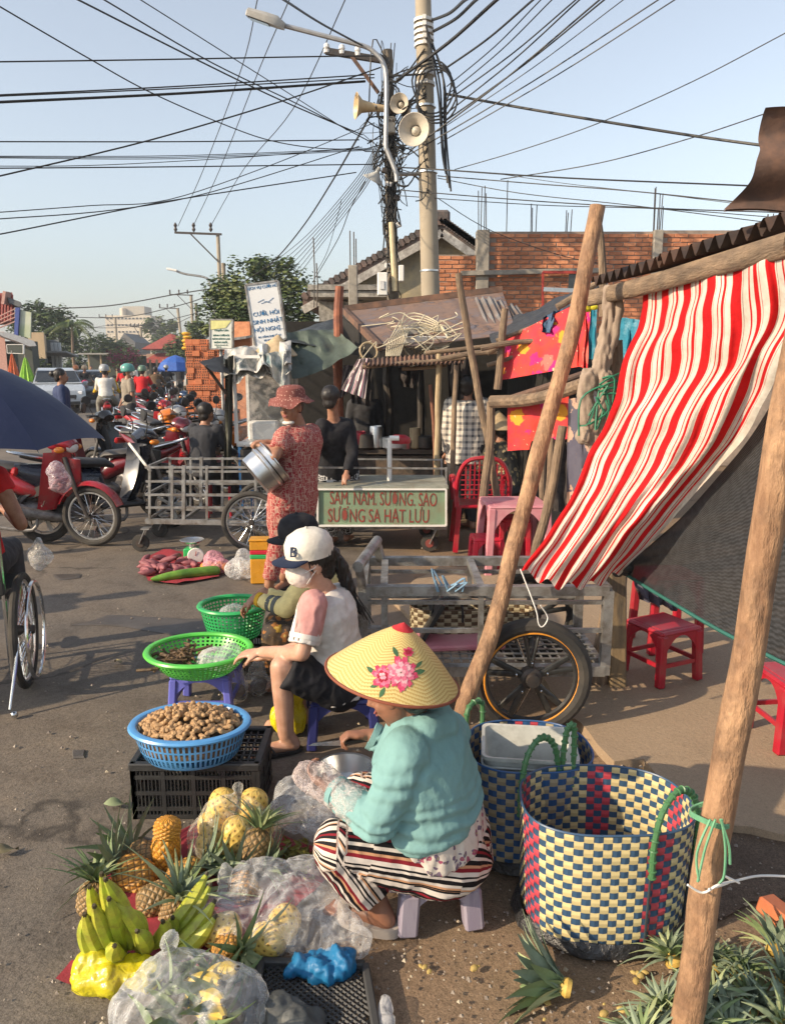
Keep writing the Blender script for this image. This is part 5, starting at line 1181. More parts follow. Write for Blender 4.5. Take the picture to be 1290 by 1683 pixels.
for k,(a,b,yy)in enumerate(stks):
 post([at(*a,yy),at((a[0]+b[0])/2,(a[1]+b[1])/2+R.uniform(-4,4),yy),at(*b,yy)],R.uniform(.014,.03),ORD[k]+' from the left of the loose branches laid over the low roof',m_woodx,'branch')
for k in range(3):
 a,b,c,d=at(780+18*k,490+6*k,9.2),at(812+18*k,488+6*k,9.2),at(848+22*k,560,7.8),at(815+22*k,572,7.8)
 sheet('roofing_sheet',('leftmost','middle','rightmost')[k]+' of three grey corrugated sheets fanned beside the flaking roof',cor(bil(a,b,c,d),3,.02),24,4,mat('grey_zinc',(.30,.29,.28),(.17,.16,.155),rough=.6,metal=.4,ns=8,dirt=(.16,.09,.06)))
m_cord=mat('pale_cord',(.58,.52,.38),(.42,.37,.27),rough=.8)
g=MB();rr_=random.Random(3)
for i in range(26):
 c=at(rr_.gauss(690,34),rr_.gauss(563,12),8.0+rr_.uniform(-.2,.3))+V((0,0,.05));pts=[]
 for k in range(5):pts.append(c);c=c+V((rr_.gauss(0,.16),rr_.gauss(0,.08),rr_.gauss(0,.08)))
 g.tube(smoothline(pts,4),.006,4)
for i in range(8):
 pts=[at(635+i*3,585,7.8),at(640+i*5,560-i*3,8),at(672+i*4,515+i*5,8.3),at(720+i*2,530+i*4,8.2),at(738,560-i,8)]
 g.tube(smoothline(pts,5),.008,4)
g.build('cord_heap',m_cord,label='tangled heap of pale plastic cord thrown on the shack roof',cat='cord',kind='stuff')
tr_=thing('plastic_tray','shallow white tray lying on the shack roof under the cord','tray',at(698,560,8.2));g=MB();M=rotm(.35,0,.1)
g.box(at(698,562,8.2),(.42,.3,.02),M)
for s_ in(-1,1):g.box(at(698,562,8.2)+M@V((0,s_*.15,.05)),(.42,.015,.12),M);g.box(at(698,562,8.2)+M@V((s_*.21,0,.05)),(.015,.3,.12),M)
g.build('tray_body',m_white,tr_)
g=MB();g.ring(at(606,577,7.9),.09,.012,V((.3,-1,.3)),20,6);g.build('rattan_ring',m_bamboo,label='small rattan ring on the left edge of the shack roof',cat='ring')
def rag(name,lab,fn,m,nu=22,nv=26,cat='cloth',fold=.03,fr=7,th=0):
 def f(u,v):p=V(fn(u,v));return p+V((0,fold*sin(u*fr*pi+2*noise.noise(V((u*3,v*2,4))))+fold*noise.noise(V((u*9,v*3,2))),fold*.4*noise.noise(V((u*5,v*5,7)))))
 g=MB();g.grid(f,nu,nv);return g.build(name,m,loc=f(.5,.5),label=lab,cat=cat)
def stripes(name,cols,k,axis=0,extra=None):
 m,t,b_=newmat(name);x,y,_=attr_xy(t);q=(x,y)[axis]
 fr=math_(t,'FRACT',math_(t,'MULTIPLY',q,k));t.links.new(ramp(t,fr,cols,'CONSTANT'),b_.inputs['Base Color']);b_.inputs['Roughness'].default_value=.85;b_.inputs['Specular IOR Level'].default_value=.2
 co=coords(t);bumpto(t,b_,tex(t,co,14,5,.6),.35,.02);return m
rag('hanging_cloth','striped purple and white rag hanging from the left roof corner of the shack',lambda u,v:lerp(lerp(at(588,590,7.7),at(608,588,7.6),u),lerp(at(560,640,7.7),at(600,655,7.6),u),v),stripes('rag_stripes',[(0,(.5,.46,.44)),(.3,(.2,.08,.13)),(.45,(.5,.46,.44)),(.7,(.25,.12,.16)),(.85,(.4,.36,.36))],3),16,16)
rag('hanging_cloth','grey crumpled sheet hung behind the green tarp at the shack corner',lambda u,v:lerp(lerp(at(565,600,8.2),at(592,600,8.1),u),lerp(at(558,655,8.2),at(580,640,8.1),u),v),cloth('grey_rag',(.16,.13,.13)),14,14)
m_tarpg=mat('green_tarp',(.085,.11,.085),(.05,.065,.05),rough=.5,ns=4,bump=.5,bs=8,bd=.03)
rag('tarpaulin','dark green tarp stretched from the food stall roof to the rust red post',lambda u,v:lerp(lerp(at(470,545,8.4),at(550,540,8.8),u),lerp(at(480,622,7.9),at(588,570+40*(1-u),8.1),u),v),m_tarpg,20,16,'tarpaulin',.05,3)
rag('tarpaulin','black tarp roof rising from the food stall towards the house',lambda u,v:lerp(lerp(at(482,545,9.0),at(552,522,9.6),u),lerp(at(470,560,8.2),at(556,575,8.4),u),v),mat('black_sheet2',(.02,.024,.024),(.05,.055,.055),rough=.45,bump=.5,bs=10,bd=.03),16,10,'tarpaulin',.03,2)
def floral(name,base,base2,fl,fl2,cen,sc=4.5):
 m,t,b_=newmat(name);co=coords(t);nz=tex(t,co,9,3,.6)
 wv=N(t,'ShaderNodeVectorMath',operation='ADD');t.links.new(co,wv.inputs[0])
 nn=N(t,'ShaderNodeTexNoise');nn.inputs['Scale'].default_value=22;t.links.new(co,nn.inputs['Vector'])
 ms_=N(t,'ShaderNodeVectorMath',operation='SCALE');t.links.new(nn.outputs['Color'],ms_.inputs[0]);ms_.inputs['Scale'].default_value=.07;t.links.new(ms_.outputs[0],wv.inputs[1])
 v=N(t,'ShaderNodeTexVoronoi');v.inputs['Scale'].default_value=sc;t.links.new(wv.outputs[0],v.inputs['Vector'])
 d=v.outputs['Distance'];sel=N(t,'ShaderNodeSeparateColor');t.links.new(v.outputs['Color'],sel.inputs[0])
 c=ramp(t,nz,[(.4,base2),(.6,base)])
 fcol=mixc(t,ramp(t,sel.outputs[0],[(.45,(0,0,0)),(.5,(1,1,1))]),fl,fl2)
 fcol=mixc(t,ramp(t,d,[(.10,(0,0,0)),(.14,(1,1,1))]),cen,fcol)
 c=mixc(t,ramp(t,d,[(.36,(1,1,1)),(.40,(0,0,0))]),c,fcol)
 v2=N(t,'ShaderNodeTexVoronoi');v2.inputs['Scale'].default_value=sc*3.4;t.links.new(wv.outputs[0],v2.inputs['Vector'])
 c=mixc(t,ramp(t,v2.outputs['Distance'],[(.09,(.8,.8,.8)),(.13,(0,0,0))]),c,cen)
 t.links.new(c,b_.inputs['Base Color']);b_.inputs['Roughness'].default_value=.8;bumpto(t,b_,tex(t,co,12,4),.3,.02);return m
m_flr=floral('red_floral',(.60,.045,.03),(.56,.03,.045),(.72,.30,.02),(.60,.01,.16),(.75,.50,.30),5.2)
rag('floral_cloth','large red cloth with yellow flowers hung above the level log',lambda u,v:lerp(lerp(at(829,556,6.9),at(965,490,6.4),u),lerp(at(826,624,6.8),at(962,600,6.35),u),v),m_flr,30,16,fold=.012,fr=5)
rag('floral_cloth','smaller red floral cloth hanging below the level log',lambda u,v:lerp(lerp(at(834,655,6.5),at(935,645,6.2),u),lerp(at(834,737,6.5),at(934,731,6.2),u)+V((0,0,-.02+.07*(1 if u>.38 else 0))),v),m_flr,30,16,fold=.01,fr=4)
rag('floral_cloth','strip of red floral cloth with a torn edge beside the leaning log top',lambda u,v:lerp(lerp(at(952,500,5.8),at(970,495,5.7),u),lerp(at(948,600,5.8),at(965,608,5.7),u),v),m_flr,12,16,fold=.03,fr=3)
m_flg=floral('slate_floral',(.085,.08,.11),(.07,.065,.095),(.40,.24,.17),(.42,.27,.20),(.12,.08,.08),6.5)
rag('floral_cloth','slate coloured cloth with pink flowers hanging below the knotted cloth',lambda u,v:lerp(lerp(at(934,655,5.9),at(985,650,5.7),u),lerp(at(930,850,5.9),at(985,850,5.7),u),v),m_flg,16,30,fold=.02,fr=4)
m_tq=mat('turquoise_tarp',(.02,.20,.29),(.015,.14,.21),rough=.5,ns=5,bump=.6,bs=12,bd=.03)
rag('tarpaulin','turquoise tarp hanging behind the post near the striped cloth',lambda u,v:lerp(lerp(at(1004,520,5.6),at(1055,525,5.4),u),lerp(at(1006,592,5.6),at(1042,602,5.4),u),v),m_tq,14,12,'tarpaulin',.02,3)
rag('tarpaulin','narrow turquoise strip left of the grey knotted cloth',lambda u,v:lerp(lerp(at(968,505,6.0),at(982,505,6.0),u),lerp(at(968,590,6.0),at(978,590,6.0),u),v),m_tq,6,12,'tarpaulin',.02,2)
rag('rag','blue plastic rag snagged on the roof branches',lambda u,v:lerp(lerp(at(893,520,6.6),at(925,505,6.6),u),lerp(at(890,545,6.6),at(912,548,6.6),u),v),mat('denim_rag',(.05,.10,.18),(.03,.06,.12)),14,12,'rag',.05,3)
g=MB();c=at(967,503,5.6)
for k in range(6):g.ball(c+V((R.uniform(-.04,.04),R.uniform(-.03,.03),R.uniform(-.03,.03))),(.03,.02,.022),n=8,m=5)
g.build('yellow_rag',mat('yellow_rag',(.62,.52,.02)),label='small yellow plastic scrap tied at the roof corner',cat='rag')
wf_=thing('window_frame','red metal window frame standing before the brick wall','window frame',at(925,470,12.2))
q=[at(892,447,12.2),at(962,447,12.2),at(962,503,12.2),at(892,503,12.2)]
for i in range(4):g=MB();g.beam(q[i],q[(i+1)%4],.03,.04);g.build('bar',mat('red_frame',(.35,.04,.03))if i!=1 else m_galv,wf_)
g=MB();g.beam(at(893,475,12.1),at(962,478,12.1),.04,.06);g.build('rail',m_alu,wf_)
g=MB();g.box(at(945,462,12.25),(.2,.02,.22));g.build('pane',m_glass,wf_)
tb=thing('kitchen_bench','dark wooden bench with pots inside the shack','bench',V((at(650,800,8.7).x,8.7,0)))
g=MB();g.box((at(640,720,8.9).x,9.0,.72),(1.7,.6,.05));g.build('top',mat('dark_wood2',(.08,.06,.045)),tb)  # bench top in plain dark brown
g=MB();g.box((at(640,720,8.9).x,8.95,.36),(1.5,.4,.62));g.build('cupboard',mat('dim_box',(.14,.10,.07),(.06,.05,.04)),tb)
g=MB();g.lathe((at(600,700,8.8).x,8.8,.75),[(.14,0),(.16,.02),(.15,.16),(.14,.17),(0,.18)],18);g.build('pot',m_dark,tb)
g=MB();g.lathe((at(668,700,8.8).x,8.8,.75),[(.10,0),(.12,.1),(.1,.12)],16);g.build('bowl',m_alu,tb)
rp=thing('red_pot','red plastic bowl upside down on a white pipe standing behind the pushcart','bowl',at(656,722,7.25))
g=MB();g.lathe(at(657,728,7.3),[(.10,0),(.105,.01),(.10,.05),(.06,.075),(0,.08)],20);g.build('bowl',m_redp,rp)
g=MB();c=at(640,720,7.15);g.rod(V((c.x,7.15,.5)),c,.022);g.rod(c+V((-.001,0,-.0)),c+V((.09,0,-.0)),.024);g.build('white_pipe',m_white,label='short white plastic pipe standing on the pushcart lid',cat='pipe')
for k,(xa,xb,y0,y1,yy,lb)in enumerate(((575,612,600,668,8.0,'black rag hanging at the left front of the shack'),(655,690,604,640,8.3,'short dark cloth under the middle of the shack awning'),(735,775,592,668,7.9,'dark sheet hanging between the thin posts'),(868,935,730,842,6.9,'black cloth hanging below the small red floral cloth'))):
 rag('dark_cloth',lb,lambda u,v:lerp(lerp(at(xa,y0,yy),at(xb,y0-3,yy),u),lerp(at(xa+3,y1-6,yy),at(xb-4,y1,yy),u),v),cloth('dark_rag',(.03,.028,.028),(.06,.05,.048)),16,16,fold=.03,fr=5)
for k,(px,hh,rr2,mm,lb)in enumerate(((588,.2,.09,m_redp,'red tub on the bench inside the shack'),(618,.26,.07,m_alu,'tall metal canister on the bench inside the shack'),(645,.13,.12,m_white,'white bowl on the bench inside the shack'),(682,.24,.06,m_bamboo,'straw basket on the bench inside the shack'),(700,.15,.1,m_dark,'black pan at the right end of the bench inside the shack'))):
 c=V((at(px,700,8.75).x,8.75,.75));g=MB();g.lathe(c,[(rr2*.7,0),(rr2,.02),(rr2*1.05,hh*.9),(rr2*.95,hh),(rr2*.9,hh*.9),(rr2*.6,.03),(0,.02)],18);g.build('kitchen_vessel',mm,loc=c,label=lb,cat='vessel')
fs_=thing('food_stall','glass fronted food stall with blue legs and crumpled tarps on top','food stall',V((at(425,800,7.9).x,7.9,0)))
x0,x1,z1,z0=at(384,590,7.8).x,at(472,590,7.8).x,at(384,586,7.8).z,at(384,728,7.8).z
for x_,y_ in((x0,7.8),(x1,7.8),(x0,8.5),(x1,8.5)):g=MB();g.beam((x_,y_,z0),(x_,y_,z1),.035,.035);g.build('frame_post',m_white,fs_)
for y_ in(7.8,8.5):
 for z_ in(z0,z1):g=MB();g.beam((x0,y_,z_),(x1,y_,z_),.03,.03);g.build('frame_rail',m_white,fs_)
m_pane=film('stall_glass',(.5,.5,.48),.10,.05,6,.25)
g=MB();g.box(((x0+x1)/2,7.8,(z0+z1)/2),(x1-x0-.04,.006,z1-z0-.03));g.build('glass_pane',m_pane,fs_)
g=MB();g.box(((x0+x1)/2,8.45,(z0+z1)/2),(x1-x0-.04,.006,z1-z0-.03));g.build('glass_pane',mat('cloudy_back',(.30,.28,.26),(.025,.025,.025),ns=4,contrast=(.46,.56)),fs_)
g=MB();g.box(((x0+x1)/2,8.12,z0-.02),(x1-x0,.66,.03));g.build('shelf',m_alu,fs_)
g=MB();g.box(((x0+x1)/2-.02,8.0,z0+.11),(.3,.2,.2),bev=.02);g.build('white_box',m_white,fs_)
for x_ in(x0+.02,x1-.02):
 for y_ in(7.85,8.45):g=MB();g.beam((x_,y_,0),(x_,y_,z0-.03),.035,.035);g.build('leg',mat('blue_metal',(.02,.12,.32)),fs_)
g=MB();g.box(((x0+x1)/2,8.1,z0-.28),(x1-x0-.05,.55,.42));g.build('cupboard',mat('cupboard_dark',(.05,.045,.04)),fs_)
m_pt1=mat('pale_tarp',(.54,.52,.48),(.12,.15,.15),rough=.6,ns=6,contrast=(.38,.5),bump=.8,bs=14,bd=.03)
for k,(ya,yb,y0,y1,dd,lb)in enumerate(((8.5,7.72,574,606,.05,'dirty white and green tarp draped over the top of the food stall'),(8.3,7.66,570,594,.07,'upper crumpled tarp layer on the food stall roof'))):
 rag('draped_tarp',lb,lambda u,v:lerp(lerp(at(372,584,ya),at(478,y0+2,ya),u),lerp(at(368,y1+14,yb),at(480,y1-4,yb),u),v)+V((0,-.04*sin(pi*v),.11*sin(pi*min(1,v*1.2))+.05*noise.noise(V((u*7,v*3,k*5)))-(.07*abs(sin(u*9+k))if v>.75 else 0))),m_pt1,40,24,'tarpaulin',dd,6)
rag('hanging_tarp','dirty white tarp draped down the right corner of the food stall',lambda u,v:lerp(lerp(at(425,582,7.72),at(477,575,7.7),u),lerp(at(440,610-15*u,7.72),at(468,650,7.7),u),v),mat('pale_tarp2',(.50,.49,.45),(.10,.16,.18),rough=.6,ns=6,contrast=(.4,.56)),18,14,'tarpaulin',.04,4)
rag('hanging_tarp','olive dark curtain hanging down the left side of the food stall',lambda u,v:lerp(lerp(at(370,590,7.7),at(384,582,7.75),u),lerp(at(368,800,7.7),at(380,800,7.75),u),v),mat('olive_curtain',(.09,.09,.065),(.05,.05,.04)),10,24,'tarpaulin',.035,3)
rag('awning_flap','black awning flap propped out left of the food stall',lambda u,v:lerp(lerp(at(326,594,7.5),at(376,582,8.2),u),lerp(at(350,610,7.2),at(378,614,7.6),u),v),mat('black_sheet3',(.03,.032,.034),(.02,.02,.02),rough=.6),12,8,'awning',.02,2)
g=MB();g.rod(at(338,600,7.4),at(374,650,7.6),.016,6);g.build('awning_strut',m_dark,label='dark strut holding the awning flap of the food stall',cat='strut')
ch_=thing('conical_hat','pale conical hat resting on top of the food stall','hat',at(452,577,8.0));m_palm=mat('palm_leaf',(.50,.38,.23),(.38,.28,.16),rough=.6,ns=20)
conehat(ch_,at(455,579,8.0),.21,.18,m_palm,rotm(.1,.12,0),'hat_body')
# ========== RIGHT STALL: ROOF, STRIPED CLOTH, NET
def along(Pt,t):
 n_=len(Pt)-1;i=min(int(t*n_),n_-1);f=t*n_-i
 p0,p1,p2,p3=Pt[max(i-1,0)],Pt[i],Pt[i+1],Pt[min(i+2,n_)]
 return p1+(p2-p0)*.5*f+(p0*2-p1*5+p2*4-p3)*.5*f*f+(p1*3-p0-p2*3+p3)*.5*f**3
m_corr=mat('dark_corrugated',(.10,.065,.05),(.045,.035,.032),rough=.75,metal=.2,ns=6,bump=.3,bs=30,dirt=(.16,.08,.05),dscale=5)
rf=thing('corrugated_roof','low dark corrugated roof of the near stall on the right','roof',(1.2,3.2,2.2))
e0,e1=at(972,462,3.95),at(1292,366,2.45);ed=(e1-e0)
for k in range(3):
 a,b=e0+ed*(k/2.2),e0+ed*((k+1.06)/2.2)
 sheet('roof_sheet','',cor(bil(a+V((0,0,.008*k)),b+V((0,0,.008*k)),b+V((2.4,.5,.55)),a+V((2.4,.5,.55))),9,.022),90,6,m_corr,root=rf)
g=MB();g.tube(smoothline([at(968,490,4.0),at(1055,470,3.45),at(1160,440,2.95),at(1300,400,2.4)]),[(.024,.040)]*16,16,up=(0,0,1));g.build('beam',m_woody,rf)
RE=[(1258,176),(1254,215),(1250,240),(1236,268),(1230,300),(1212,325),(1192,343)]
def rsf(u,v):
 l=along([at(x,y,2.6)for x,y in RE],v);r_=lerp(at(1480,182,2.6),at(1480,352,2.6),v);p=lerp(l,r_,u);return p+V((0,.03*sin(v*9+.6*u),.006*sin(u*9)))
sheet('rusty_sheet','rusty corrugated sheet edge hanging at the top right corner',rsf,16,60,m_rust)
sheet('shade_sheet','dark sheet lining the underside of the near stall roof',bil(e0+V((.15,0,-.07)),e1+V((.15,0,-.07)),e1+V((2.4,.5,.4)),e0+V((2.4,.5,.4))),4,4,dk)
LP_=[at(983,338,3.55),at(962,450,3.52),at(925,610,3.47),at(880,760,3.40),at(838,930,3.32),at(800,1060,3.24),at(765,1160,3.16),at(752,1200,3.13)]
LP_[-1].z=-.02
post(LP_[::-1],.040,'long thick leaning log crossing the middle, its foot hidden behind the flower hat',m_log,'leaning_log',n=16)
pst([(925,700),(912,780),(893,860),(878,930)],4.3,.03,'thinner crooked pole behind the long leaning log')
NP=[at(1312,560,1.60),at(1286,700,1.60),at(1264,860,1.61),at(1240,1000,1.62),at(1205,1200,1.62),at(1172,1400,1.62),at(1128,1683,1.62),at(1106,1830,1.62)]
NP[-1].z=-.02;NP=[NP[0]+(NP[0]-NP[1])*3]+NP
post(NP[::-1],.037,'nearest peeled log post standing in front at the right edge',m_log,'log_post',n=24)
lp_=thing('lumber_post','square weathered lumber post at the corner of the handcart and striped cloth','post',G2(1012,3.86))
a=at(1003,560,3.86);g=MB();g.tube(smoothline([V((a.x+.02,3.86,0)),at(1012,950,3.86),at(1008,700,3.86),a],4),.06,10);g.build('round_post',m_wood,lp_)
g=MB();g.beam(gz(1013,1135),at(1013,900,3.84),.085,.085,.008);g.build('square_post',mat('painted_lumber',(.24,.17,.09),(.06,.05,.04),ns=5,stretch=(3,3,.6),bump=.6),lp_)
m_knot=cloth('dusty_cloth',(.34,.27,.21),(.26,.20,.16));kn=thing('knotted_cloth','dusty beige cloth twisted and knotted round the stall post','cloth',at(985,650,3.8))
g=MB()
for pts,r_ in(([(1002,478),(1000,520),(985,600),(978,625)],.035),([(1015,500),(1008,560),(990,610)],.03),([(968,620),(960,650),(968,690),(985,715)],.055),([(992,620),(995,660),(985,700)],.05),([(960,715),(975,725),(995,705)],.05),([(985,715),(990,760),(980,800),(985,840)],.035),([(975,720),(978,780),(972,835)],.028)):
 chain(g,[(at(x,y,3.78),r_*.62*(1+.3*((i+1)%2)))for i,(x,y)in enumerate(pts)])
remesh('twisted_cloth',g,m_knot,kn,.008,1,[(.007,14,(2,2,.4)),(.005,34,(2,2,.35))])
m_gstr=mat('green_string',(.03,.20,.11),(.02,.13,.08),rough=.6)
g=MB()
for k in range(9):
 c=at(984+R.uniform(-6,12),640+R.uniform(-20,30),3.72);g.tube(smoothline([c,c+V((R.gauss(0,.04),-.02,R.gauss(-.06,.05))),c+V((R.gauss(0,.06),0,R.gauss(-.16,.08)))],4),.005,4)
for k in range(3):g.tube(smoothline([at(985,632+6*k,3.72),at(1000,622+8*k,3.7),at(1022,612+12*k,3.74)],3),.005,4)
g.build('green_twine',m_gstr,label='tangle of dark green twine tied round the knotted cloth',cat='twine',kind='stuff')
def strip_mat():
 m,t,b_=newmat('red_white_stripes');x,y,_=attr_xy(t);W_=(.76,.71,.63);Rd=(.62,.016,.020)
 fr=math_(t,'FRACT',math_(t,'MULTIPLY',x,6.1))
 st=[(0,Rd),(.33,W_),(.37,(.25,.02,.03)),(.38,W_),(.52,Rd),(.56,W_),(.66,Rd),(.76,W_),(.80,Rd),(.812,W_)]
 c=ramp(t,fr,st,'CONSTANT');hem=ramp(t,x,[(.955,(0,0,0)),(.957,(1,1,1))],'CONSTANT');c=mixc(t,hem,c,W_)
 co=coords(t);dirt=ramp(t,tex(t,co,6,6,.7),[(.4,(.80,.76,.72)),(.6,(1,1,1))]);c=mixc(t,1.0,c,dirt,'MULTIPLY')
 t.links.new(c,b_.inputs['Base Color']);b_.inputs['Roughness'].default_value=.9;b_.inputs['Specular IOR Level'].default_value=.15
 tl_=N(t,'ShaderNodeBsdfTranslucent');t.links.new(c,tl_.inputs[0]);mx=N(t,'ShaderNodeMixShader');mx.inputs[0].default_value=.3
 t.links.new(b_.outputs[0],mx.inputs[1]);t.links.new(tl_.outputs[0],mx.inputs[2]);t.links.new(mx.outputs[0],t.nodes['Material Output'].inputs[0])
 bumpto(t,b_,tex(t,co,11,6,.6),.45,.03);return m
Lc=[at(1058,482,3.55),at(1040,560,3.5),at(1010,650,3.45),at(975,735,3.4),at(930,830,3.33),at(858,938,3.22)]
Rc=[at(1330,395,2.3),at(1315,520,2.4),at(1268,640,2.6),at(1190,755,2.9),at(1100,860,3.2),at(1022,938,3.45)]
Mid=[at(1165,448,2.95),at(1158,545,2.9),at(1125,650,2.95),at(1075,755,3.05),at(1010,860,3.15),at(940,965,3.2)]
def scf(u,v):
 l,m_,r_=along(Lc,v),along(Mid,v),along(Rc,v)
 p=l*(2*(u-.5)*(u-1))+m_*(4*u*(1-u))+r_*(2*u*(u-.5))
 amp=(.022*(1-.55*v)+.004)*min(1,.25+v*4);w_=sin(u*27+3.5*noise.noise(V((u*2,v*2.5,0)))+.9*v)
 gather=.05*noise.noise(V((u*7,v*1.6,3)))
 p=p+V((-.35,-1,.12))*(amp*w_+gather+.014*noise.noise(V((u*25,v*4,5))))+V((.022*sin(v*17+u*5+2*noise.noise(V((u*4,v*3,1))))*(1-v)*min(1,v*5)+.008*noise.noise(V((v*14,u*3,8))),0,0))
 if v>.93:p.z+=.02*sin(u*30)*(v-.93)/.07
 return p
g=MB();g.grid(scf,150,90);g.build('striped_cloth',strip_mat(),loc=scf(.5,.5),label='large red and white striped cloth slung from the stall roof down to the handcart',cat='cloth',ang=80)
g=MB()
for k in range(7):g.ball(at(1024,932,3.42)+V((R.uniform(-.03,.03),R.uniform(-.02,.02),R.uniform(-.03,.03))),(.03,.02,.025),n=8,m=6)
g.build('knot',m_black,label='black knot tying the striped cloth to the dark net',cat='knot')
def netmat():
 m,t,b_=newmat('shade_net');co=coords(t);x,y,_=attr_xy(t)
 w_=tex(t,co,30,4,.6);l=math_(t,'SINE',math_(t,'MULTIPLY',y,330.));l2=math_(t,'SINE',math_(t,'MULTIPLY',x,260.))
 c=ramp(t,math_(t,'ADD',w_,math_(t,'MULTIPLY',math_(t,'MULTIPLY',l,l2),.18)),[(.35,(.010,.011,.013)),(.65,(.028,.029,.033))])
 t.links.new(c,b_.inputs['Base Color']);b_.inputs['Roughness'].default_value=.8;bumpto(t,b_,l,.5,.004)
 tr=N(t,'ShaderNodeBsdfTransparent');mx=N(t,'ShaderNodeMixShader');mx.inputs[0].default_value=.95
 t.links.new(tr.outputs[0],mx.inputs[1]);t.links.new(b_.outputs[0],mx.inputs[2]);t.links.new(mx.outputs[0],t.nodes['Material Output'].inputs[0]);return m
T_=[at(1026,930,3.44),at(1120,850,3.2),at(1220,735,2.9),at(1340,560,2.5),at(1500,380,2.1)]
Bt=[at(1030,945,3.44),at(1095,985,3.1),at(1190,1040,2.75),at(1330,1110,2.35),at(1560,1220,1.95)]
def nf(u,v):p=lerp(along(T_,u),along(Bt,u),v);return p+V((0,1,0))*(.10*sin(pi*v)*sin(pi*u)+.012*sin(v*22+4*u)*u+.02*noise.noise(V((u*5,v*4,2))))
nt_=thing('shade_net','dark grey shade net with a teal hem stretched at the right edge','net',nf(.5,.5));g=MB();g.grid(nf,60,40);g.build('mesh_panel',netmat(),nt_,ang=80)
g=MB();g.tube([nf(i/40,1)for i in range(41)],.008,6);g.build('hem',mat('teal_hem',(.02,.12,.10)),nt_)
rag('floral_cloth','navy floral cloth draped behind the net over a red chair',lambda u,v:lerp(lerp(at(1040,950,4.2),at(1115,975,4.2),u),lerp(at(1050,985,4.2),at(1112,1005,4.2),u),v),m_flg,12,8,fold=.03)
m_lgs=mat('pale_green_string',(.16,.38,.22),(.10,.28,.16),rough=.6)
c=at(1172,1342,1.57);g=MB();pc=at(1168,1342,1.62)
for k in range(3):g.tube([pc+V((cos(2*pi*i/16)*.045,sin(2*pi*i/16)*.045,.004*k+.006*sin(i*.8)))for i in range(16)],.0028,5,closed=True)
for dx in(((-8,0),(-25,60),(-18,110)),((0,0),(-12,50),(-20,112)),((10,0),(20,50),(22,100),(15,115)),((8,0),(25,45),(30,80))):
 g.tube(smoothline([c+V((x*.0014,-.012,-y*.0014))for x,y in dx]),.003,5)
g.build('string_tie',m_lgs,label='pale green string tied round the near log post',cat='string')
g=MB();g.tube(smoothline([at(1130,1455,1.56),at(1155,1468,1.565),at(1180,1455,1.56),at(1210,1448,1.6),at(1250,1440,1.66),at(1310,1442,1.7)]),.0028,6);g.tube(smoothline([at(1165,1462,1.555),at(1200,1450,1.6),at(1190,1440,1.58),at(1215,1452,1.6)]),.0025,6)
g.build('white_wire',m_white,label='white wire looped from the near log post to the right edge',cat='wire')
g=MB();c=gz(1278,1500,.05);g.box(c,(.07,.10,.05),rotm(.1,.2,.5),.006);bo=g.build('broken_brick',m_hb,loc=c,label='broken orange hollow brick at the right edge',cat='brick');g=MB();g.ball(c+V((-.02,-.05,0)),(.012,.01,.01),n=8,m=6);g.build('hole',m_hole,bo)
# ========== PLASTIC FURNITURE
def stool(lab,c,w,h,m,rz=0,braces=False,name='plastic_stool',cat='stool',group=None,splay=.12,legw=.045,dep=None):
 t=thing(name,lab,cat,(0,0,0),group);d_=dep or w;g=MB();g.box((0,0,h-.012),(w,d_,.024),bev=.01);g.box((0,0,h-.002),(w*.8,d_*.8,.010),bev=.004);g.build('seat' if name!='plastic_table' else 'table_top',m,t)
 ft=w/2*(1+splay)-legw/2,d_/2*(1+splay)-legw/2
 for sx in(-1,1):
  for sy in(-1,1):
   a=V((sx*(w/2-legw*.45),sy*(d_/2-legw*.45),h-.02));b=V((sx*ft[0],sy*ft[1],0));g=MB();g.beam(a,b,legw,legw,.008,up=(0,1,0));g.build('leg',m,t)
 for ax in(0,1):
  for s_ in(-1,1):
   g=MB();W1=(w if ax==0 else d_);D1=(d_ if ax==0 else w);P=[];n=12
   for i in range(n+1):
    u=i/n*2-1;z=h-.03-.34*h*abs(u)**2.2;half=W1/2*(1+splay*(h-z)/h)-legw*.3;y=s_*(D1/2*(1+splay*(h-z)/h)-.012)
    for zz in(z,h-.015):
     yy=s_*(D1/2*(1+splay*(h-zz)/h)-.008)
     for o_ in(0,-s_*.012):
      q=V((u*(W1/2-legw*.5),yy+o_,zz));P.append(q if ax==0 else V((q.y,q.x,q.z)))
   fs=[]
   for i in range(n):o=i*4;fs+=[(o,o+4,o+6,o+2),(o+1,o+3,o+7,o+5),(o,o+1,o+5,o+4)]
   g.add(P,fs);g.build('apron',m,t)
   if braces:
    g=MB();z=h*.38;hw=W1/2*(1+splay*.6)-legw*.6;yy=s_*(D1/2*(1+splay*.6)-legw*.4)
    p,q=V((-hw,yy,z)),V((hw,yy,z))
    if ax:p,q=V((p.y,p.x,z)),V((q.y,q.x,z))
    g.beam(p,q,.012,.022,0,up=(0,0,1));g.build('brace',m,t)
 t.location=c;t.rotation_euler.z=rz;return t
m_pinkt=mat('faded_pink_plastic',(.50,.16,.20),(.56,.28,.30),rough=.5,ns=5)
m_brr=plastic('bright_red_plastic',(.56,.022,.05),.4)
m_blus=plastic('violet_blue_plastic',(.13,.14,.52),.4);m_blud=plastic('dark_blue_plastic',(.035,.04,.16),.35)
tbl=stool('faded pink plastic table behind the crossed poles',G2(850,6.3),.50,.58,m_pinkt,.05,name='plastic_table',cat='table',legw=.06,dep=.5)
stool('bright red stool standing in front of the pink table',V((gz(802,944).x,gz(802,944).y+.15,.02)),.25,.27,m_brr,.05)
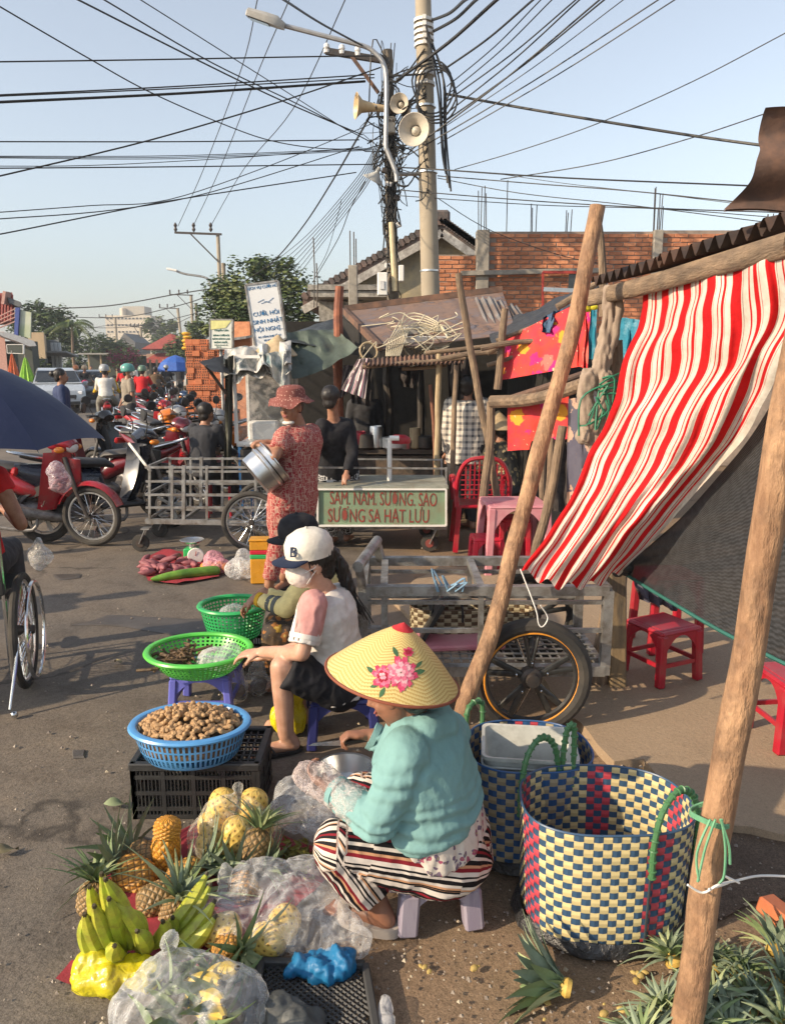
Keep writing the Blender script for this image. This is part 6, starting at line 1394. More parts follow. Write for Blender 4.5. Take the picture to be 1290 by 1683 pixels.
stool('red stool stack under the pink table on the left',G2(832,6.5),.27,.38,m_redp,.2);stool('red stool under the pink table on the right',G2(852,6.3),.25,.45,m_redp,-.1)
stool('red stool beside the dark seated person at the food stall',G2(355,8.6),.25,.55,m_redp,.1,legw=.03);stool('dim red stool inside the shack',G2(700,8.2),.3,.50,m_redp,0)
cup=thing('chopstick_cup','pink cup of chopsticks on the red stool by the food stall','cup',at(355,745,8.6));cz=V((G2(355,8.6).x,8.6,.562));g=MB();g.lathe(cz,[(0,.002),(.035,.0),(.045,.13),(.04,.13),(.03,.01)],16);g.build('cup_body',m_pinkt,cup)
for k in range(5):g=MB();g.rod(cz+V((R.uniform(-.02,.02),0,.02)),cz+V((R.uniform(-.04,.04),R.uniform(-.02,.02),.22)),.004,5);g.build('chopstick',m_wood,cup)
s_=stool('red stool with sunlight on it under the dark net',V((gz(1080,1115).x+.0,3.95,.035)),.28,.30,m_redp,.45,braces=True)
s_=stool('partly hidden red stool at the right edge',V((gz(1285,1245).x+.08,3.22,.035)),.27,.32,m_redp,.1,braces=True)
s_=stool('red chair legs behind the net draped with navy cloth',V((at(1100,1000,4.35).x,4.4,.035)),.30,.46,m_redp,.1)
ch=thing('plastic_chair','red plastic armchair turned away by the crooked poles','chair',G2(792,7.1));o=ch.location
g=MB();g.box(o+V((0,0,.42)),(.46,.42,.03),bev=.01);g.build('seat',m_redp,ch)
for x_ in(-.21,.21):
 for y_ in(-.19,.2):g=MB();g.beam(o+V((x_,y_,.42)),o+V((x_*1.15,y_*1.2,0)),.045,.04);g.build('leg',m_redp,ch)
 g=MB();g.tube(smoothline([o+V((x_*1.1,.2,.42)),o+V((x_*1.2,.18,.64)),o+V((x_*1.2,-.15,.66)),o+V((x_*1.1,-.22,.42))]),[(.025,.015)]*16,8);g.build('arm',m_redp,ch)
g=MB();g.tube(smoothline([o+V((-.24,-.2,.5)),o+V((-.22,-.24,.72)),o+V((-.12,-.27,.86)),o+V((.12,-.27,.86)),o+V((.22,-.24,.72)),o+V((.24,-.2,.5))]),.02,8)
for k in range(9):g.beam(o+V((-.16+.04*k,-.24,.5)),o+V((-.16+.04*k,-.27,.86-.004*(k-4)**2)),.012,.008)
for k in range(7):g.beam(o+V((-.2,-.25,.54+.045*k)),o+V((.2,-.25,.54+.045*k)),.012,.008)
g.build('backrest',m_redp,ch)
# ========== CARTS
c1=thing('pushcart','long metal pushcart with rail cage and green lettered drink cabinet','pushcart',G2(480,7.0));Yc=6.9
def bar(a,b,w_=.022,m=m_galv,root=c1,n='rail',h_=None):g=MB();g.beam(a,b,w_,h_ or w_,up=(0,1,.01));return g.build(n,m,root)
for Y_,nn in((Yc,1),(Yc+.65,0)):
 for y in(768,791,813,834):bar(at(240,y,Yc)+V((0,Y_-Yc,0)),at(520,y,Yc)+V((0,Y_-Yc,0)),.020)
 bar(at(240,856,Yc)+V((0,Y_-Yc,0)),at(735,866,Yc)+V((0,Y_-Yc,0)),.045)
 for x in(246,283,302,340,420,500):bar(at(x,765,Yc)+V((0,Y_-Yc,0)),at(x,858,Yc)+V((0,Y_-Yc,0)),.022 if x!=302 else.03,n='upright')
 bar(at(500,768,Yc)+V((0,Y_-Yc,0)),at(733,770,Yc)+V((0,Y_-Yc,0)),.016);bar(at(733,768,Yc)+V((0,Y_-Yc,0)),at(733,800,Yc)+V((0,Y_-Yc,0)),.018,n='upright')
for y in(768,813,856):bar(at(240,y,Yc),at(240,y,Yc)+V((0,.65,0)),.022,n='cross_rail')
for x in(300,380,460):bar(at(x,856,Yc),at(x,856,Yc)+V((0,.65,0)),.03,n='cross_rail')
bar(at(212,728,Yc+.1),at(248,775,Yc),.022,n='handle');bar(at(212,728,Yc+.6),at(248,775,Yc+.6),.022,n='handle')
m_cab=mat('pale_green_panel',(.21,.30,.19),(.17,.25,.16),rough=.6,ns=4,bump=.1,dirt=(.20,.16,.10),dscale=5)
p0,p1=at(522,803,Yc-.1),at(733,864,Yc-.1)
g=MB();g.box(((p0.x+p1.x)/2,Yc+.25,(p0.z+p1.z)/2),(p1.x-p0.x,.68,p0.z-p1.z));g.build('cabinet',m_cab,c1)
g=MB();g.box(((p0.x+p1.x)/2,Yc+.25,p0.z+.012),(p1.x-p0.x+.03,.72,.022));g.build('lid',mat('lid_metal',(.42,.43,.37),(.3,.32,.27),rough=.45,metal=.3,dirt=(.25,.2,.14)),c1)
for a,b in(((522,804),(733,804)),((522,864),(733,864)),((522,804),(522,864)),((733,804),(733,864))):bar(at(*a,Yc-.105),at(*b,Yc-.105),.016,m_white,n='edge_strip')
m_let=mat('hand_paint_red',(.30,.04,.03),(.16,.06,.04),ns=20,bump=0)
text('SÂM. NAM. SƯƠNG. SÁO',.175,at(630,821,Yc-.0925),(1,0,-.02),(0,0,1),m_let,c1,extr=.003,sx=.50);text('SƯƠNG SA HẠT LỰU',.175,at(622,849,Yc-.0925),(1,0,-.01),(0,0,1),m_let,c1,extr=.003,sx=.56)
def caster(root,c,r_,face_=1):
 g=MB();g.lathe(c,[(0,-.022),(r_*.5,-.024),(r_,-.02),(r_*1.02,0),(r_,.02),(r_*.5,.024),(0,.022)],22,rotm(pi/2));w=g.build('caster',m_rubber,root)
 g=MB();g.lathe(c,[(0,-.028),(r_*.5,-.028),(r_*.5,.028),(0,.028)],16,rotm(pi/2));g.build('caster_hub',mat('caster_red',(.25,.06,.05))if face_ else m_dark,w)
 g=MB();g.beam(c+V((0,-.035,0)),c+V((.06,-.035,r_*1.7)),.045,.008);g.beam(c+V((0,.035,0)),c+V((.06,.035,r_*1.7)),.045,.008);g.box(c+V((.06,0,r_*1.75)),(.08,.09,.012));g.build('caster_fork',m_galv,root)
for x in(245,705):
 q=gz(x,896 if x<300 else 903);caster(c1,V((q.x,Yc+.02,.078)),.078,x>300);caster(c1,V((q.x,Yc+.62,.078)),.078,x>300)
for dy in(0,.62):q=at(415,855,Yc);wheel(c1,(q.x,Yc-.02+dy,.285),.285,.026,18,disc=False)
c2=thing('handcart','grey steel handcart with motorcycle wheels under the striped cloth','handcart',(.4,3.7,0));YF,YB,ZT,ZB=3.5,4.05,.65,.25
xl,xr=-.14,1.02
def b2(a,b,w_=.04,n='rail',m=m_galv,h_=None):return bar(V(a),V(b),w_,m,c2,n,h_)
for Y_ in(YF,YB):
 b2((xl,Y_,ZT),(xr,Y_,ZT),.045);b2((xl,Y_,ZT-.06),(xr,Y_,ZT-.06),.018);b2((xl,Y_,ZB),(xr,Y_,ZB),.05);b2((xl,Y_,ZB+.2),(xr,Y_,ZB+.2),.02)
 for x in(xl,.42,xr):b2((x,Y_,ZB-.02),(x,Y_,ZT),.045 if x!=.42 else.025,'upright')
 b2((xl+.1,Y_,ZT),(xl+.1,Y_,ZB),.028,'upright')
for x in(xl,xl+.1,.42,xr):
 for z in(ZT,ZB):b2((x,YF,z),(x,YB,z),.035,'cross_rail')
g=MB();g.rod(at(588,932,3.45),at(620,888,3.95),.026,14);g.build('handle_tube',m_galv,c2)
g=MB();g.beam(at(590,930,3.47),(xl,YF,ZT),.04,.04);g.build('handle_arm',m_galv,c2)
g=MB();g.beam(at(618,892,3.95),(xl+.08,YB,ZT),.04,.04);g.build('handle_arm',m_galv,c2)
for k in range(26):x=lerp(xl+.03,xr-.02,k/25);g=MB();g.beam((x,YF+.03,ZB+.03),(x,YB-.03,ZB+.03),.008,.006);g.build('deck_bar',m_galv,c2)
for k in range(8):y=lerp(YF+.05,YB-.05,k/7);g=MB();g.beam((xl,y,ZB+.038),(xr,y,ZB+.038),.01,.006);g.build('deck_bar',m_galv,c2)
def alloy(root,c,R_,ax,orange):
 w=wheel(root,c,R_,.036,1,disc=False,rimm=m_black);a,b=basis(V(ax));A=V(ax).normalized();c=V(c)
 for k in range(5):
  t0=2*pi*k/5+.3
  for s_ in(-.10,.10):
   g=MB();p=c+(a*cos(t0)+b*sin(t0))*.05;m_=c+(a*cos(t0+s_*1.2)+b*sin(t0+s_*1.2))*.12;q=c+(a*cos(t0+s_*1.6)+b*sin(t0+s_*1.6))*(R_-.075);g.tube([p,m_,q],[(.014,.018),(.010,.016),(.009,.014)],8);g.build('spoke',mat('alloy_black',(.05,.05,.05),(.09,.09,.085),rough=.35,metal=.6),w)
  g=MB();g.ball(c+(a*cos(t0)+b*sin(t0))*.075+A*-.025,.007,n=6,m=5);g.build('bolt',m_chrome,w)
 g=MB();g.ring(c,R_-.076,.009,A,48,8);g.build('rim_band',m_dark,w)
 if orange:
  for s_ in(-1,):g=MB();g.ring(c+A*s_*.026,R_-.066,.0042,A,64,6);g.build('rim_stripe',mat('orange_stripe',(.75,.30,.03)),w)
 g=MB();g.lathe(c,[(0,-.06),(.03,-.058),(.035,-.03),(.05,-.02),(.05,.02),(.03,.05),(0,.05)],16,Matrix((a,b,A)).transposed());g.build('hub_cap',m_dark,w)
alloy(c2,(.635,3.33,.285),.285,(-.06,1,0),True);alloy(c2,(.80,4.22,.285),.285,(-.06,1,0),False)
g=MB();g.rod((.635,3.33,.285),(.8,4.22,.285),.016,10);g.build('axle',m_dark,c2)
g=MB();g.box(at(738,985,3.8)+V((-.1,0,-.1)),(.02,.3,.26),rotm(0,.5,0));g.build('black_panel',m_black,label='black plastic panel leaning inside the handcart',cat='panel')
g=MB()
for k in range(6):p=at(730+R.uniform(-14,20),962,YF-.03);g.tube(smoothline([p,p+V((R.gauss(0,.03),-.02,R.gauss(.02,.02))),p+V((R.gauss(0,.05),0,-.03))],4),.005,5)
g.build('rag_tie',mat('blue_tie',(.20,.34,.48)),label='pale blue string tied to the front rail of the handcart',cat='string')
g=MB();g.tube(smoothline([at(855,935,3.2),at(880,1000,3.15),at(885,1025,3.15),at(892,1030,3.15),at(900,1015,3.16),at(888,995,3.15)]),.003,5);g.build('hanging_string',m_white,label='thin white string dangling below the striped cloth over the wheel',cat='string')
m_wy=plastic('weave_yellow',(.64,.53,.27),.45);m_wr=plastic('weave_red',(.52,.065,.09),.45);m_wb=plastic('weave_blue',(.04,.09,.17),.4);m_wbe=plastic('weave_beige',(.40,.34,.22),.45);m_wgb=plastic('weave_bright_blue',(.03,.10,.26),.45);m_hg=plastic('handle_green',(.07,.19,.08),.4)
def weave(t,c,rx,ry,h,nc,nr,colf,hm,amp=.0020,z0=.012,flare=.06,sq=2.6):
 c=V(c);ms_={}
 def P(th,z,d):
  k=(abs(cos(th))**sq+abs(sin(th))**sq)**(-1/sq);f=1+flare*(z/h-1)-.10*max(0,1-z/(.12*h))**2
  wob=1+.02*sin(th*3+1+z*4);return c+V((cos(th)*(rx*f*wob*k+d),sin(th)*(ry*f*wob*k+d),z0+z))
 cw,rh=2*pi/nc,h/nr
 for i in range(nc):
  g=MB();th=i*cw;vs=[]
  for j in range(nr*2+1):
   d=amp*(1 if(i+j//2)%2 else-1)*(1 if j%2 else 0)
   for s_ in(-.49,.49):vs.append(P(th+s_*cw,j*rh/2,d))
  g.add(vs,[(2*j,2*j+1,2*j+3,2*j+2)for j in range(nr*2)]);g.build('strip',colf(i),t,smooth=False)
 for j in range(nr):
  g=MB();vs=[];n2_=nc*2
  for q in range(n2_):
   i=q//2;d=-amp*(1 if(i+j)%2 else-1)*(1 if q%2==0 else 0);th=q*cw/2
   for s_ in(.06,.94):vs.append(P(th,(j+s_)*rh,d))
  g.add(vs,[(2*q,2*((q+1)%n2_),2*((q+1)%n2_)+1,2*q+1)for q in range(n2_)]);g.build('band',hm,t,smooth=False)
 g=MB();g.tube([P(2*pi*k/72,h,0)for k in range(72)],(.004,.007),6,closed=True)if False else g.tube([P(2*pi*k/72,h,0)for k in range(72)],.0036,6,closed=True);g.build('rim',hm,t)
 g=MB();g.add([c+V((0,0,z0+.004))]+[P(2*pi*k/40,.003,-.002)for k in range(40)],[(0,k+1,(k+1)%40+1)for k in range(40)]);g.build('bottom',hm,t)
 return P
def handle(t,pts,m=m_hg,r_=.009):
 P_=smoothline(pts,7);g=MB();g.tube(P_,r_,8)
 for i in range(0,len(P_)-1,2):g.ring(P_[i],r_*1.1,r_*.35,(P_[min(i+1,len(P_)-1)]-P_[i]),10,5)
 g.build('handle',m,t)
cb=V((.645,2.14,0));wbk=thing('woven_basket','big woven plastic basket of yellow, red and navy checks at lower right','basket',cb)
cmap=lambda i:m_wr if i in(34,35,36,37,50,51,52,2,3,4,13,14,15,24,25,26,59,60)else m_wy
Pf=weave(wbk,cb,.255,.195,.385,62,17,cmap,m_wb)
def hpts(th0,th1,hh,out=.008):a,b=Pf(th0,.355,out),Pf(th1,.355,out);return[a-V((0,0,.1)),a,lerp(a,b,.15)+V((0,0,hh*.7)),lerp(a,b,.5)+V((0,0,hh)),lerp(a,b,.85)+V((0,0,hh*.7)),b,b-V((0,0,.1))]
handle(wbk,hpts(-pi/2+.35,-pi/2+1.15,.14));
for th in(-pi/2+.35,-pi/2+1.15):g=MB();g.tube([Pf(th,.36*(1-k/10),.006)for k in range(10)],.004,6);g.build('strap',mat('strap_dark',(.03,.04,.05)),wbk)
handle(wbk,hpts(pi/2+1.0,pi/2+.35,.15));a=Pf(pi/2+.30,.3,.01);handle(wbk,[a,a+V((0,0,.12)),a+V((.01,.0,.21)),a+V((.03,0,.22)),a+V((.035,0,.12)),a+V((.03,0,0))])
g=MB();g.lathe(cb,[(.262,.002),(.27,.012),(.262,.035),(.245,.05)],40,sy=.78);m_bp=mat('black_bag_plastic',(.018,.018,.02),(.03,.03,.032),rough=.35,bump=.8,bs=18,bd=.03)
me_=g.build('plastic_wrap',m_bp,wbk)
for v in me_.data.vertices:v.co+=V((noise.noise(v.co*14),noise.noise(v.co*14+V((5,0,0))),noise.noise(v.co*20)*.5))*.018;v.co.z=max(v.co.z,.002)
cb2=V((.475,2.50,0));wb2=thing('woven_basket','blue and beige checked woven basket holding a white tub, behind the seated woman','basket',cb2)
P2f=weave(wb2,cb2,.215,.19,.37,48,15,lambda i:m_wbe if not 9<=i<=13 else m_wr,m_wgb)
handle(wb2,[P2f(2.6,.3,.01),P2f(2.6,.37,.01)+V((0,0,.08)),P2f(2.2,.37,.01)+V((0,0,.08)),P2f(2.2,.3,.01)])
g=MB();g.lathe(cb2,[(.215,.002),(.225,.012),(.215,.04),(.20,.05)],40,sy=.9);me_=g.build('plastic_wrap',m_bp,wb2)
for v in me_.data.vertices:v.co+=V((noise.noise(v.co*14),noise.noise(v.co*14+V((5,0,0))),0))*.02
tub=thing('tub','white rectangular tub sitting in the blue checked basket','tub',cb2+V((.0,0,.2)));M=rotm(.0,.0,-.12);tc=cb2+V((0,-.02,.40));g=MB()
def rr(w_,d_,z,k=.03,n=5):return[tc+M@V((sx*(w_-k)+k*cos(a),sy*(d_-k)+k*sin(a),z))for(sx,sy,a0)in((1,1,0),(-1,1,pi/2),(-1,-1,pi),(1,-1,1.5*pi))for a in[a0+pi/2*i/n for i in range(n+1)]]
L_s=[rr(.13,.10,-.20),rr(.155,.12,-.01),rr(.163,.128,-.006),rr(.163,.128,.006),rr(.152,.117,.004),rr(.128,.098,-.16)];n=24
g.add([p for r_ in L_s for p in r_],[(i*n+k,i*n+(k+1)%n,(i+1)*n+(k+1)%n,(i+1)*n+k)for i in range(5)for k in range(n)]+[tuple(5*n+k for k in range(n))]);g.build('tub_body',mat('old_white_plastic',(.56,.57,.53),(.46,.47,.44),rough=.5,dirt=(.32,.32,.29),dscale=9),tub)
g=MB();g.tube(rr(.160,.126,-.03),.004,6,closed=True);g.tube(rr(.157,.123,-.045),.004,6,closed=True);g.build('rib',MATS['old_white_plastic'],tub)
wb3=thing('woven_bag','small tan and brown checked woven bag lying in the handcart','bag',(.2,3.9,.29));weave(wb3,(.30,3.86,.28),.21,.10,.17,38,8,lambda i:m_wbe,plastic('weave_brown',(.10,.06,.03),.5),amp=.003,flare=0)
handle(wb3,[V((.2,3.76,.4)),V((.22,3.74,.52)),V((.34,3.74,.52)),V((.36,3.76,.4))],m_black,.006)
wb4=thing('woven_bag','second checked woven bag partly hidden behind the handcart wheel','bag',(.7,3.9,.29));weave(wb4,(.62,3.86,.28),.12,.08,.15,26,7,lambda i:m_wbe,MATS['weave_brown'],amp=.003,flare=0)
g=MB();g.box((.33,3.75,.32),(.45,.25,.03),rotm(.1,0,.1),.008);g.build('pink_crate_lid',m_pinkt,label='pale pink perforated lid lying on the deck of the handcart',cat='lid')
# ========== STANDING WOMAN
def pat(name,a,b_c,sc,kind='grid'):
 m,t,b=newmat(name);co=coords(t);v=N(t,'ShaderNodeTexVoronoi',distance='CHEBYCHEV' if kind=='grid' else 'EUCLIDEAN');v.inputs['Scale'].default_value=sc;v.inputs['Randomness'].default_value=.35 if kind=='grid' else 1;t.links.new(co,v.inputs['Vector'])
 c=ramp(t,v.outputs['Distance'],[(.0,a),(.12,b_c),(.22,a),(.36,a),(.42,b_c)]if kind=='grid' else[(.22,b_c),(.28,a)],'CONSTANT' if kind=='grid' else 'LINEAR')
 t.links.new(c,b.inputs['Base Color']);b.inputs['Roughness'].default_value=.85;b.inputs['Specular IOR Level'].default_value=.2;bumpto(t,b,tex(t,co,22,5),.35,.012);return m
m_mar=pat('maroon_print',(.30,.04,.045),(.44,.25,.20),44)
def P5(x,y,Y=5.6):return at(x-12,y,Y)
J=dict(hip=P5(494,812),neck=P5(506,698),head=P5(490,669,5.55),sl=P5(480,716,5.50),sr=P5(523,712,5.72),el=P5(464,750,5.27),er=P5(505,770,5.75),hl=P5(456,736,5.36),hr=P5(456,728,5.45),kl=P5(470,890,5.52),kr=P5(500,890,5.68),al=V((P5(453,960,5.5).x,5.52,.085)),ar=V((P5(478,960,5.7).x,5.72,.085)))
fd=V((-.42,-.90,-.08))
sw_=figure('standing woman in maroon patterned clothes and a floppy pink hat, holding steel pots',J,sk=m_skin,shirt=m_mar,pants=m_mar,sleeve=.36,leg=.93,vox=.0075,facing=fd,hem=.10,w=1.12,loose=1.04,hair='none',shoes=m_black,hands=dict(l=(V((-.6,.35,.1)),V((0,0,-1)),.5),r=(V((-.7,-.2,.1)),V((0,0,-1)),.5,-1)))
hc=J['head'];f,u,s3=frame(fd);M=Matrix((s3,f,u)).transposed();g=MB();n=40;pr=[(.185,.012),(.16,.024),(.13,.036),(.118,.045),(.114,.075),(.104,.10),(.072,.118),(0,.122)]
P=[]
for i,(r_,z)in enumerate(pr):
 for k in range(n):a=2*pi*k/n;P.append(hc+u*.035-f*.012+M@V((cos(a)*r_*.88,sin(a)*r_*.92,z+.012*(sin(5*a+1)+.6*sin(8*a))*max(0,1-i/2.5)-.03*(i<2)*abs(sin(a)))))
g.add(P,[(i*n+k,i*n+(k+1)%n,(i+1)*n+(k+1)%n,(i+1)*n+k)for i in range(7)for k in range(n)]);g.build('floppy_hat',pat('hat_print',(.20,.07,.06),(.46,.27,.22),55,'dots'),sw_)
g=MB();g.ball(hc-u*.105+f*.045,(.046,.040,.018),M,14,8);g.build('lowered_mask',c_white,sw_)
g=MB();g.ball(hc+u*.01-f*.035,(.078,.075,.088),M,18,12);g.ball(hc-u*.06-f*.06,(.05,.035,.05),M);g.build('hair',m_hair,sw_)
pot=thing('steel_pot','two stacked steel pots tilted under the standing woman\'s hands','pot',P5(448,772,5.35));pc=P5(449,770,5.38);ax=V((.66,.22,.52)).normalized();a,b=basis(ax);Mp=Matrix((a,b,ax)).transposed()
g=MB();g.lathe(pc,[(0,-.10),(.135,-.10),(.15,-.09),(.155,0),(.165,.01),(.165,.02),(.155,.022),(.155,.07),(.17,.078),(.17,.085),(.15,.085),(.145,-.07),(0,-.08)],40,Mp);g.build('pot_body',m_alu,pot)
g=MB();g.lathe(pc,[(.158,.03),(.16,.033),(.16,.038),(.158,.04)],40,Mp);g.build('pot_ring',m_dark,pot)
g=MB();sg=-1 if a.x>0 else 1;q=pc+a*.155*sg;g.tube(smoothline([q+b*.04,q+a*.035*sg+b*.03,q+a*.035*sg-b*.03,q-b*.04]),.006,6);g.build('pot_handle',m_alu,pot)
# ========== GIRL WITH WHITE CAP
def cap(par,c,f,u,m1,m2,nm='cap'):
 f,u,s3=frame(f,u);M=Matrix((s3,f,u)).transposed();c=V(c)
 g=MB();g.lathe(c,[(.094,-.005),(.098,.02),(.096,.055),(.080,.09),(.045,.112),(0,.118)],26,M,sy=1.12);h=g.build(nm,m1,par,ang=60)
 g=MB();g.ball(c+u*.118,.008,n=8,m=6);g.build('button',m1,h)
 g=MB();fn=lambda a,b_:c+M@V((.088*cos(pi*a),.09*sin(pi*a)*(1-b_)+(.095+.075*sin(pi*a))*b_+.02*(1-b_),.002-.02*b_+.012*sin(pi*a)*b_))
 g.grid(fn,16,5);g.grid(lambda a,b_:fn(1-a,b_)-u*.004,16,5);g.build('peak',m2,h);return h,M
m_pk=cloth('pink_cloth',(.60,.30,.28));m_tee=cloth('white_tee',(.70,.66,.62));m_tape=cloth('grey_tape',(.28,.23,.20))
J=dict(hip=at(562,1120,3.32),neck=at(532,968,3.28),head=at(511,925,3.26),sl=at(513,996,3.15),sr=at(545,985,3.42),el=at(496,1074,3.08),er=at(505,1060,3.46),hl=at(432,1072,3.26),hr=at(445,1078,3.44),kl=at(462,1096,3.13),kr=at(478,1082,3.37),al=at(470,1214,3.16),ar=at(492,1195,3.42),tl=V((-.95,-.3,0)),tr=V((-1,-.2,0)),hside=V((.1,1,0)))
J['al'].z=J['ar'].z=.09;fd=V((-.9,-.42,-.12))
gl=figure('seated young woman in white cap, face mask and pink sleeved shirt, with long black hair',J,sk=m_skinl,shirt=m_tee,pants=c_blk,sleeve=.40,leg=.46,vox=.0065,facing=fd,hem=.03,hair='none',w=.92,loose=1.08,hands=dict(l=(V((-.9,.2,-.15)),V((0,.2,-1)),.35),r=(V((-.9,.1,-.15)),V((0,0,-1)),.4,-1)))
hc=J['head'];f,u,s3=frame(fd)
for s_ in 'l':g=MB();chain(g,[(J['sl']+V((.008,-.010,.012)),.064),(lerp(J['sl'],J['el'],.66)+V((0,-.004,0)),.062)],(1,0));remesh('sleeve',g,m_pk,gl,.0065,3,WR)
for k in(-.012,.012):g=MB();d_=(J['el']-J['sl']).normalized();o_=V((-.5,-.85,.1)).normalized()*.065+V((.85,-.5,0))*k;g.tube([lerp(J['sl'],J['el'],q)+o_*(1 if q>-.1 else.8)for q in(-.08,.1,.3,.5,.66)],(.004),6);g.build('sleeve_tape',m_tape,gl)
g=MB();dd=(J['el']-J['sl']).normalized();g.tube([lerp(J['sl'],J['el'],.60),lerp(J['sl'],J['el'],.70)],.069,20);g.build('cuff',m_tee,gl)
M=Matrix((s3,f,u)).transposed();g=MB();g.ball(hc-u*.04+f*.055,(.064,.062,.058),M,18,12);g.ball(hc-u*.028+f*.10,(.02,.022,.032),M)
remesh('face_mask',g,cloth('mask_fabric',(.72,.62,.56)),gl,.005,3,[(.0015,30,(1,1,2))])
for q in(-.02,.03):g=MB();g.tube([hc-s3*.06+f*.05+u*(q-.05),hc-s3*.08+f*.01+u*(q*.3-.01),hc-s3*.078-f*.012+u*(q*.6)],.0016,5);g.build('mask_loop',m_white,gl)
g=MB();g.ball(hc+u*.03-f*.025,(.081,.088,.086),M,20,12);g.ball(hc-u*.04-f*.06,(.06,.04,.05),M);g.ball(hc-f*.105+u*.02,(.03,.03,.03));chain(g,[(hc-f*.10+u*.02,.024),(hc-f*.135-u*.05,.030),(hc-f*.155-u*.14,.026),(hc-f*.175-u*.22,.018),(hc-f*.20-u*.29,.006)])
remesh('hair',g,m_hair,gl,.0055,3,[(.006,55,(1,1,.15)),(.003,110,(1,1,.1))])
g=MB();rr_=random.Random(4)
for k in range(26):o_=V((rr_.gauss(0,.012),rr_.gauss(0,.014),0));g.tube(smoothline([hc-f*.145-u*.10+o_,hc-f*.17-u*.20+o_*1.4,hc-f*.205-u*.29+o_*2.6-u*rr_.uniform(0,.05)]),.0014,4)
g.build('hair_ends',m_hair,gl,kind='stuff')
m_cw=cloth('cap_white',(.72,.68,.60));m_navy=cloth('cap_navy',(.02,.03,.065))
h_,Mc=cap(gl,hc+u*.040,f,u+f*.10,m_cw,m_navy)
cc_=hc+u*.040;tp_=cc_+Mc@V((-.060,.090,.048));nrm=(tp_-cc_).normalized()
text('B',.062,cc_+Mc@V((-.0665,.0905,.042)),(s3*-.75-f).normalized(),V((0,0,1))-nrm*.4,m_ink if False else m_navy,h_,extr=.006)
bs_=stool('dark blue plastic stool under the young woman in the white cap',V((at(562,1190,3.33).x,3.34,0)),.30,.225,m_blud,.12)
for nm_,s_ in(('l',-1),):
 an=J['al'];td=V((-.95,-.3,0)).normalized();b_=V((an.x,an.y,.012))+td*.05
 g=MB();P=[b_+td*.125*cos(a)+td.cross(V((0,0,1)))*.04*sin(a)for a in[2*pi*i/16 for i in range(16)]];g.prism([p-V((0,0,.010))for p in P],(0,0,.016));sd_=g.build('sandal',m_black,gl)
 g=MB();sdv=td.cross(V((0,0,1)));g.tube(smoothline([b_+sdv*.042,b_+td*.03+sdv*.025+V((0,0,.04)),b_+td*.075+V((0,0,.028)),b_+td*.03-sdv*.025+V((0,0,.04)),b_-sdv*.042]),.005,6);g.build('strap',m_black,sd_)
# ========== WOMAN WITH BLACK CAP
m_yj=cloth('yellow_jacket',(.72,.60,.28));m_pt=floral('dark_print',(.04,.03,.025),(.10,.06,.03),(.40,.24,.03),(.30,.12,.03),(.5,.35,.1),16)
J=dict(hip=at(535,1045,4.02),neck=at(520,940,3.98),head=at(493,893,3.95),sl=at(500,962,3.84),sr=at(535,955,4.1),el=at(470,1000,3.80),er=at(490,990,4.1),hl=at(424,985,3.90),hr=at(432,975,4.12),kl=at(450,1040,3.80),kr=at(455,1025,4.0),al=at(455,1120,3.8),ar=at(460,1110,4.0),tl=V((-1,0,0)),tr=V((-1,0,0)),hside=V((0,1,0)))
J['al'].z=J['ar'].z=.09;fd=V((-1,-.2,-.1))
w2=figure('woman in black cap and pale yellow jacket crouching behind the young woman',J,sk=m_skin,shirt=m_yj,pants=m_pt,sleeve=.93,leg=.95,vox=.009,facing=fd,hair='short',hands=dict(l=(V((-.8,.1,-.5)),V((.3,0,-1)),.7),r=(V((-.8,0,-.5)),V((.3,0,-1)),.7,-1)))
f,u,s3=frame(fd);cap(w2,J['head']+u*.045,f,u,c_blk,c_blk)
for k in range(3):g=MB();q=.28+k*.22;p,d_=lerp(J['el'],J['hl'],q),(J['hl']-J['el']).normalized();g.tube([p-d_*.012,p+d_*.012],.051-.006*k,18);g.build('sleeve_stripe',cloth('slate_stripe',(.10,.11,.11)),w2)
g=MB();d_=(J['hl']-J['el']).normalized();g.tube([lerp(J['el'],J['hl'],.86),lerp(J['el'],J['hl'],.98)],.040,16);g.build('cuff',cloth('amber_cuff',(.62,.36,.03)),w2)
# ========== WOMAN WITH THE FLOWERED CONICAL HAT
m_tl=cloth('teal_jacket',(.185,.345,.345),(.165,.31,.31))
def pstripe():
 m,t,b=newmat('striped_trousers');x,y,_=attr_xy(t);K=(.008,.007,.009);W_=(.62,.55,.49);Rr=(.20,.012,.022);T=(.50,.27,.15)
 blk=N(t,'ShaderNodeTexWhiteNoise',noise_dimensions='2D');cb_=N(t,'ShaderNodeCombineXYZ');t.links.new(math_(t,'FLOOR',math_(t,'MULTIPLY',x,10.)),cb_.inputs[0]);t.links.new(math_(t,'FLOOR',math_(t,'MULTIPLY',y,7.)),cb_.inputs[1]);t.links.new(cb_.outputs[0],blk.inputs['Vector'])
 xx=math_(t,'ADD',x,math_(t,'MULTIPLY',math_(t,'GREATER_THAN',blk.outputs[0],.72),.018))
 fr=math_(t,'FRACT',math_(t,'MULTIPLY',xx,1.75))
 c=ramp(t,fr,[(0,K),(.08,W_),(.13,K),(.17,W_),(.26,Rr),(.34,T),(.40,K),(.50,W_),(.57,K),(.64,Rr),(.69,K),(.76,W_),(.86,K),(.90,T),(.94,W_)],'CONSTANT')
 t.links.new(c,b.inputs['Base Color']);b.inputs['Roughness'].default_value=.75;b.inputs['Specular IOR Level'].default_value=.2;bumpto(t,b,tex(t,coords(t),20,5),.3,.012);return m
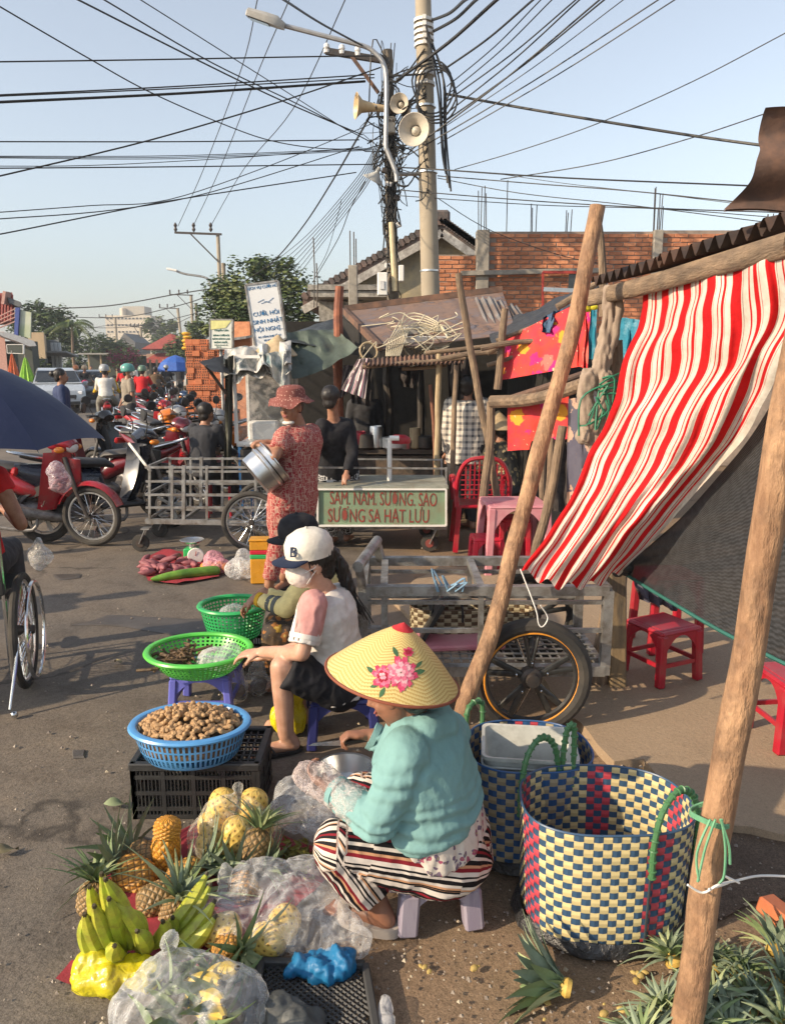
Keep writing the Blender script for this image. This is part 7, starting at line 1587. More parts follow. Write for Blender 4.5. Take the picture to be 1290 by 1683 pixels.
J=dict(hip=at(722,1385,2.16),neck=at(682,1178,2.15),head=at(650,1132,2.13),sl=at(668,1238,2.03),sr=at(735,1205,2.34),el=at(622,1352,1.98),er=at(670,1240,2.50),hl=at(553,1302,2.12),hr=at(612,1210,2.52),kl=at(556,1392,2.02),kr=at(596,1310,2.38),al=at(618,1508,2.07),ar=at(640,1440,2.42),tl=V((-.75,.0,0))+V((1.3,-.25,0)),tr=V((-.9,.2,0)),hside=V((.5,.87,0)))
J['al'].z=.10;J['ar'].z=.10;J['tl']=V((-.9,.45,0))
fd=V((-.88,.32,-.45));legp=[[J['hip']+V((.5,.87,0))*s_*.085,J['k'+q],J['a'+q]]for q,s_ in(('l',-1),('r',1))]
def sattr(p):
 best=None
 for li,L in enumerate(legp):
  acc=0
  for a,b in((L[0]+(L[0]-L[1])*.8,L[1]),(L[1],L[2])):
   d_=b-a;t_=max(0,min(1,(p-a).dot(d_)/d_.length_squared));q=a+d_*t_;e_=(p-q);dist=e_.length
   if best is None or dist<best[0]:
    n_=d_.normalized().cross(V((-.25,-.9,.35)).normalized()).normalized();w_=d_.normalized().cross(n_);best=(dist,atan2(e_.dot(w_),e_.dot(n_))/(2*pi)*1.15+.55*e_.dot(n_)*4,acc+t_*d_.length)
   acc+=d_.length
 return(best[1]+1,best[2],0)
wm=thing('person','seated woman in teal hooded jacket and striped trousers under a flowered conical hat','person',V((J['hip'].x,J['hip'].y,0)))
figure('',J,sk=mat('skin_brown',(.27,.125,.075),(.22,.10,.06),rough=.5,ns=14,bump=.2,bs=90,bd=.002,sss=.1),shirt=None,pants=None,vox=.0055,facing=fd,hair='short',w=1.05,parent_t=wm,hands=dict(l=(V((-.75,.35,.25)),V((.2,.5,.6)),.8),r=(V((-.95,-.1,.05)),V((-.1,-.2,-1)),1.0,-1)))
hip,neck=J['hip'],J['neck'];sd=(J['sr']-J['sl']).normalized();mid,chest=lerp(hip,neck,.45),lerp(hip,neck,.78)
g=MB();tors(g,[(lerp(hip,neck,.22),.196,.140),(lerp(hip,neck,.28),.205,.152),(mid,.198,.150),(chest,.190,.135),(lerp(chest,neck,.6),.150,.105),(lerp(chest,neck,.98),.085,.08)],sd,20)
for s_,e_ in(('l',.9),('r',.92)):sh,el_,wr_=J['s'+s_],J['e'+s_],J['h'+s_];chain(g,[(sh,.074),(lerp(sh,el_,.5),.066),(el_,.058),(lerp(el_,wr_,.5),.050),(lerp(el_,wr_,e_),.044)],(1,0))
chain(g,[(neck+V((.05,.03,.00)),.055),(neck+V((.075,-.02,-.02)),.052),(neck+V((.03,-.07,-.01)),.05),(neck+V((-.03,-.05,-.02)),.045)])
ec,sc_=J['el'],J['sl']
def jw(p,n_):
 d_=.0
 r1=(p-lerp(sc_,ec,.45)).length;d_+=.006*sin((p-sc_).dot((ec-sc_).normalized())*95+6*noise.noise(p*9))*max(0,1-r1/.16)
 r2=(p-ec).length;d_+=.007*sin(r2*120+5*noise.noise(p*7))*max(0,1-r2/.11)
 wz=max(0,1-abs(p.z-(hip.z+.16))/.10);d_+=.006*wz*sin(p.z*150+4*noise.noise(p*8));return p+n_*d_
remesh('jacket',g,m_tl,wm,.006,2,[(.005,5,(1,.6,1.2)),(.0018,12,(1.8,.5,.9)),(.0007,40,(1.5,.6,.9))],deform=jw)
for q in 'lr':d_=(J['h'+q]-J['e'+q]).normalized();p_=lerp(J['e'+q],J['h'+q],.88);g=MB();g.tube([p_,p_+d_*.022],.050,20);g.build('cuff',m_tl,wm)
g=MB();tors(g,[(lerp(hip,neck,.04),.190,.150),(lerp(hip,neck,.28),.190,.142)],sd,24);remesh('blouse_hem',g,floral('tiny_floral',(.60,.54,.48),(.52,.47,.42),(.30,.06,.12),(.14,.10,.16),(.3,.3,.12),38),wm,.007,3,[(.006,14,(2,2,.3))])
g=MB();dn_=V((0,0,1));tors(g,[(hip-V((.0,0,.10)),.14,.13),(hip-V((0,0,.06)),.185,.165),(hip+V((0,0,.06)),.180,.145)],V((.5,.87,0)),20)
for L in legp:chain(g,[(L[0],.108),(lerp(L[0],L[1],.5),.098),(L[1],.080),(lerp(L[1],L[2],.45),.075),(lerp(L[1],L[2],.84),.070)],(1,0))
remesh('trousers',g,pstripe(),wm,.0065,4,WR,attr=sattr)
an=J['al'];td=J['tl'].normalized();b_=V((an.x,an.y,.03))+td*.05;sdv=td.cross(V((0,0,1)))
g=MB();P=[b_+td*.130*cos(a)+sdv*.045*sin(a)-V((0,0,.028))for a in[2*pi*i/18 for i in range(18)]];g.prism(P,(0,0,.032));g.build('sandal',mat('grey_sandal',(.42,.37,.33)),wm)
g=MB();g.tube(smoothline([b_+td*.04+sdv*.046,b_+td*.05+sdv*.02+V((0,0,.05)),b_+td*.05-sdv*.02+V((0,0,.05)),b_+td*.04-sdv*.046]),[(.018,.004)]*16,6);g.build('sandal_strap',MATS['grey_sandal'],wm)
stool('pale grey ribbed stool under the woman with the flowered hat',V((.13,2.17,0)),.24,.155,mat('grey_violet_plastic',(.30,.27,.33),(.24,.21,.28),rough=.5,stretch=(25,25,.2),ns=2,contrast=(.45,.55)),.15,legw=.06)
def hatmat():
 m,t,b=newmat('woven_hat');co=coords(t);s_=N(t,'ShaderNodeSeparateXYZ');x,y,_=attr_xy(t)
 ang=math_(t,'MULTIPLY',x,96.);v=math_(t,'MULTIPLY',y,1.0)
 tri=math_(t,'ABSOLUTE',math_(t,'SUBTRACT',math_(t,'FRACT',math_(t,'MULTIPLY',x,6.)),.5))
 seg_=math_(t,'MULTIPLY_ADD',tri,5.0,math_(t,'MULTIPLY',y,26.));st_=math_(t,'FRACT',seg_)
 zig=math_(t,'FRACT',math_(t,'ADD',math_(t,'MULTIPLY',math_(t,'FLOOR',seg_),.5),math_(t,'MULTIPLY',x,130.)))
 k=math_(t,'MULTIPLY',math_(t,'GREATER_THAN',st_,.5),1.0);k2=math_(t,'GREATER_THAN',math_(t,'ADD',st_,math_(t,'MULTIPLY',zig,.45)),.78)
 c=mixc(t,k2,(.66,.52,.21),(.50,.33,.10));t.links.new(c,b.inputs['Base Color']);b.inputs['Roughness'].default_value=.42;bumpto(t,b,k2,.35,.002);return m
hR,hH=.198,.168;HC=at(645,1112,2.12)+V((0,0,.0));HM=rotm(-.02,.20,0);hm_=hatmat()
g=MB();n=96;prof=[(hR*(1-q/24),hH*q/24+.012*sin(pi*q/24))for q in range(24)]+[(0,hH)]
g.lathe(HC,prof,n,HM);ht=g.build('conical_hat',hm_,wm,ang=60)
g=MB();g.lathe(HC,[(0,hH-.012),(hR*.5,hH*.5-.004),(hR-.004,-.004)],48,HM);g.build('hat_lining',m_palm,ht)
g=MB();g.tube([HC+HM@V((cos(2*pi*k/64)*hR,sin(2*pi*k/64)*hR,0))for k in range(64)],.0045,8,closed=True);g.build('rim_binding',mat('brown_binding',(.25,.07,.035)),ht)
def onhat(u_,v_,lift=.0012):
 r_=hR*(1-v_);th=-pi/2-.02+u_/max(.02,hR*(1-v_)*1.0);z=hH*v_+.012*sin(pi*v_);nn=V((cos(th)*hH,sin(th)*hH,hR)).normalized();return HC+HM@(V((cos(th)*r_,sin(th)*r_,z))+nn*lift)
g=MB();vs=[(onhat((k/12-.5)*2*pi*hR*(1-v_)*.999,v_,.0015))for v_ in(.84,.92,.999)for k in range(13)];g.add(vs,[(i*13+k,i*13+k+1,(i+1)*13+k+1,(i+1)*13+k)for i in range(2)for k in range(12)]);g.build('red_tip',cloth('tip_red',(.52,.04,.05)),ht)
m_p=[mat('petal_'+n_,c,c2,rough=.5,ns=60,bump=0)for n_,c,c2 in(('rose',(.66,.08,.17),(.50,.03,.08)),('pink',(.72,.22,.30),(.62,.10,.18)),('blush',(.78,.50,.50),(.70,.28,.34)),('deep',(.42,.02,.05),(.3,.01,.03)))];m_pl=mat('print_leaf',(.06,.15,.06),(.03,.09,.04),bump=0)
def flower(cu,cv,R_,rings,seed):
 rr_=random.Random(seed);lift=.0016
 for ri,(rf_,n_,col)in enumerate(rings):
  for k in range(n_):
   a=2*pi*k/n_+rr_.uniform(-.15,.15)+ri*.4;L=R_*rf_*rr_.uniform(.9,1.08);wd=L*2.4/n_*rr_.uniform(.9,1.15)+.002;pts=[]
   for q in range(11):
    t_=q/10;s_=(-1+2*t_);rr2=L*(1-.35*abs(s_)**2.5+.06*sin(t_*17+k));aa=a+s_*wd/L;pts.append((cos(aa)*rr2,sin(aa)*rr2))
   pts.append((cos(a)*L*.1,sin(a)*L*.1));lift+=.00006
   g=MB();g.add([onhat(cu+x_,cv+y_/.26,lift)for x_,y_ in pts],[tuple(range(len(pts)))]);g.build('printed_petal',m_p[col],ht,smooth=False)
flower(.012,.33,.048,[(1,9,0),(.82,8,1),(.66,7,2),(.48,6,1),(.3,5,2)],1);flower(-.036,.25,.033,[(1,8,0),(.75,7,1),(.5,5,3),(.3,4,2)],2);flower(.024,.585,.016,[(1,7,0),(.6,5,3)],3)
for(lu,lv,la,L)in((-.072,.27,2.9,.018),(-.030,.09,-1.9,.016),(.066,.36,.1,.020),(.062,.44,.7,.016),(-.012,.56,2.1,.018),(-.055,.13,-2.6,.013)):
 g=MB();P=[(lu+cos(la)*L*(2*t_-1)-sin(la)*s_*L*.38*sin(pi*t_),lv+(sin(la)*L*(2*t_-1)+cos(la)*s_*L*.38*sin(pi*t_))/.26)for s_,rng in((1,range(6)),(-1,range(5,0,-1)))for t_ in[q/5 for q in rng]]
 g.add([onhat(x_,y_,.0014)for x_,y_ in P],[tuple(range(len(P)))]);g.build('printed_leaf',m_pl,ht,smooth=False)
kn_=thing('knife','small dark bladed knife in the hand of the woman with the flowered hat','knife',J['hr']);q=J['hr']+V((-.075,-.01,-.012));g=MB();g.beam(q+V((.05,.01,0)),q+V((-.03,-.01,-.003)),.018,.014,.004);g.build('handle',m_dark,kn_)
g=MB();e_=q+V((-.03,-.01,-.003));g.add([e_+V((0,0,.010)),e_+V((-.10,-.01,.004)),e_+V((-.12,-.012,-.006)),e_+V((0,0,-.012))],[(0,1,2,3)]);g.build('blade',m_chrome,kn_)
m_glove=film('glove_film',(.80,.68,.66),.22,.15,34,.3);g=MB();hl=J['hl'];fdv=(J['hl']-J['el']).normalized();chain(g,[(hl-fdv*.09,.055),(hl,.046),(hl+V((-.05,.03,.02)),.050),(hl+V((-.09,.04,.03)),.042)])
remesh('plastic_glove',g,m_glove,wm,.006,2,[(.006,20,(1,1,1)),(.003,60,(1,1,1))])
bsn=thing('steel_basin','shallow steel basin on the ground in front of the woman','basin',at(575,1275,2.6));c=V((at(568,1262,2.88).x,2.86,0));g=MB();g.lathe(c,[(.08,.002),(.10,.01),(.12,.085),(.128,.09),(.128,.094),(.118,.092),(.098,.018),(0,.014)],36);g.build('basin_body',m_alu,bsn)
# ========== BASKETS, CRATES, PRODUCE
def colander(lab,c,rx,ry,h,m,holes=(60,9),r0=.62,slots=False,tilt=I3,rimr=.011):
 t=thing('plastic_basket',lab,'basket',c);c=V(c);n,rows=holes;M=tilt
 def P(th,v):k=r0+(1-r0)*(v**.6);return c+M@V((cos(th)*rx*k,sin(th)*ry*k,h*v))
 g=MB();vs=[];fs=[];N2=n*2;R2=rows*2+1;zs=[0]
 for j in range(rows):a=.08+.84*j/rows;w_=.84/rows;zs+=[a+w_*(.12 if slots else.22),a+w_*(.9 if slots else.78)]
 zs+=[1]
 for z in zs:
  for k in range(N2):th=2*pi*(k//2+(0 if k%2==0 else.55))/n;vs.append(P(th,z))
 for j in range(len(zs)-1):
  for k in range(N2):
   if j%2==1 and k%2==0:continue
   fs.append((j*N2+k,j*N2+(k+1)%N2,(j+1)*N2+(k+1)%N2,(j+1)*N2+k))
 g.add(vs,fs);g.build('perforated_wall',m,t)
 g=MB();g.tube([P(2*pi*k/60,1)for k in range(60)],[(rimr*1.5,rimr)]*60,8,closed=True,up=(0,0,1));g.build('rim',m,t)
 g=MB();g.add([c]+[P(2*pi*k/40,0)for k in range(40)],[(0,k+1,(k+1)%40+1)for k in range(40)]);g.build('base',m,t);return t,P
m_g1=plastic('green_plastic',(.035,.42,.12),.35);m_g2=plastic('lime_green_plastic',(.10,.55,.07),.35);m_bl1=plastic('sky_blue_plastic',(.09,.30,.62),.35)
def crate(lab,c,sx,sy,h,rz=0,m=m_black,nslot=9,open_=True):
 t=thing('plastic_crate',lab,'crate',c);c=V(c);Mz=rotz(rz)
 for(dx,dy,L,ax)in((0,-1,sx,0),(0,1,sx,0),(-1,0,sy,1),(1,0,sy,1)):
  g=MB();o=c+Mz@V((dx*sx/2,dy*sy/2,0));d_=Mz@(V((1,0,0))if ax==0 else V((0,1,0)))
  for z in(.01,h*.2,h*.5,h*.8):g.beam(o-d_*L/2+V((0,0,z)),o+d_*L/2+V((0,0,z)),.014,.016,up=(0,0,1))
  k=max(4,int(L/.014))
  for i in range(k+1):big=i%8==0;p=o+d_*(L*(i/k-.5));g.beam(p,p+V((0,0,h)),.016 if big else.005,.016 if big else.009)
  g.build('side',m,t)
  g=MB();g.beam(o-d_*(L/2+.01)+V((0,0,h)),o+d_*(L/2+.01)+V((0,0,h)),.028,.03,.004,up=(0,0,1));g.build('rim',m,t)
 g=MB()
 for i in range(int(sx/.025)):x=-sx/2+.02+i*.025;g.beam(c+Mz@V((x,-sy/2,.01)),c+Mz@V((x,sy/2,.01)),.006,.006)
 for i in range(int(sy/.025)):y=-sy/2+.02+i*.025;g.beam(c+Mz@V((-sx/2,y,.012)),c+Mz@V((sx/2,y,.012)),.006,.006)
 g.build('base_grid',m,t);return t
crate('black plastic crate upside down under the blue basket of peanuts',V((at(330,1300,2.72).x,2.80,0)),.47,.29,.215)
g=MB();cx_=at(330,1300,2.72).x;
for i in range(17):g.beam((cx_-.22+i*.0275,2.66,.215),(cx_-.22+i*.0275,2.94,.215),.006,.006)
for i in range(9):g.beam((cx_-.23,2.67+i*.033,.215),(cx_+.23,2.67+i*.033,.215),.006,.006)
g.build('top_grid',m_black,[o for o in S.objects if o.get('label','').startswith('black plastic crate upside')][0])
crate('low black crate under the darker green basket',V((at(388,1070,4.0).x,4.12,0)),.40,.30,.17)
pk_c=V((at(308,1195,2.68).x,2.72,.232));pkb,PkP=colander('sky blue slotted basket full of peanuts on the black crate',pk_c,.215,.165,.125,m_bl1,(64,3),.78,True)
g1c=V((at(383,1010,4.1).x,4.12,.19));colander('deep green basket on the low crate, farther of the two green ones',g1c,.185,.17,.19,m_g1,(50,8),.68)
g2c=V((at(326,1085,3.5).x,3.52,.235));colander('bright lime green basket of dried roots on the violet stool',g2c,.245,.22,.11,m_g2,(60,6),.55)
stool('violet blue stool holding the lime green basket',V((at(340,1150,3.6).x,3.62,0)),.29,.225,m_blus,.0,braces=True,legw=.04)
def pnut(sd):
 g=MB();r_=random.Random(sd);g.tube([V((x,0,.0012*sin(x*200)))for x in(-.017,-.014,-.008,0,.008,.014,.017)],[.002,.006,.0078,.0058,.0076,.0058,.0015],8);return g.mesh('peanut',mat('peanut_shell',(.50,.32,.16),(.32,.19,.09),rough=.75,ns=50,bump=.8,bs=220,bd=.004))
pm=[pnut(k)for k in range(3)];rp_=random.Random(9)
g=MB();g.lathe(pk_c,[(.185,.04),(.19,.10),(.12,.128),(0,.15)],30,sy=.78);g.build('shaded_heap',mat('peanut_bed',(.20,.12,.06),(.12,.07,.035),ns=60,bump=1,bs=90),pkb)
for k in range(290):
 a,q=rp_.uniform(0,2*pi),sqrt(rp_.random());x,y=cos(a)*q*.185,sin(a)*q*.14;z=.118+.062*(1-q**1.7)+rp_.uniform(-.004,.008)
 o=link('peanut',pm[k%3],None,pk_c+V((x,y,z)),'unshelled peanut among the heap in the sky blue basket','peanut','peanuts in the blue basket');o.rotation_euler=(rp_.uniform(-.5,.5),rp_.uniform(-.6,.6),rp_.uniform(0,6.3));o.scale=(1.25,1.25,1.25)
g=MB()
for k in range(70):
 p=g2c+V((rp_.gauss(-.08,.045),rp_.gauss(-.01,.045),.05+abs(rp_.gauss(.02,.02))));g.tube(smoothline([p,p+V((rp_.gauss(0,.02),rp_.gauss(0,.02),rp_.gauss(.008,.01))),p+V((rp_.gauss(0,.04),rp_.gauss(0,.03),rp_.gauss(0,.012)))],3),rp_.uniform(.004,.009),6)
g.build('dried_roots',mat('dried_root',(.16,.10,.045),(.06,.035,.02),ns=30,bump=.8),label='heap of brown dried roots in the lime green basket',cat='roots',kind='stuff')
m_clear=film('clear_bag',(.82,.84,.86),.12,.1,16,.30);m_milky=film('milky_bag',(.78,.78,.78),.26,.2,18,.3);m_pinkb=film('pink_bag',(.75,.35,.42),.4,.2,20,.3)
def bag(lab,balls,m,vox=.010,wr=.016,knot=None,name='plastic_bag',sc=13,cat='plastic bag',lump=.55):
 g=MB()
 for c,r_ in balls:g.ball(c,r_,n=14,m=10)
 if knot:c,L=knot;chain(g,[(c,.020),(c+L*.5,.008),(c+L,.018)])
 q=balls[0][0]
 return remesh(name,g,m,None,vox,3,[(wr*.62,sc*.8,(1,1,lump)),(wr*.24,sc*3.2,(1,1,.4))],label=lab,cat=cat)
bag('clear bag lying in the lime green basket beside the roots',[(g2c+V((.09,-.03,.07)),(.09,.08,.05)),(g2c+V((.14,.02,.08)),(.06,.06,.05))],m_milky)
bag('clear bag bunched inside the deep green basket',[(g1c+V((0,-.03,.13)),(.08,.07,.07))],m_clear)
for k,(px,py,r_,lb)in enumerate(((378,1150,.07,'left clear bag of dark goods under the violet stool'),(418,1140,.07,'clear bag of dark goods between the stool and the yellow bag'))):
 c=gz(px,py,.06)+V((0,.15,0));g=MB()
 bag(lb,[(c,(r_,r_,.07)),(c+V((0,0,.05)),(r_*.7,r_*.7,.06))],m_clear);g.ball(c-V((0,0,.02)),(r_*.7,r_*.7,.04));g.build('dark_goods',mat('dark_goods',(.05,.03,.025)),label=('left' if not k else 'right')+' clump of dark goods inside a clear bag by the stool',cat='goods')
m_yb=mat('yellow_bag',(.72,.60,.015),(.55,.45,.01),rough=.25,ns=6,bump=.7,bs=18,bd=.02)
c=gz(462,1195,.1)+V((.02,.12,0));bag('bright yellow plastic bag standing behind the bare legs of the young woman',[(c,(.085,.06,.10)),(c+V((0,0,.10)),(.075,.055,.10))],m_yb)
c=gz(490,1350,.06);bag('crumpled clear bag on the ground between crate and striped knee',[(c+V((0,.05,.02)),(.10,.09,.07)),(c+V((.07,0,.0)),(.08,.08,.05)),(c+V((-.03,.12,.03)),(.07,.07,.06))],m_clear,wr=.02)
m_net=mat('red_mesh_sack',(.36,.03,.045),(.24,.02,.03),rough=.8,ns=30,bump=.8,bs=120)
def flat(name,lab,pts,m,z=.012,amp=.012,cat='sack'):
 q=[gz(*p)for p in pts];c=sum(q,V())/len(q);g=MB();vs=[c+V((0,0,z+amp))];n=0
 for r_ in(.35,.7,1.0):
  for i in range(len(q)):
   for j in range(5):p=lerp(c,lerp(q[i],q[(i+1)%len(q)],j/5),r_);vs.append(V((p.x,p.y,z+amp*(.5+noise.noise(p*16))*(1.2 if r_<1 else.4)+.02*max(0,noise.noise(p*9+V((3,0,0)))))));n+=1
 m_=len(q)*5;g.add(vs,[(0,k+1,(k+1)%m_+1)for k in range(m_)]+[(1+r_*m_+k,1+(r_+1)*m_+k,1+(r_+1)*m_+(k+1)%m_,1+r_*m_+(k+1)%m_)for r_ in(0,1)for k in range(m_)]);return g.build(name,m,loc=c,label=lab,cat=cat)
flat('mesh_sack','flattened red mesh sack under the sweet potatoes and gourd',[(228,925),(268,905),(330,912),(368,930),(360,950),(290,962),(244,958)],m_net)
def potato(par=None):
 g=MB();g.tube([V((-.07,0,0)),V((-.05,.004,0)),V((-.02,.008,0)),V((.02,.006,0)),V((.05,0,0)),V((.075,-.006,0))],[.006,.02,.028,.027,.018,.004],10);return g.mesh('sweet_potato',mat('sweet_potato_skin',(.30,.10,.11),(.20,.06,.075),ns=30,bump=.5))
sp=potato()
for k in range(34):
 p=gz(rp_.uniform(238,318),rp_.uniform(918,945),.03);p.z=.03+.055*max(0,1-abs(p.x-gz(275,930).x)/.28)*rp_.random()
 o=link('sweet_potato',sp,None,p,'purple red sweet potato in the heap on the red mesh sack','sweet potato','sweet potatoes on the sack');o.rotation_euler=(rp_.uniform(-.3,.3),rp_.uniform(-.3,.3),rp_.uniform(0,6.3))
sb=bag('clear bag of sweet potatoes hung on the front rack of the red motorbike',[(at(98,790,6.25),(.09,.08,.10)),(at(92,775,6.25),(.07,.06,.08))],film('potato_film',(.5,.4,.45),.3,.15,20,.3))
for k in range(9):o=link('sweet_potato',sp,None,at(96,792,6.25)+V((rp_.uniform(-.05,.05),rp_.uniform(-.04,.04),rp_.uniform(-.06,.05))),'sweet potato inside the bag on the red motorbike rack','sweet potato','sweet potatoes in the bag');o.rotation_euler=(rp_.uniform(-1,1),rp_.uniform(-1,1),rp_.uniform(0,6.3));o.scale=(.7,)*3
def gourdm():
 m,t,b=newmat('speckled_gourd');co=coords(t);v=tex(t,co,45,kind='Voronoi');t.links.new(mixc(t,ramp(t,v,[(.25,(1,1,1)),(.38,(0,0,0))]),ramp(t,tex(t,co,8),[(.4,(.07,.17,.02)),(.6,(.16,.32,.04))]),(.45,.55,.18)),b.inputs['Base Color']);b.inputs['Roughness'].default_value=.35;return m
g=MB();a,b=gz(248,952,.04),gz(362,937,.045);g.tube(smoothline([a,lerp(a,b,.15),lerp(a,b,.4)+V((0,0,.006)),lerp(a,b,.7)+V((0,0,.006)),lerp(a,b,.93),b],4),[.008,.014,.02,.026,.03,.034,.036,.038,.039,.04,.04,.04,.041,.041,.042,.042,.04,.036,.028,.018,.006],16);g.build('gourd',gourdm(),label='long green speckled gourd lying on the red mesh sack',cat='gourd')
bag('pink clear bag of oranges beside the gourd',[(gz(350,935,.06)+V((0,.12,0)),(.12,.09,.065)),(gz(345,925,.08)+V((0,.12,0)),(.08,.07,.07))],m_pinkb)
for k in range(5):g=MB();c=gz(332+9*k,936-3*(k%2),.045)+V((0,.08,0));g.ball(c,.036,n=14,m=10);g.build('orange',mat('orange_peel',(.68,.25,.03),(.6,.2,.02),ns=20),loc=c,label=ORD[k]+' orange from the left inside the pink bag',cat='orange',group='oranges in the pink bag')
bag('white clear bag of goods left of the amber box',[(gz(392,940,.08)+V((0,.1,0)),(.13,.10,.085)),(gz(395,925,.1)+V((0,.1,0)),(.07,.07,.09))],m_milky)
ab=thing('amber_box','tall amber plastic box with red and green bands beside the standing woman','box',gz(427,962));o=gz(427,960)+V((0,.06,0));m_am=plastic('amber_plastic',(.62,.30,.03),.3)
for z0,z1,mm,nm in((0,.2,m_am,'lower_box'),(.2,.235,m_g1,'green_band'),(.235,.27,m_brr,'red_band'),(.27,.34,m_am,'upper_box'),(.34,.36,m_am,'lid')):g=MB();g.box(o+V((0,0,(z0+z1)/2)),(.145+(.012 if nm in('lid',)else 0),.12+(.012 if nm=='lid' else 0),z1-z0-.001),rotz(.05),.006);g.build(nm,mm,ab)
sc=thing('kitchen_scale','green spring scale with a round white dial and steel pan','scale',gz(318,928));o=gz(316,926)+V((0,.03,0));g=MB();g.box(o+V((-.01,0,.07)),(.12,.1,.13),bev=.012);g.build('scale_body',m_g1,sc)
g=MB();g.lathe(o+V((.04,-.055,.075)),[(0,-.005),(.065,-.005),(.07,0),(.065,.012),(0,.012)],28,rotm(pi/2,0,.25));g.build('dial',m_white,sc)
g=MB();g.beam(o+V((.04,-.069,.075)),o+V((.05,-.07,.12)),.004,.002);g.build('needle',m_redp,sc)
g=MB();g.rod(o+V((0,0,.13)),o+V((0,0,.18)),.03,12);g.lathe(o+V((0,0,.18)),[(0,0),(.07,0),(.10,.02),(.105,.025),(.1,.028),(.07,.008),(0,.006)],28);g.build('pan',m_alu,sc)
# ---- foreground fruit
flat('red_sack','worn red sack spread under the pineapples',[(335,1355),(420,1365),(520,1400),(540,1450),(420,1560),(330,1600),(150,1560),(150,1470),(230,1400)],mat('red_sack_weave',(.32,.03,.045),(.20,.02,.03),rough=.8,ns=16,bump=.7,bs=60),amp=.018)
flat('red_sack','red sack corner poking out under the yellow bag of bananas',[(92,1618),(118,1590),(230,1580),(250,1625),(170,1642)],MATS['red_sack_weave'])
m_pine=None
def pinem(name,hi,lo,eye):
 m,t,b=newmat(name);x,y,_=attr_xy(t);a=math_(t,'ADD',math_(t,'MULTIPLY',x,11.),math_(t,'MULTIPLY',y,5.5));c_=math_(t,'SUBTRACT',math_(t,'MULTIPLY',x,11.),math_(t,'MULTIPLY',y,5.5))
 f1=math_(t,'ABSOLUTE',math_(t,'SUBTRACT',math_(t,'FRACT',a),.5));f2=math_(t,'ABSOLUTE',math_(t,'SUBTRACT',math_(t,'FRACT',c_),.5));d_=math_(t,'MAXIMUM',f1,f2)
 nz=tex(t,coords(t),30,3);c=ramp(t,d_,[(.04,eye),(.12,hi),(.34,hi),(.44,lo),(.5,lo)]);c=mixc(t,ramp(t,nz,[(.4,(0,0,0)),(.65,(.6,.6,.6))]),c,lo);t.links.new(c,b.inputs['Base Color']);b.inputs['Roughness'].default_value=.55;bumpto(t,b,math_(t,'SUBTRACT',.5,d_),.8,.012);return m
pm_=[pinem('pineapple_gold',(.62,.30,.05),(.22,.11,.03),(.35,.16,.05)),pinem('pineapple_brown',(.36,.22,.09),(.12,.085,.035),(.16,.10,.06)),pinem('pineapple_orange',(.68,.32,.03),(.40,.17,.02),(.3,.12,.03))]
m_peel=None
def peeled():
 m,t,b=newmat('peeled_pineapple');x,y,_=attr_xy(t);a=math_(t,'ADD',math_(t,'MULTIPLY',x,10.),math_(t,'MULTIPLY',y,4.));c_=math_(t,'SUBTRACT',math_(t,'MULTIPLY',x,10.),math_(t,'MULTIPLY',y,4.))
 f1=math_(t,'SUBTRACT',math_(t,'FRACT',a),.5);f2=math_(t,'SUBTRACT',math_(t,'FRACT',c_),.5);d_=math_(t,'ADD',math_(t,'MULTIPLY',f1,f1),math_(t,'MULTIPLY',f2,f2))
 t.links.new(ramp(t,d_,[(.015,(.20,.12,.03)),(.04,(.66,.44,.10)),(.2,(.72,.50,.13))]),b.inputs['Base Color']);b.inputs['Roughness'].default_value=.35;b.inputs['Subsurface Weight'].default_value=.1;b.inputs['Subsurface Scale'].default_value=.02;bumpto(t,b,d_,.6,.008);return m
m_peel=peeled()
m_lf=[leafm('pine_leaf_grey',(.24,.29,.20),(.15,.20,.13)),leafm('pine_leaf_green',(.20,.27,.12),(.13,.18,.08)),leafm('pine_leaf_pale',(.38,.42,.22),(.27,.32,.16))]
def fbody(g,c,ax,r_,L,bump_=.004,n=33,m=22):
 ax=V(ax).normalized();a,b=basis(ax);c=V(c)
 def fn(u,v):
  th=2*pi*u;z=(v-.5)*L;rr2=r_*(1-abs(2*v-1)**3.2)**.5 if 0<v<1 else.0
  d1=abs((11*u+5.5*v)%1-.5);d2=abs((11*u-5.5*v)%1-.5);rr2+=bump_*(.5-max(d1,d2))*2*(1 if 0<v<1 else 0);return c+ax*z+a*cos(th)*rr2+b*sin(th)*rr2
 g.grid(fn,n,m)
def leafgeo(g,c,d,out,L,w_):
 d,out=V(d).normalized(),V(out).normalized();sdv=d.cross(out).normalized();pts=[]
 for i in range(6):
  u=i/5;p=c+d*L*(u-.25*u*u*.6)+out*L*(.12*u+.42*u*u);ww=w_*(.75+.5*u if u<.3 else(1.05-u)*1.28);nn=(out-d*.3)
  pts+=[p-sdv*ww+nn*ww*.35,p-nn*ww*.15,p+sdv*ww+nn*ww*.35]
 g.add(pts,[(i*3+k,i*3+k+1,i*3+k+4,i*3+k+3)for i in range(5)for k in(0,1)])
def crown_leaves(c,ax,L,n=26,sd=1,tm=1.05):
 r_=random.Random(sd);ax=V(ax).normalized();a,b=basis(ax);out=[]
 for k in range(n):
  t_=k/n;th=k*2.4;o=a*cos(th)+b*sin(th);tilt=tm-(tm-.15)*t_;out.append((c+ax*(.025*t_)+o*.012,(ax*cos(tilt)+o*sin(tilt)),o*.8+ax*(-.2),L*(.62+.5*sin(pi*min(1,t_+.25)))*r_.uniform(.85,1.1),.0125*r_.uniform(.8,1.15)))
 return out
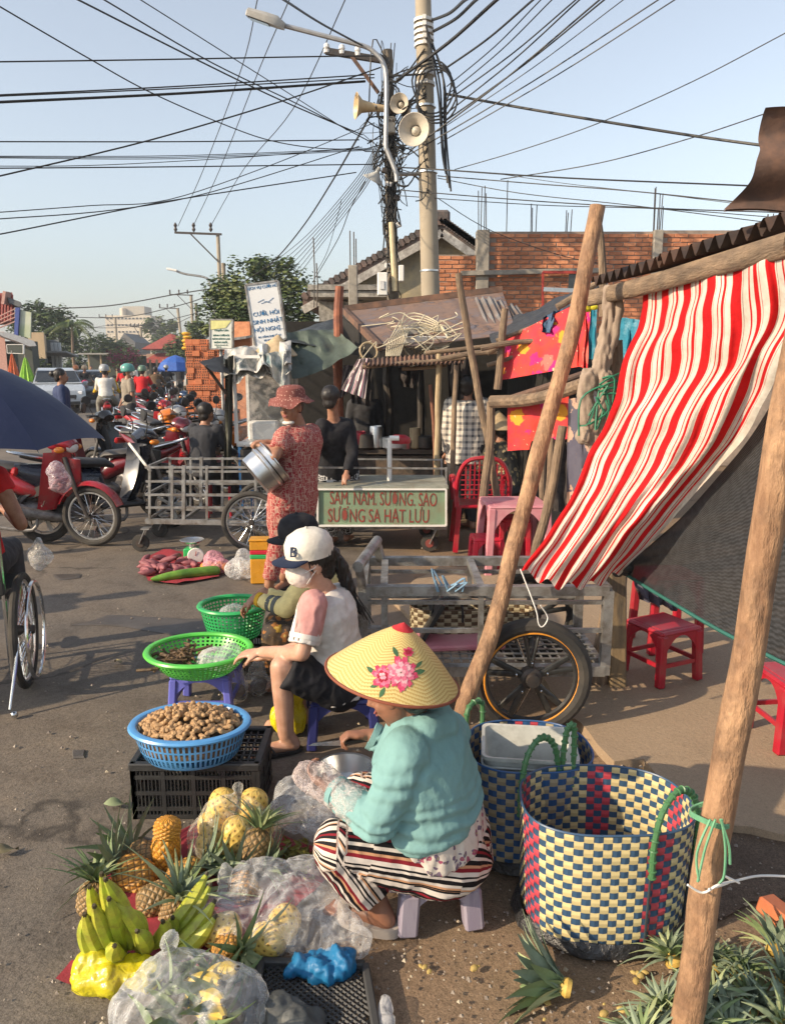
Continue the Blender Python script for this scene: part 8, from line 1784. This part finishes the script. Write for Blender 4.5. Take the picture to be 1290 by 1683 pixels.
def pineapple(lab,px,py,ax,mt,L=.15,r_=.058,crown=.13,z=None,cn=24,sd=1,cl=0):
 ax=V(ax).normalized();c=gz(px,py,z if z is not None else r_*.95);t=thing('pineapple',lab,'pineapple',c);g=MB();fbody(g,c,ax,r_,L);g.build('fruit',mt,t,ang=70)
 if crown:
  g=MB()
  for lv in crown_leaves(c+ax*L*.47,ax,crown,cn,sd):g.cm=1 if lv[3]<crown*.8 else 0;leafgeo(g,*lv)
  g.build('leaf_crown',[m_lf[cl],m_lf[(cl+1)%3]],t,smooth=False,kind=None)
 return t
gd,br_,og=pm_
PL=[('golden pineapple standing upright near the crate corner',273,1400,(.05,.1,1),og,.16,.047,0,.085),('small orange topped pineapple on the golden one',275,1362,(.1,.1,1),og,.075,.043,0,.19),('pineapple lying with its leaves to the upper left, left of the golden one',240,1412,(-.8,.5,.15),br_,.15,.05,.15,None),('brown pineapple in the middle row with leaves to the left',222,1440,(-.75,.15,.35),gd,.15,.058,.15,None),('leftmost small brown pineapple with a pale crown on top',152,1478,(.1,.35,.9),br_,.11,.045,.12,None),('pineapple just above the banana tips, crown to the right',258,1478,(.9,.4,.15),br_,.13,.05,.15,None),('pineapple with blue green leaves spreading below the bag of peeled fruit',305,1440,(.85,.5,.2),gd,.13,.05,.16,None),('greenish pineapple leaning on the bag of peeled fruit',418,1400,(.2,.5,.85),br_,.15,.05,.14,.09),('pineapple lying right of the peeled fruit with dark leaves',405,1432,(.95,.1,.2),br_,.12,.047,.14,None),('pineapple end poking from the clear bag handle',400,1462,(-.5,.6,.4),gd,.11,.045,.12,None),('pineapple with tall yellow green leaves behind the small bananas',285,1500,(.35,.15,.9),br_,.10,.04,.17,.03),('small pineapple with a stubby crown below the clear bag',375,1560,(.9,-.5,.25),gd,.09,.04,.13,None)]
for k,(lb,px,py,ax,mt,L,r_,cr,z)in enumerate(PL):pineapple(lb,px,py,ax,mt,L,r_,cr,z,24 if cr else 0,k,(0,0,0,0,1,0,0,1,0,0,2,1)[k])
for k,(px,py,z)in enumerate(((345,1395,.05),(375,1405,.05),(425,1395,.05),(350,1362,.11),(388,1372,.12),(425,1355,.10),(365,1325,.17),(415,1325,.16))):
 c=gz(px,py,z);g=MB();fbody(g,c,(R.uniform(-.3,.3),.2,1),.050,.125,.002);g.build('peeled_pineapple',m_peel,loc=c,label='peeled yellow pineapple in the bag, '+('lower left','lower middle','lower right','middle left','centre','middle right','top left','top right')[k],cat='pineapple',group='peeled pineapples in the bag',ang=70)
bag('knotted clear bag full of peeled pineapples beside the crate',[(gz(355,1380,.08),(.10,.09,.09)),(gz(410,1380,.08),(.11,.09,.09)),(gz(385,1345,.15),(.12,.08,.08))],film('tight_film',(.8,.78,.7),.06,.08,18,.25),.009,.008,(gz(388,1320,.20),V((.01,0,.06))))
for k,(px,py,ax)in enumerate(((365,1530,(1,.2,.2)),(440,1545,(.9,-.3,.3)),(465,1520,(.3,.9,.1)))):
 c=gz(px,py,.05);g=MB();fbody(g,c,ax,.048,.12,.002);g.build('peeled_pineapple',m_peel,loc=c,label=('left','middle','right')[k]+' peeled pineapple inside the big clear bag',cat='pineapple',group='peeled pineapples in the big bag',ang=70)
bag('big crumpled clear bag with peeled fruit left of the striped trousers',[(gz(400,1500,.06),(.13,.12,.07)),(gz(480,1500,.07),(.15,.13,.09)),(gz(555,1540,.05),(.10,.08,.06)),(gz(430,1460,.09),(.12,.10,.08)),(gz(372,1450,.12),(.035,.03,.07)),(gz(500,1455,.08),(.12,.1,.07))],m_clear,.009,.026,None,sc=9)
c=gz(530,1590,.04);bag('blue and purple woven sack bundle under the big clear bag',[(c,(.075,.045,.035)),(c+V((-.06,-.005,0)),(.045,.035,.028)),(c+V((.05,.01,.01)),(.04,.035,.035))],mat('blue_sack',(.012,.15,.33),(.16,.06,.13),rough=.5,ns=5,contrast=(.36,.42),bump=.6,bs=40),.006,.020,name='blue_sack',sc=24,cat='sack')
m_ban=mat('banana_skin',(.50,.50,.055),(.32,.40,.04),rough=.42,ns=9,bump=.1,contrast=(.4,.6),dirt=(.22,.17,.04),dscale=24);m_btip=mat('banana_tip',(.06,.045,.02))
def banana(par,p,d,cv,L=.17,r_=.0225):
 d,cv=V(d).normalized(),V(cv).normalized();pts=[p+d*L*(u-.12*u*u)+cv*L*(.62*u*u)for u in[i/10 for i in range(11)]];rs=[r_*q for q in(.42,.58,.86,1,1.05,1.05,1.03,.98,.86,.58,.30)]
 g=MB();g.tube(pts,rs,7);b=g.build('banana',m_ban,par,ang=22);e_=(pts[-1]-pts[-2]).normalized();g=MB();g.tube([pts[-1]-e_*.002,pts[-1]+e_*.010],[r_*.34,r_*.22],6);g.build('tip',m_btip,b)
bu=thing('banana_bunch','large bunch of green yellow bananas standing on a yellow bag','bananas',gz(215,1580))
bp_=lambda x,y,z:gz(x,y,z)
for(x,y,z,dx,dy,dz,cx_,L)in((205,1565,.05,-.15,-.1,1,.1,.19),(190,1570,.05,-.3,-.1,1,.12,.18),(172,1575,.045,-.4,-.05,1,.15,.16),(215,1560,.06,.05,.1,1,-.1,.21),(228,1565,.05,.25,.0,.9,-.35,.17),(195,1555,.08,-.2,.3,1,.05,.2),(172,1560,.06,-.3,.3,1,.1,.18),(222,1560,.05,.5,.1,.7,-.6,.15),(236,1570,.04,.4,-.2,.7,-.2,.12),(212,1580,.03,-.45,-.4,.6,.5,.16),(155,1580,.04,-.35,.1,.9,.2,.14),(240,1560,.05,.9,.3,.35,-.3,.15),(250,1550,.04,.9,.5,.2,-.2,.14)):
 banana(bu,gz(x,y,z),(dx,dy,dz),(cx_,-.25,.25),L)
bu2=thing('banana_bunch','smaller bunch of green bananas lying right of the large bunch','bananas',gz(300,1540))
for(x,y,z,dx,dy,dz)in((268,1545,.03,1,.35,.25),(272,1560,.03,1,.15,.15),(275,1572,.02,1,-.05,.1),(265,1535,.05,.95,.5,.3)):banana(bu2,gz(x,y,z),(dx,dy,dz),(0,.3,.5),.15)
c=gz(175,1605,.03);bag('glossy yellow bag wrapped round the foot of the bananas',[(c,(.10,.06,.045)),(c+V((.08,0,.005)),(.08,.05,.04)),(c+V((-.05,.03,.01)),(.06,.05,.05))],film('yellow_film',(.70,.62,.02),.62,.12,14,.3),.007,.014)
for k in range(46):
 if k==0:g=MB()
 p=gz(R.uniform(230,390),R.uniform(1600,1700),R.uniform(.03,.10));a=R.uniform(0,6.3);leafgeo(g,p,V((cos(a),sin(a),R.uniform(.1,.7))),V((-sin(a),cos(a),.6)),R.uniform(.07,.13),R.uniform(.012,.022))
g.build('leafy_greens',m_lf[1],label='dark leafy greens packed in the bag at the bottom edge',cat='greens',kind='stuff')
bu3=thing('banana_bunch','ripe yellow bananas inside the clear bag at the bottom edge','bananas',gz(340,1620))
m_ban0=m_ban;m_ban=mat('ripe_banana',(.66,.48,.05),(.55,.38,.04),rough=.42,ns=9,bump=.1)
for(x,y,z,dx,dy)in((300,1620,.085,1,.2),(305,1640,.08,1,.0),(312,1655,.07,1,-.2),(330,1612,.09,.8,.4)):banana(bu3,gz(x,y,z),(dx,dy,.1),(0,-.5,.3),.13)
bag('knotted clear bag of greens and bananas at the bottom edge',[(gz(305,1640,.08),(.155,.12,.10)),(gz(370,1660,.07),(.11,.10,.09)),(gz(245,1660,.06),(.10,.09,.08))],m_clear,.008,.018,(gz(280,1575,.155),V((.0,0,.05))),sc=10)
g=MB()
for k in range(150):
 p=gz(rp_.gauss(488,24),rp_.gauss(1412,13),.012+rp_.random()*.05);a=rp_.uniform(0,6.3);leafgeo(g,p,V((cos(a),sin(a),rp_.uniform(-.3,.4))),V((-sin(a),cos(a),.6)),rp_.uniform(.02,.05),rp_.uniform(.006,.012))
g.build('fruit_peelings',mat('peelings',(.30,.27,.055),(.16,.15,.04)),label='heap of yellow green pineapple peelings before the striped knee',cat='peelings',kind='stuff')
ll=thing('crate_lattice','black plastic lattice crate panel lying on the ground at the bottom','crate panel',gz(520,1640));A0,A1,A2,A3=gz(430,1585,.02),gz(600,1590,.02),gz(622,1720,.02),gz(400,1720,.02)
g=MB();h_=15
for k in range(-h_,h_*2):
 for s_ in(1,-1):
  u0,u1=k/h_,(k+s_*h_*.9)/h_
  pts=[]
  for q in range(13):
   v=q/12;u=lerp(u0,u1,v)
   if 0<=u<=1:pts.append(lerp(lerp(A0,A1,u),lerp(A3,A2,u),v))
  if len(pts)>1:g.tube(pts,[(.004,.0035)]*len(pts),4,up=(0,0,1))
g.build('lattice',m_black,ll,kind='stuff')
for a,b in((A0,A1),(A1,A2),(A3,A0)):g=MB();g.beam(a,b,.022,.035,.004,up=(0,0,1));g.build('edge_bar',mat('grey_black_plastic',(.05,.05,.05)),ll)
g=MB();c=gz(475,1680,.03);g.ball(c,(.075,.06,.045),n=14,m=10);g.ball(c+V((.05,.0,-.01)),(.05,.05,.035));g.ball(c+V((-.03,.02,.01)),(.05,.05,.04));remesh('stone',g,mat('grey_stone',(.10,.105,.10),(.06,.065,.065),bump=.6),None,.007,1,[(.014,9,(1,1,1)),(.006,30,(1,1,1))],label='grey stone lying on the black lattice panel',cat='stone')
c=gz(632,1660,.02);bag('scrap of white plastic right of the lattice panel',[(c,(.022,.05,.02)),(c+V((.01,-.04,0)),(.02,.03,.015))],m_milky,.006,.008)
lfm=[]
for k in range(5):
 g=MB();leafgeo(g,V((0,0,0)),V((0,0,1)),V((1,0,0)),1,.10+.015*(k%3));lfm.append(g.mesh('leaf',m_lf[(0,1,0,2,0)[k]],smooth=False))
def crown_thing(lab,px,py,ax,L,sd,z=.05,n=34,tm=1.1,gr='pineapple crowns heaped at the lower right'):
 c=gz(px,py,z);t=thing('cut_pineapple_greens',lab,'pineapple crown',c,gr);ax=V(ax).normalized()
 g=MB();a,b=basis(ax);M=Matrix((a,b,ax)).transposed();g.lathe(c-ax*.022,[(0,0),(.022,0),(.026,.012),(.014,.04),(0,.05)],14,M);g.build('cut_base',mat('pine_flesh',(.60,.42,.10),(.45,.28,.06),ns=40),t)
 for i,(p,d,o_,LL,w_)in enumerate(crown_leaves(c,ax,L,n,sd,tm)):
  d=d.normalized();x_=(o_-d*o_.dot(d)).normalized();y_=d.cross(x_);o=link('leaf',lfm[(i+sd)%5],t,p-c);M4=Matrix((x_,y_,d)).transposed().to_4x4();o.rotation_mode='QUATERNION';o.rotation_quaternion=M4.to_quaternion();o.scale=(LL*(.55 if tm<.7 else 1),LL*1.05,LL)
crown_thing('single pineapple crown lying alone in front of the big woven basket',925,1622,(-.93,.30,.12),.19,3,.045,44,.62,None)
CR=[(1105,1575,(-.2,.5,.7),'uppermost left crown behind the near log post'),(1170,1590,(.2,.6,.8),'crown just right of the near log post, upper'),(1215,1600,(.1,.5,.9),'crown with tall leaves in the middle of the heap'),(1275,1560,(.5,.5,.4),'crown at the upper right of the heap'),(1170,1650,(-.1,.2,.9),'crown right of the log post, lower'),(1235,1650,(.5,.1,.7),'crown in the lower middle of the heap'),(1285,1620,(.6,-.1,.5),'crown at the right frame edge with yellow base'),(1095,1665,(-.35,.4,.75),'crown with a yellow cut base left of the log post'),(1200,1700,(.1,-.1,.9),'lowest crown of the heap at the bottom edge'),(1285,1690,(.3,-.2,.8),'crown at the lower right corner'),(1145,1700,(-.3,0,.7),'crown at the foot of the log post'),(1060,1720,(-.3,.3,.7),'crown peeping in at the bottom edge')]
for k,(px,py,ax,lb)in enumerate(CR):crown_thing(lb,px,py,ax,.122,k+5)
g=MB()
for k in range(18):
 px,py=rp_.choice([(780,1588),(895,1655),(890,1668),(1000,1655),(700,1590),(1060,1600)]);p=gz(px+rp_.gauss(0,9),py+rp_.gauss(0,6),.008);s_=rp_.uniform(.004,.011);g.ball(p,(s_*1.4,s_,s_*.6),rotz(rp_.random()*3),7,5)
g.build('fruit_scraps',mat('pine_scrap',(.50,.38,.13),(.36,.25,.08)),label='small yellow pineapple scraps scattered on the ground',cat='scraps',kind='stuff')
# ========== LEFT EDGE: UMBRELLA, WHEELCHAIR
um=thing('umbrella','navy blue umbrella held over the wheelchair at the left edge','umbrella',(-2.0,3.48,1.4));UC=V((-2.0,3.48,0));m_nv=mat('navy_canopy',(.014,.022,.066),(.011,.018,.054),rough=.55,ns=2,bump=.25,bs=7,bd=.02)
def canopy(k0):
 def fn(u,v):a=2*pi*(k0+u)/8+.22;r_=.66*v*(1-.07*sin(pi*u)*v);z=1.73-.375*v**1.9+.035*sin(pi*u)*v*v*.6;return UC+V((cos(a)*r_,sin(a)*r_,z))
 return fn
for k in range(8):g=MB();g.grid(canopy(k),10,14);g.build('canopy_panel',m_nv,um)
for k in range(8):a=2*pi*k/8+.22;g=MB();g.tube([UC+V((cos(a)*.66*v,sin(a)*.66*v,1.725-.375*v**1.9-.006))for v in(.02,.3,.6,.8,1)],.0028,5);g.build('rib',m_chrome,um)
g=MB();g.rod(UC+V((0,0,1.76)),UC+V((-.05,.05,.95)),.006,8);g.build('shaft',m_chrome,um)
wc=thing('wheelchair','wheelchair with large chromed wheel and push rim at the left edge','wheelchair',gz(46,1130));wb_=gz(46,1128);ax=V((.96,.27,0));fw=V((-.27,.96,0));wc0=V((wb_.x,wb_.y+.02,.31))
wheel(wc,wc0,.31,.021,22,axis=ax,disc=False);wheel(wc,wc0-ax*.5,.31,.016,22,axis=ax,disc=False)
g=MB();g.ring(wc0+ax*.055,.255,.010,ax,48,8);g.build('push_rim',m_chrome,wc)
for s_ in(-.05,-.45):
 o=wc0+ax*s_;g=MB();g.tube(smoothline([o-fw*.18+V((0,0,.62)),o-fw*.16+V((0,0,.3)),o-fw*.15+V((0,0,-.2))]),.012,8);g.tube([o-fw*.16+V((0,0,.2)),o+fw*.35+V((0,0,.2)),o+fw*.4+V((0,0,-.2))],.011,8);g.tube([o-fw*.15+V((0,0,-.15)),o+fw*.38+V((0,0,-.15))],.011,8);g.build('side_frame',m_chrome,wc)
 g=MB();g.tube(smoothline([o-fw*.18+V((0,0,.60)),o-fw*.28+V((0,0,.62))]),.014,8);g.build('push_handle',m_black,wc)
g=MB();g.rod(wc0-fw*.28+V((.0,0,.02))+ax*.02,wc0-fw*.40+V((0,0,-.27))-ax*.02,.008);g.ball(wc0-fw*.42+V((0,0,-.29)),.018);g.build('tip_bar',m_chrome,wc)
g=MB();g.box(wc0-ax*.25+fw*.1+V((0,0,.22)),(.42,.42,.03),rotz(.27),.01);g.box(wc0-ax*.25-fw*.16+V((0,0,.45)),(.42,.03,.42),rotz(.27),.01);g.build('seat',m_black,wc)
o=wc0-ax*.25+fw*.08;hz_=.31+.34;s_=ax
J=dict(hip=o+V((0,0,.36)),neck=o-fw*.03+V((0,0,.86)),head=o+V((0,0,1.0)),sr=o+s_*.17+V((0,0,.81)),sl=o-s_*.17+V((0,0,.81)),er=o+s_*.27-fw*.02+V((0,0,.56)),el=o-s_*.25+V((0,0,.58)),hr=o+s_*.16+fw*.2+V((0,0,.60)),hl=o-s_*.1+fw*.2+V((0,0,.6)),kr=o+s_*.12+fw*.42+V((0,0,.34)),kl=o-s_*.12+fw*.42+V((0,0,.34)),ar=o+s_*.12+fw*.48+V((0,0,-.12)),al=o-s_*.12+fw*.48+V((0,0,-.12)))
figure('person in a red vest sitting in the wheelchair under the navy umbrella',J,sk=m_skin,shirt=c_red,pants=c_dgrey,sleeve=.15,leg=.6,vox=.012,facing=fw)
c=gz(68,975,.33)+V((.0,.0,.05));bag('small clear shopping bag hanging from the wheelchair',[(at(66,915,3.95),(.06,.05,.07)),(at(66,900,3.95),(.03,.03,.06))],m_milky)
# ========== PEOPLE AT THE STALLS
m_bw=pat('black_white_print',(.015,.015,.018),(.45,.45,.45),26)
p=figure('woman bending behind the standing woman, black top and black and white printed trousers',dict(hip=at(556,775,7.2),neck=at(548,690,6.95),head=at(545,655,6.9),sl=at(530,700,6.9),sr=at(570,700,7.0),el=at(520,740,6.9),er=at(580,745,6.95),hl=at(515,760,6.8),hr=at(570,775,6.8),kl=at(545,830,7.1),kr=at(570,830,7.2),al=V((at(545,880,7.2).x,7.2,.09)),ar=V((at(570,880,7.2).x,7.3,.09))),shirt=c_blk,pants=m_bw,vox=.014,facing=(.3,.9,0),loose=1.15)
J=sitj(V((at(332,800,8.4).x,8.4,0)),.45,(.4,.9,0),1.6);figure('person in a dark shirt sitting with back turned beside the red stool',J,shirt=cloth('charcoal_shirt',(.04,.042,.05)),pants=c_dgrey,vox=.014,facing=(.5,.9,0))
m_plaid=stripes('plaid',[(0,(.55,.5,.44)),(.35,(.10,.11,.14)),(.45,(.55,.5,.44)),(.75,(.25,.22,.2)),(.8,(.55,.5,.44))],1,0)
m,t_,b_=newmat('plaid_shirt');ck=tex(t_,coords(t_),1,kind='Checker',out='Fac')if False else None
cx__=N(t_,'ShaderNodeSeparateXYZ');t_.links.new(coords(t_),cx__.inputs[0]);f1=math_(t_,'GREATER_THAN',math_(t_,'FRACT',math_(t_,'MULTIPLY',cx__.outputs[0],16.)),.6);f2=math_(t_,'GREATER_THAN',math_(t_,'FRACT',math_(t_,'MULTIPLY',cx__.outputs[2],16.)),.6)
t_.links.new(mixc(t_,math_(t_,'MULTIPLY',math_(t_,'ADD',f1,f2),.45),(.58,.53,.46),(.03,.035,.05)),b_.inputs['Base Color'])
p=figure('person in a plaid overshirt and pale headcloth standing behind the thin posts',stand(V((at(765,800,7.9).x,7.9,0)),1.58,(.2,.9,0)),shirt=m,pants=c_dgrey,vox=.014,facing=(.3,.9,0),hem=.15,loose=1.2)
J=sitj(V((at(835,850,7.8).x,7.8,0)),.36,(-.6,.5,0),1.5,.12);p=figure('person with a pale conical hat and floral shirt sitting behind the red chair',J,shirt=floral('brown_floral',(.05,.045,.035),(.03,.03,.025),(.40,.32,.18),(.3,.22,.1),(.2,.15,.1),18),pants=c_dgrey,vox=.014,facing=(-.6,.5,0));conehat(p,J['head']+V((0,0,.035)),.21,.16,m_palm,rotm(.1,.05,0),'conical_hat')
J=stand(V((at(600,800,9.3).x,9.3,0)),1.5,(.3,-.9,0));figure('dim person working at the bench inside the shack',J,shirt=c_dgrey,pants=c_blk,vox=.018,facing=(.3,-.9,0))
for lb,x,y,h_ in(('added unseen person off to the left, placed to cast the long road shadow',-4.7,4.2,1.6),('second added unseen person off to the left, placed to cast the nearer shadow',-4.0,2.75,1.5),('third added unseen person off to the left, placed to cast the shadow by the motorbike',-5.6,5.6,1.6)):  # guessed figures outside the frame, added to throw the road shadows
 figure(lb,stand(V((x,y,0)),h_,(.9,.3,0)),shirt=c_grey,pants=c_dgrey,vox=.02,facing=(.9,.3,0))
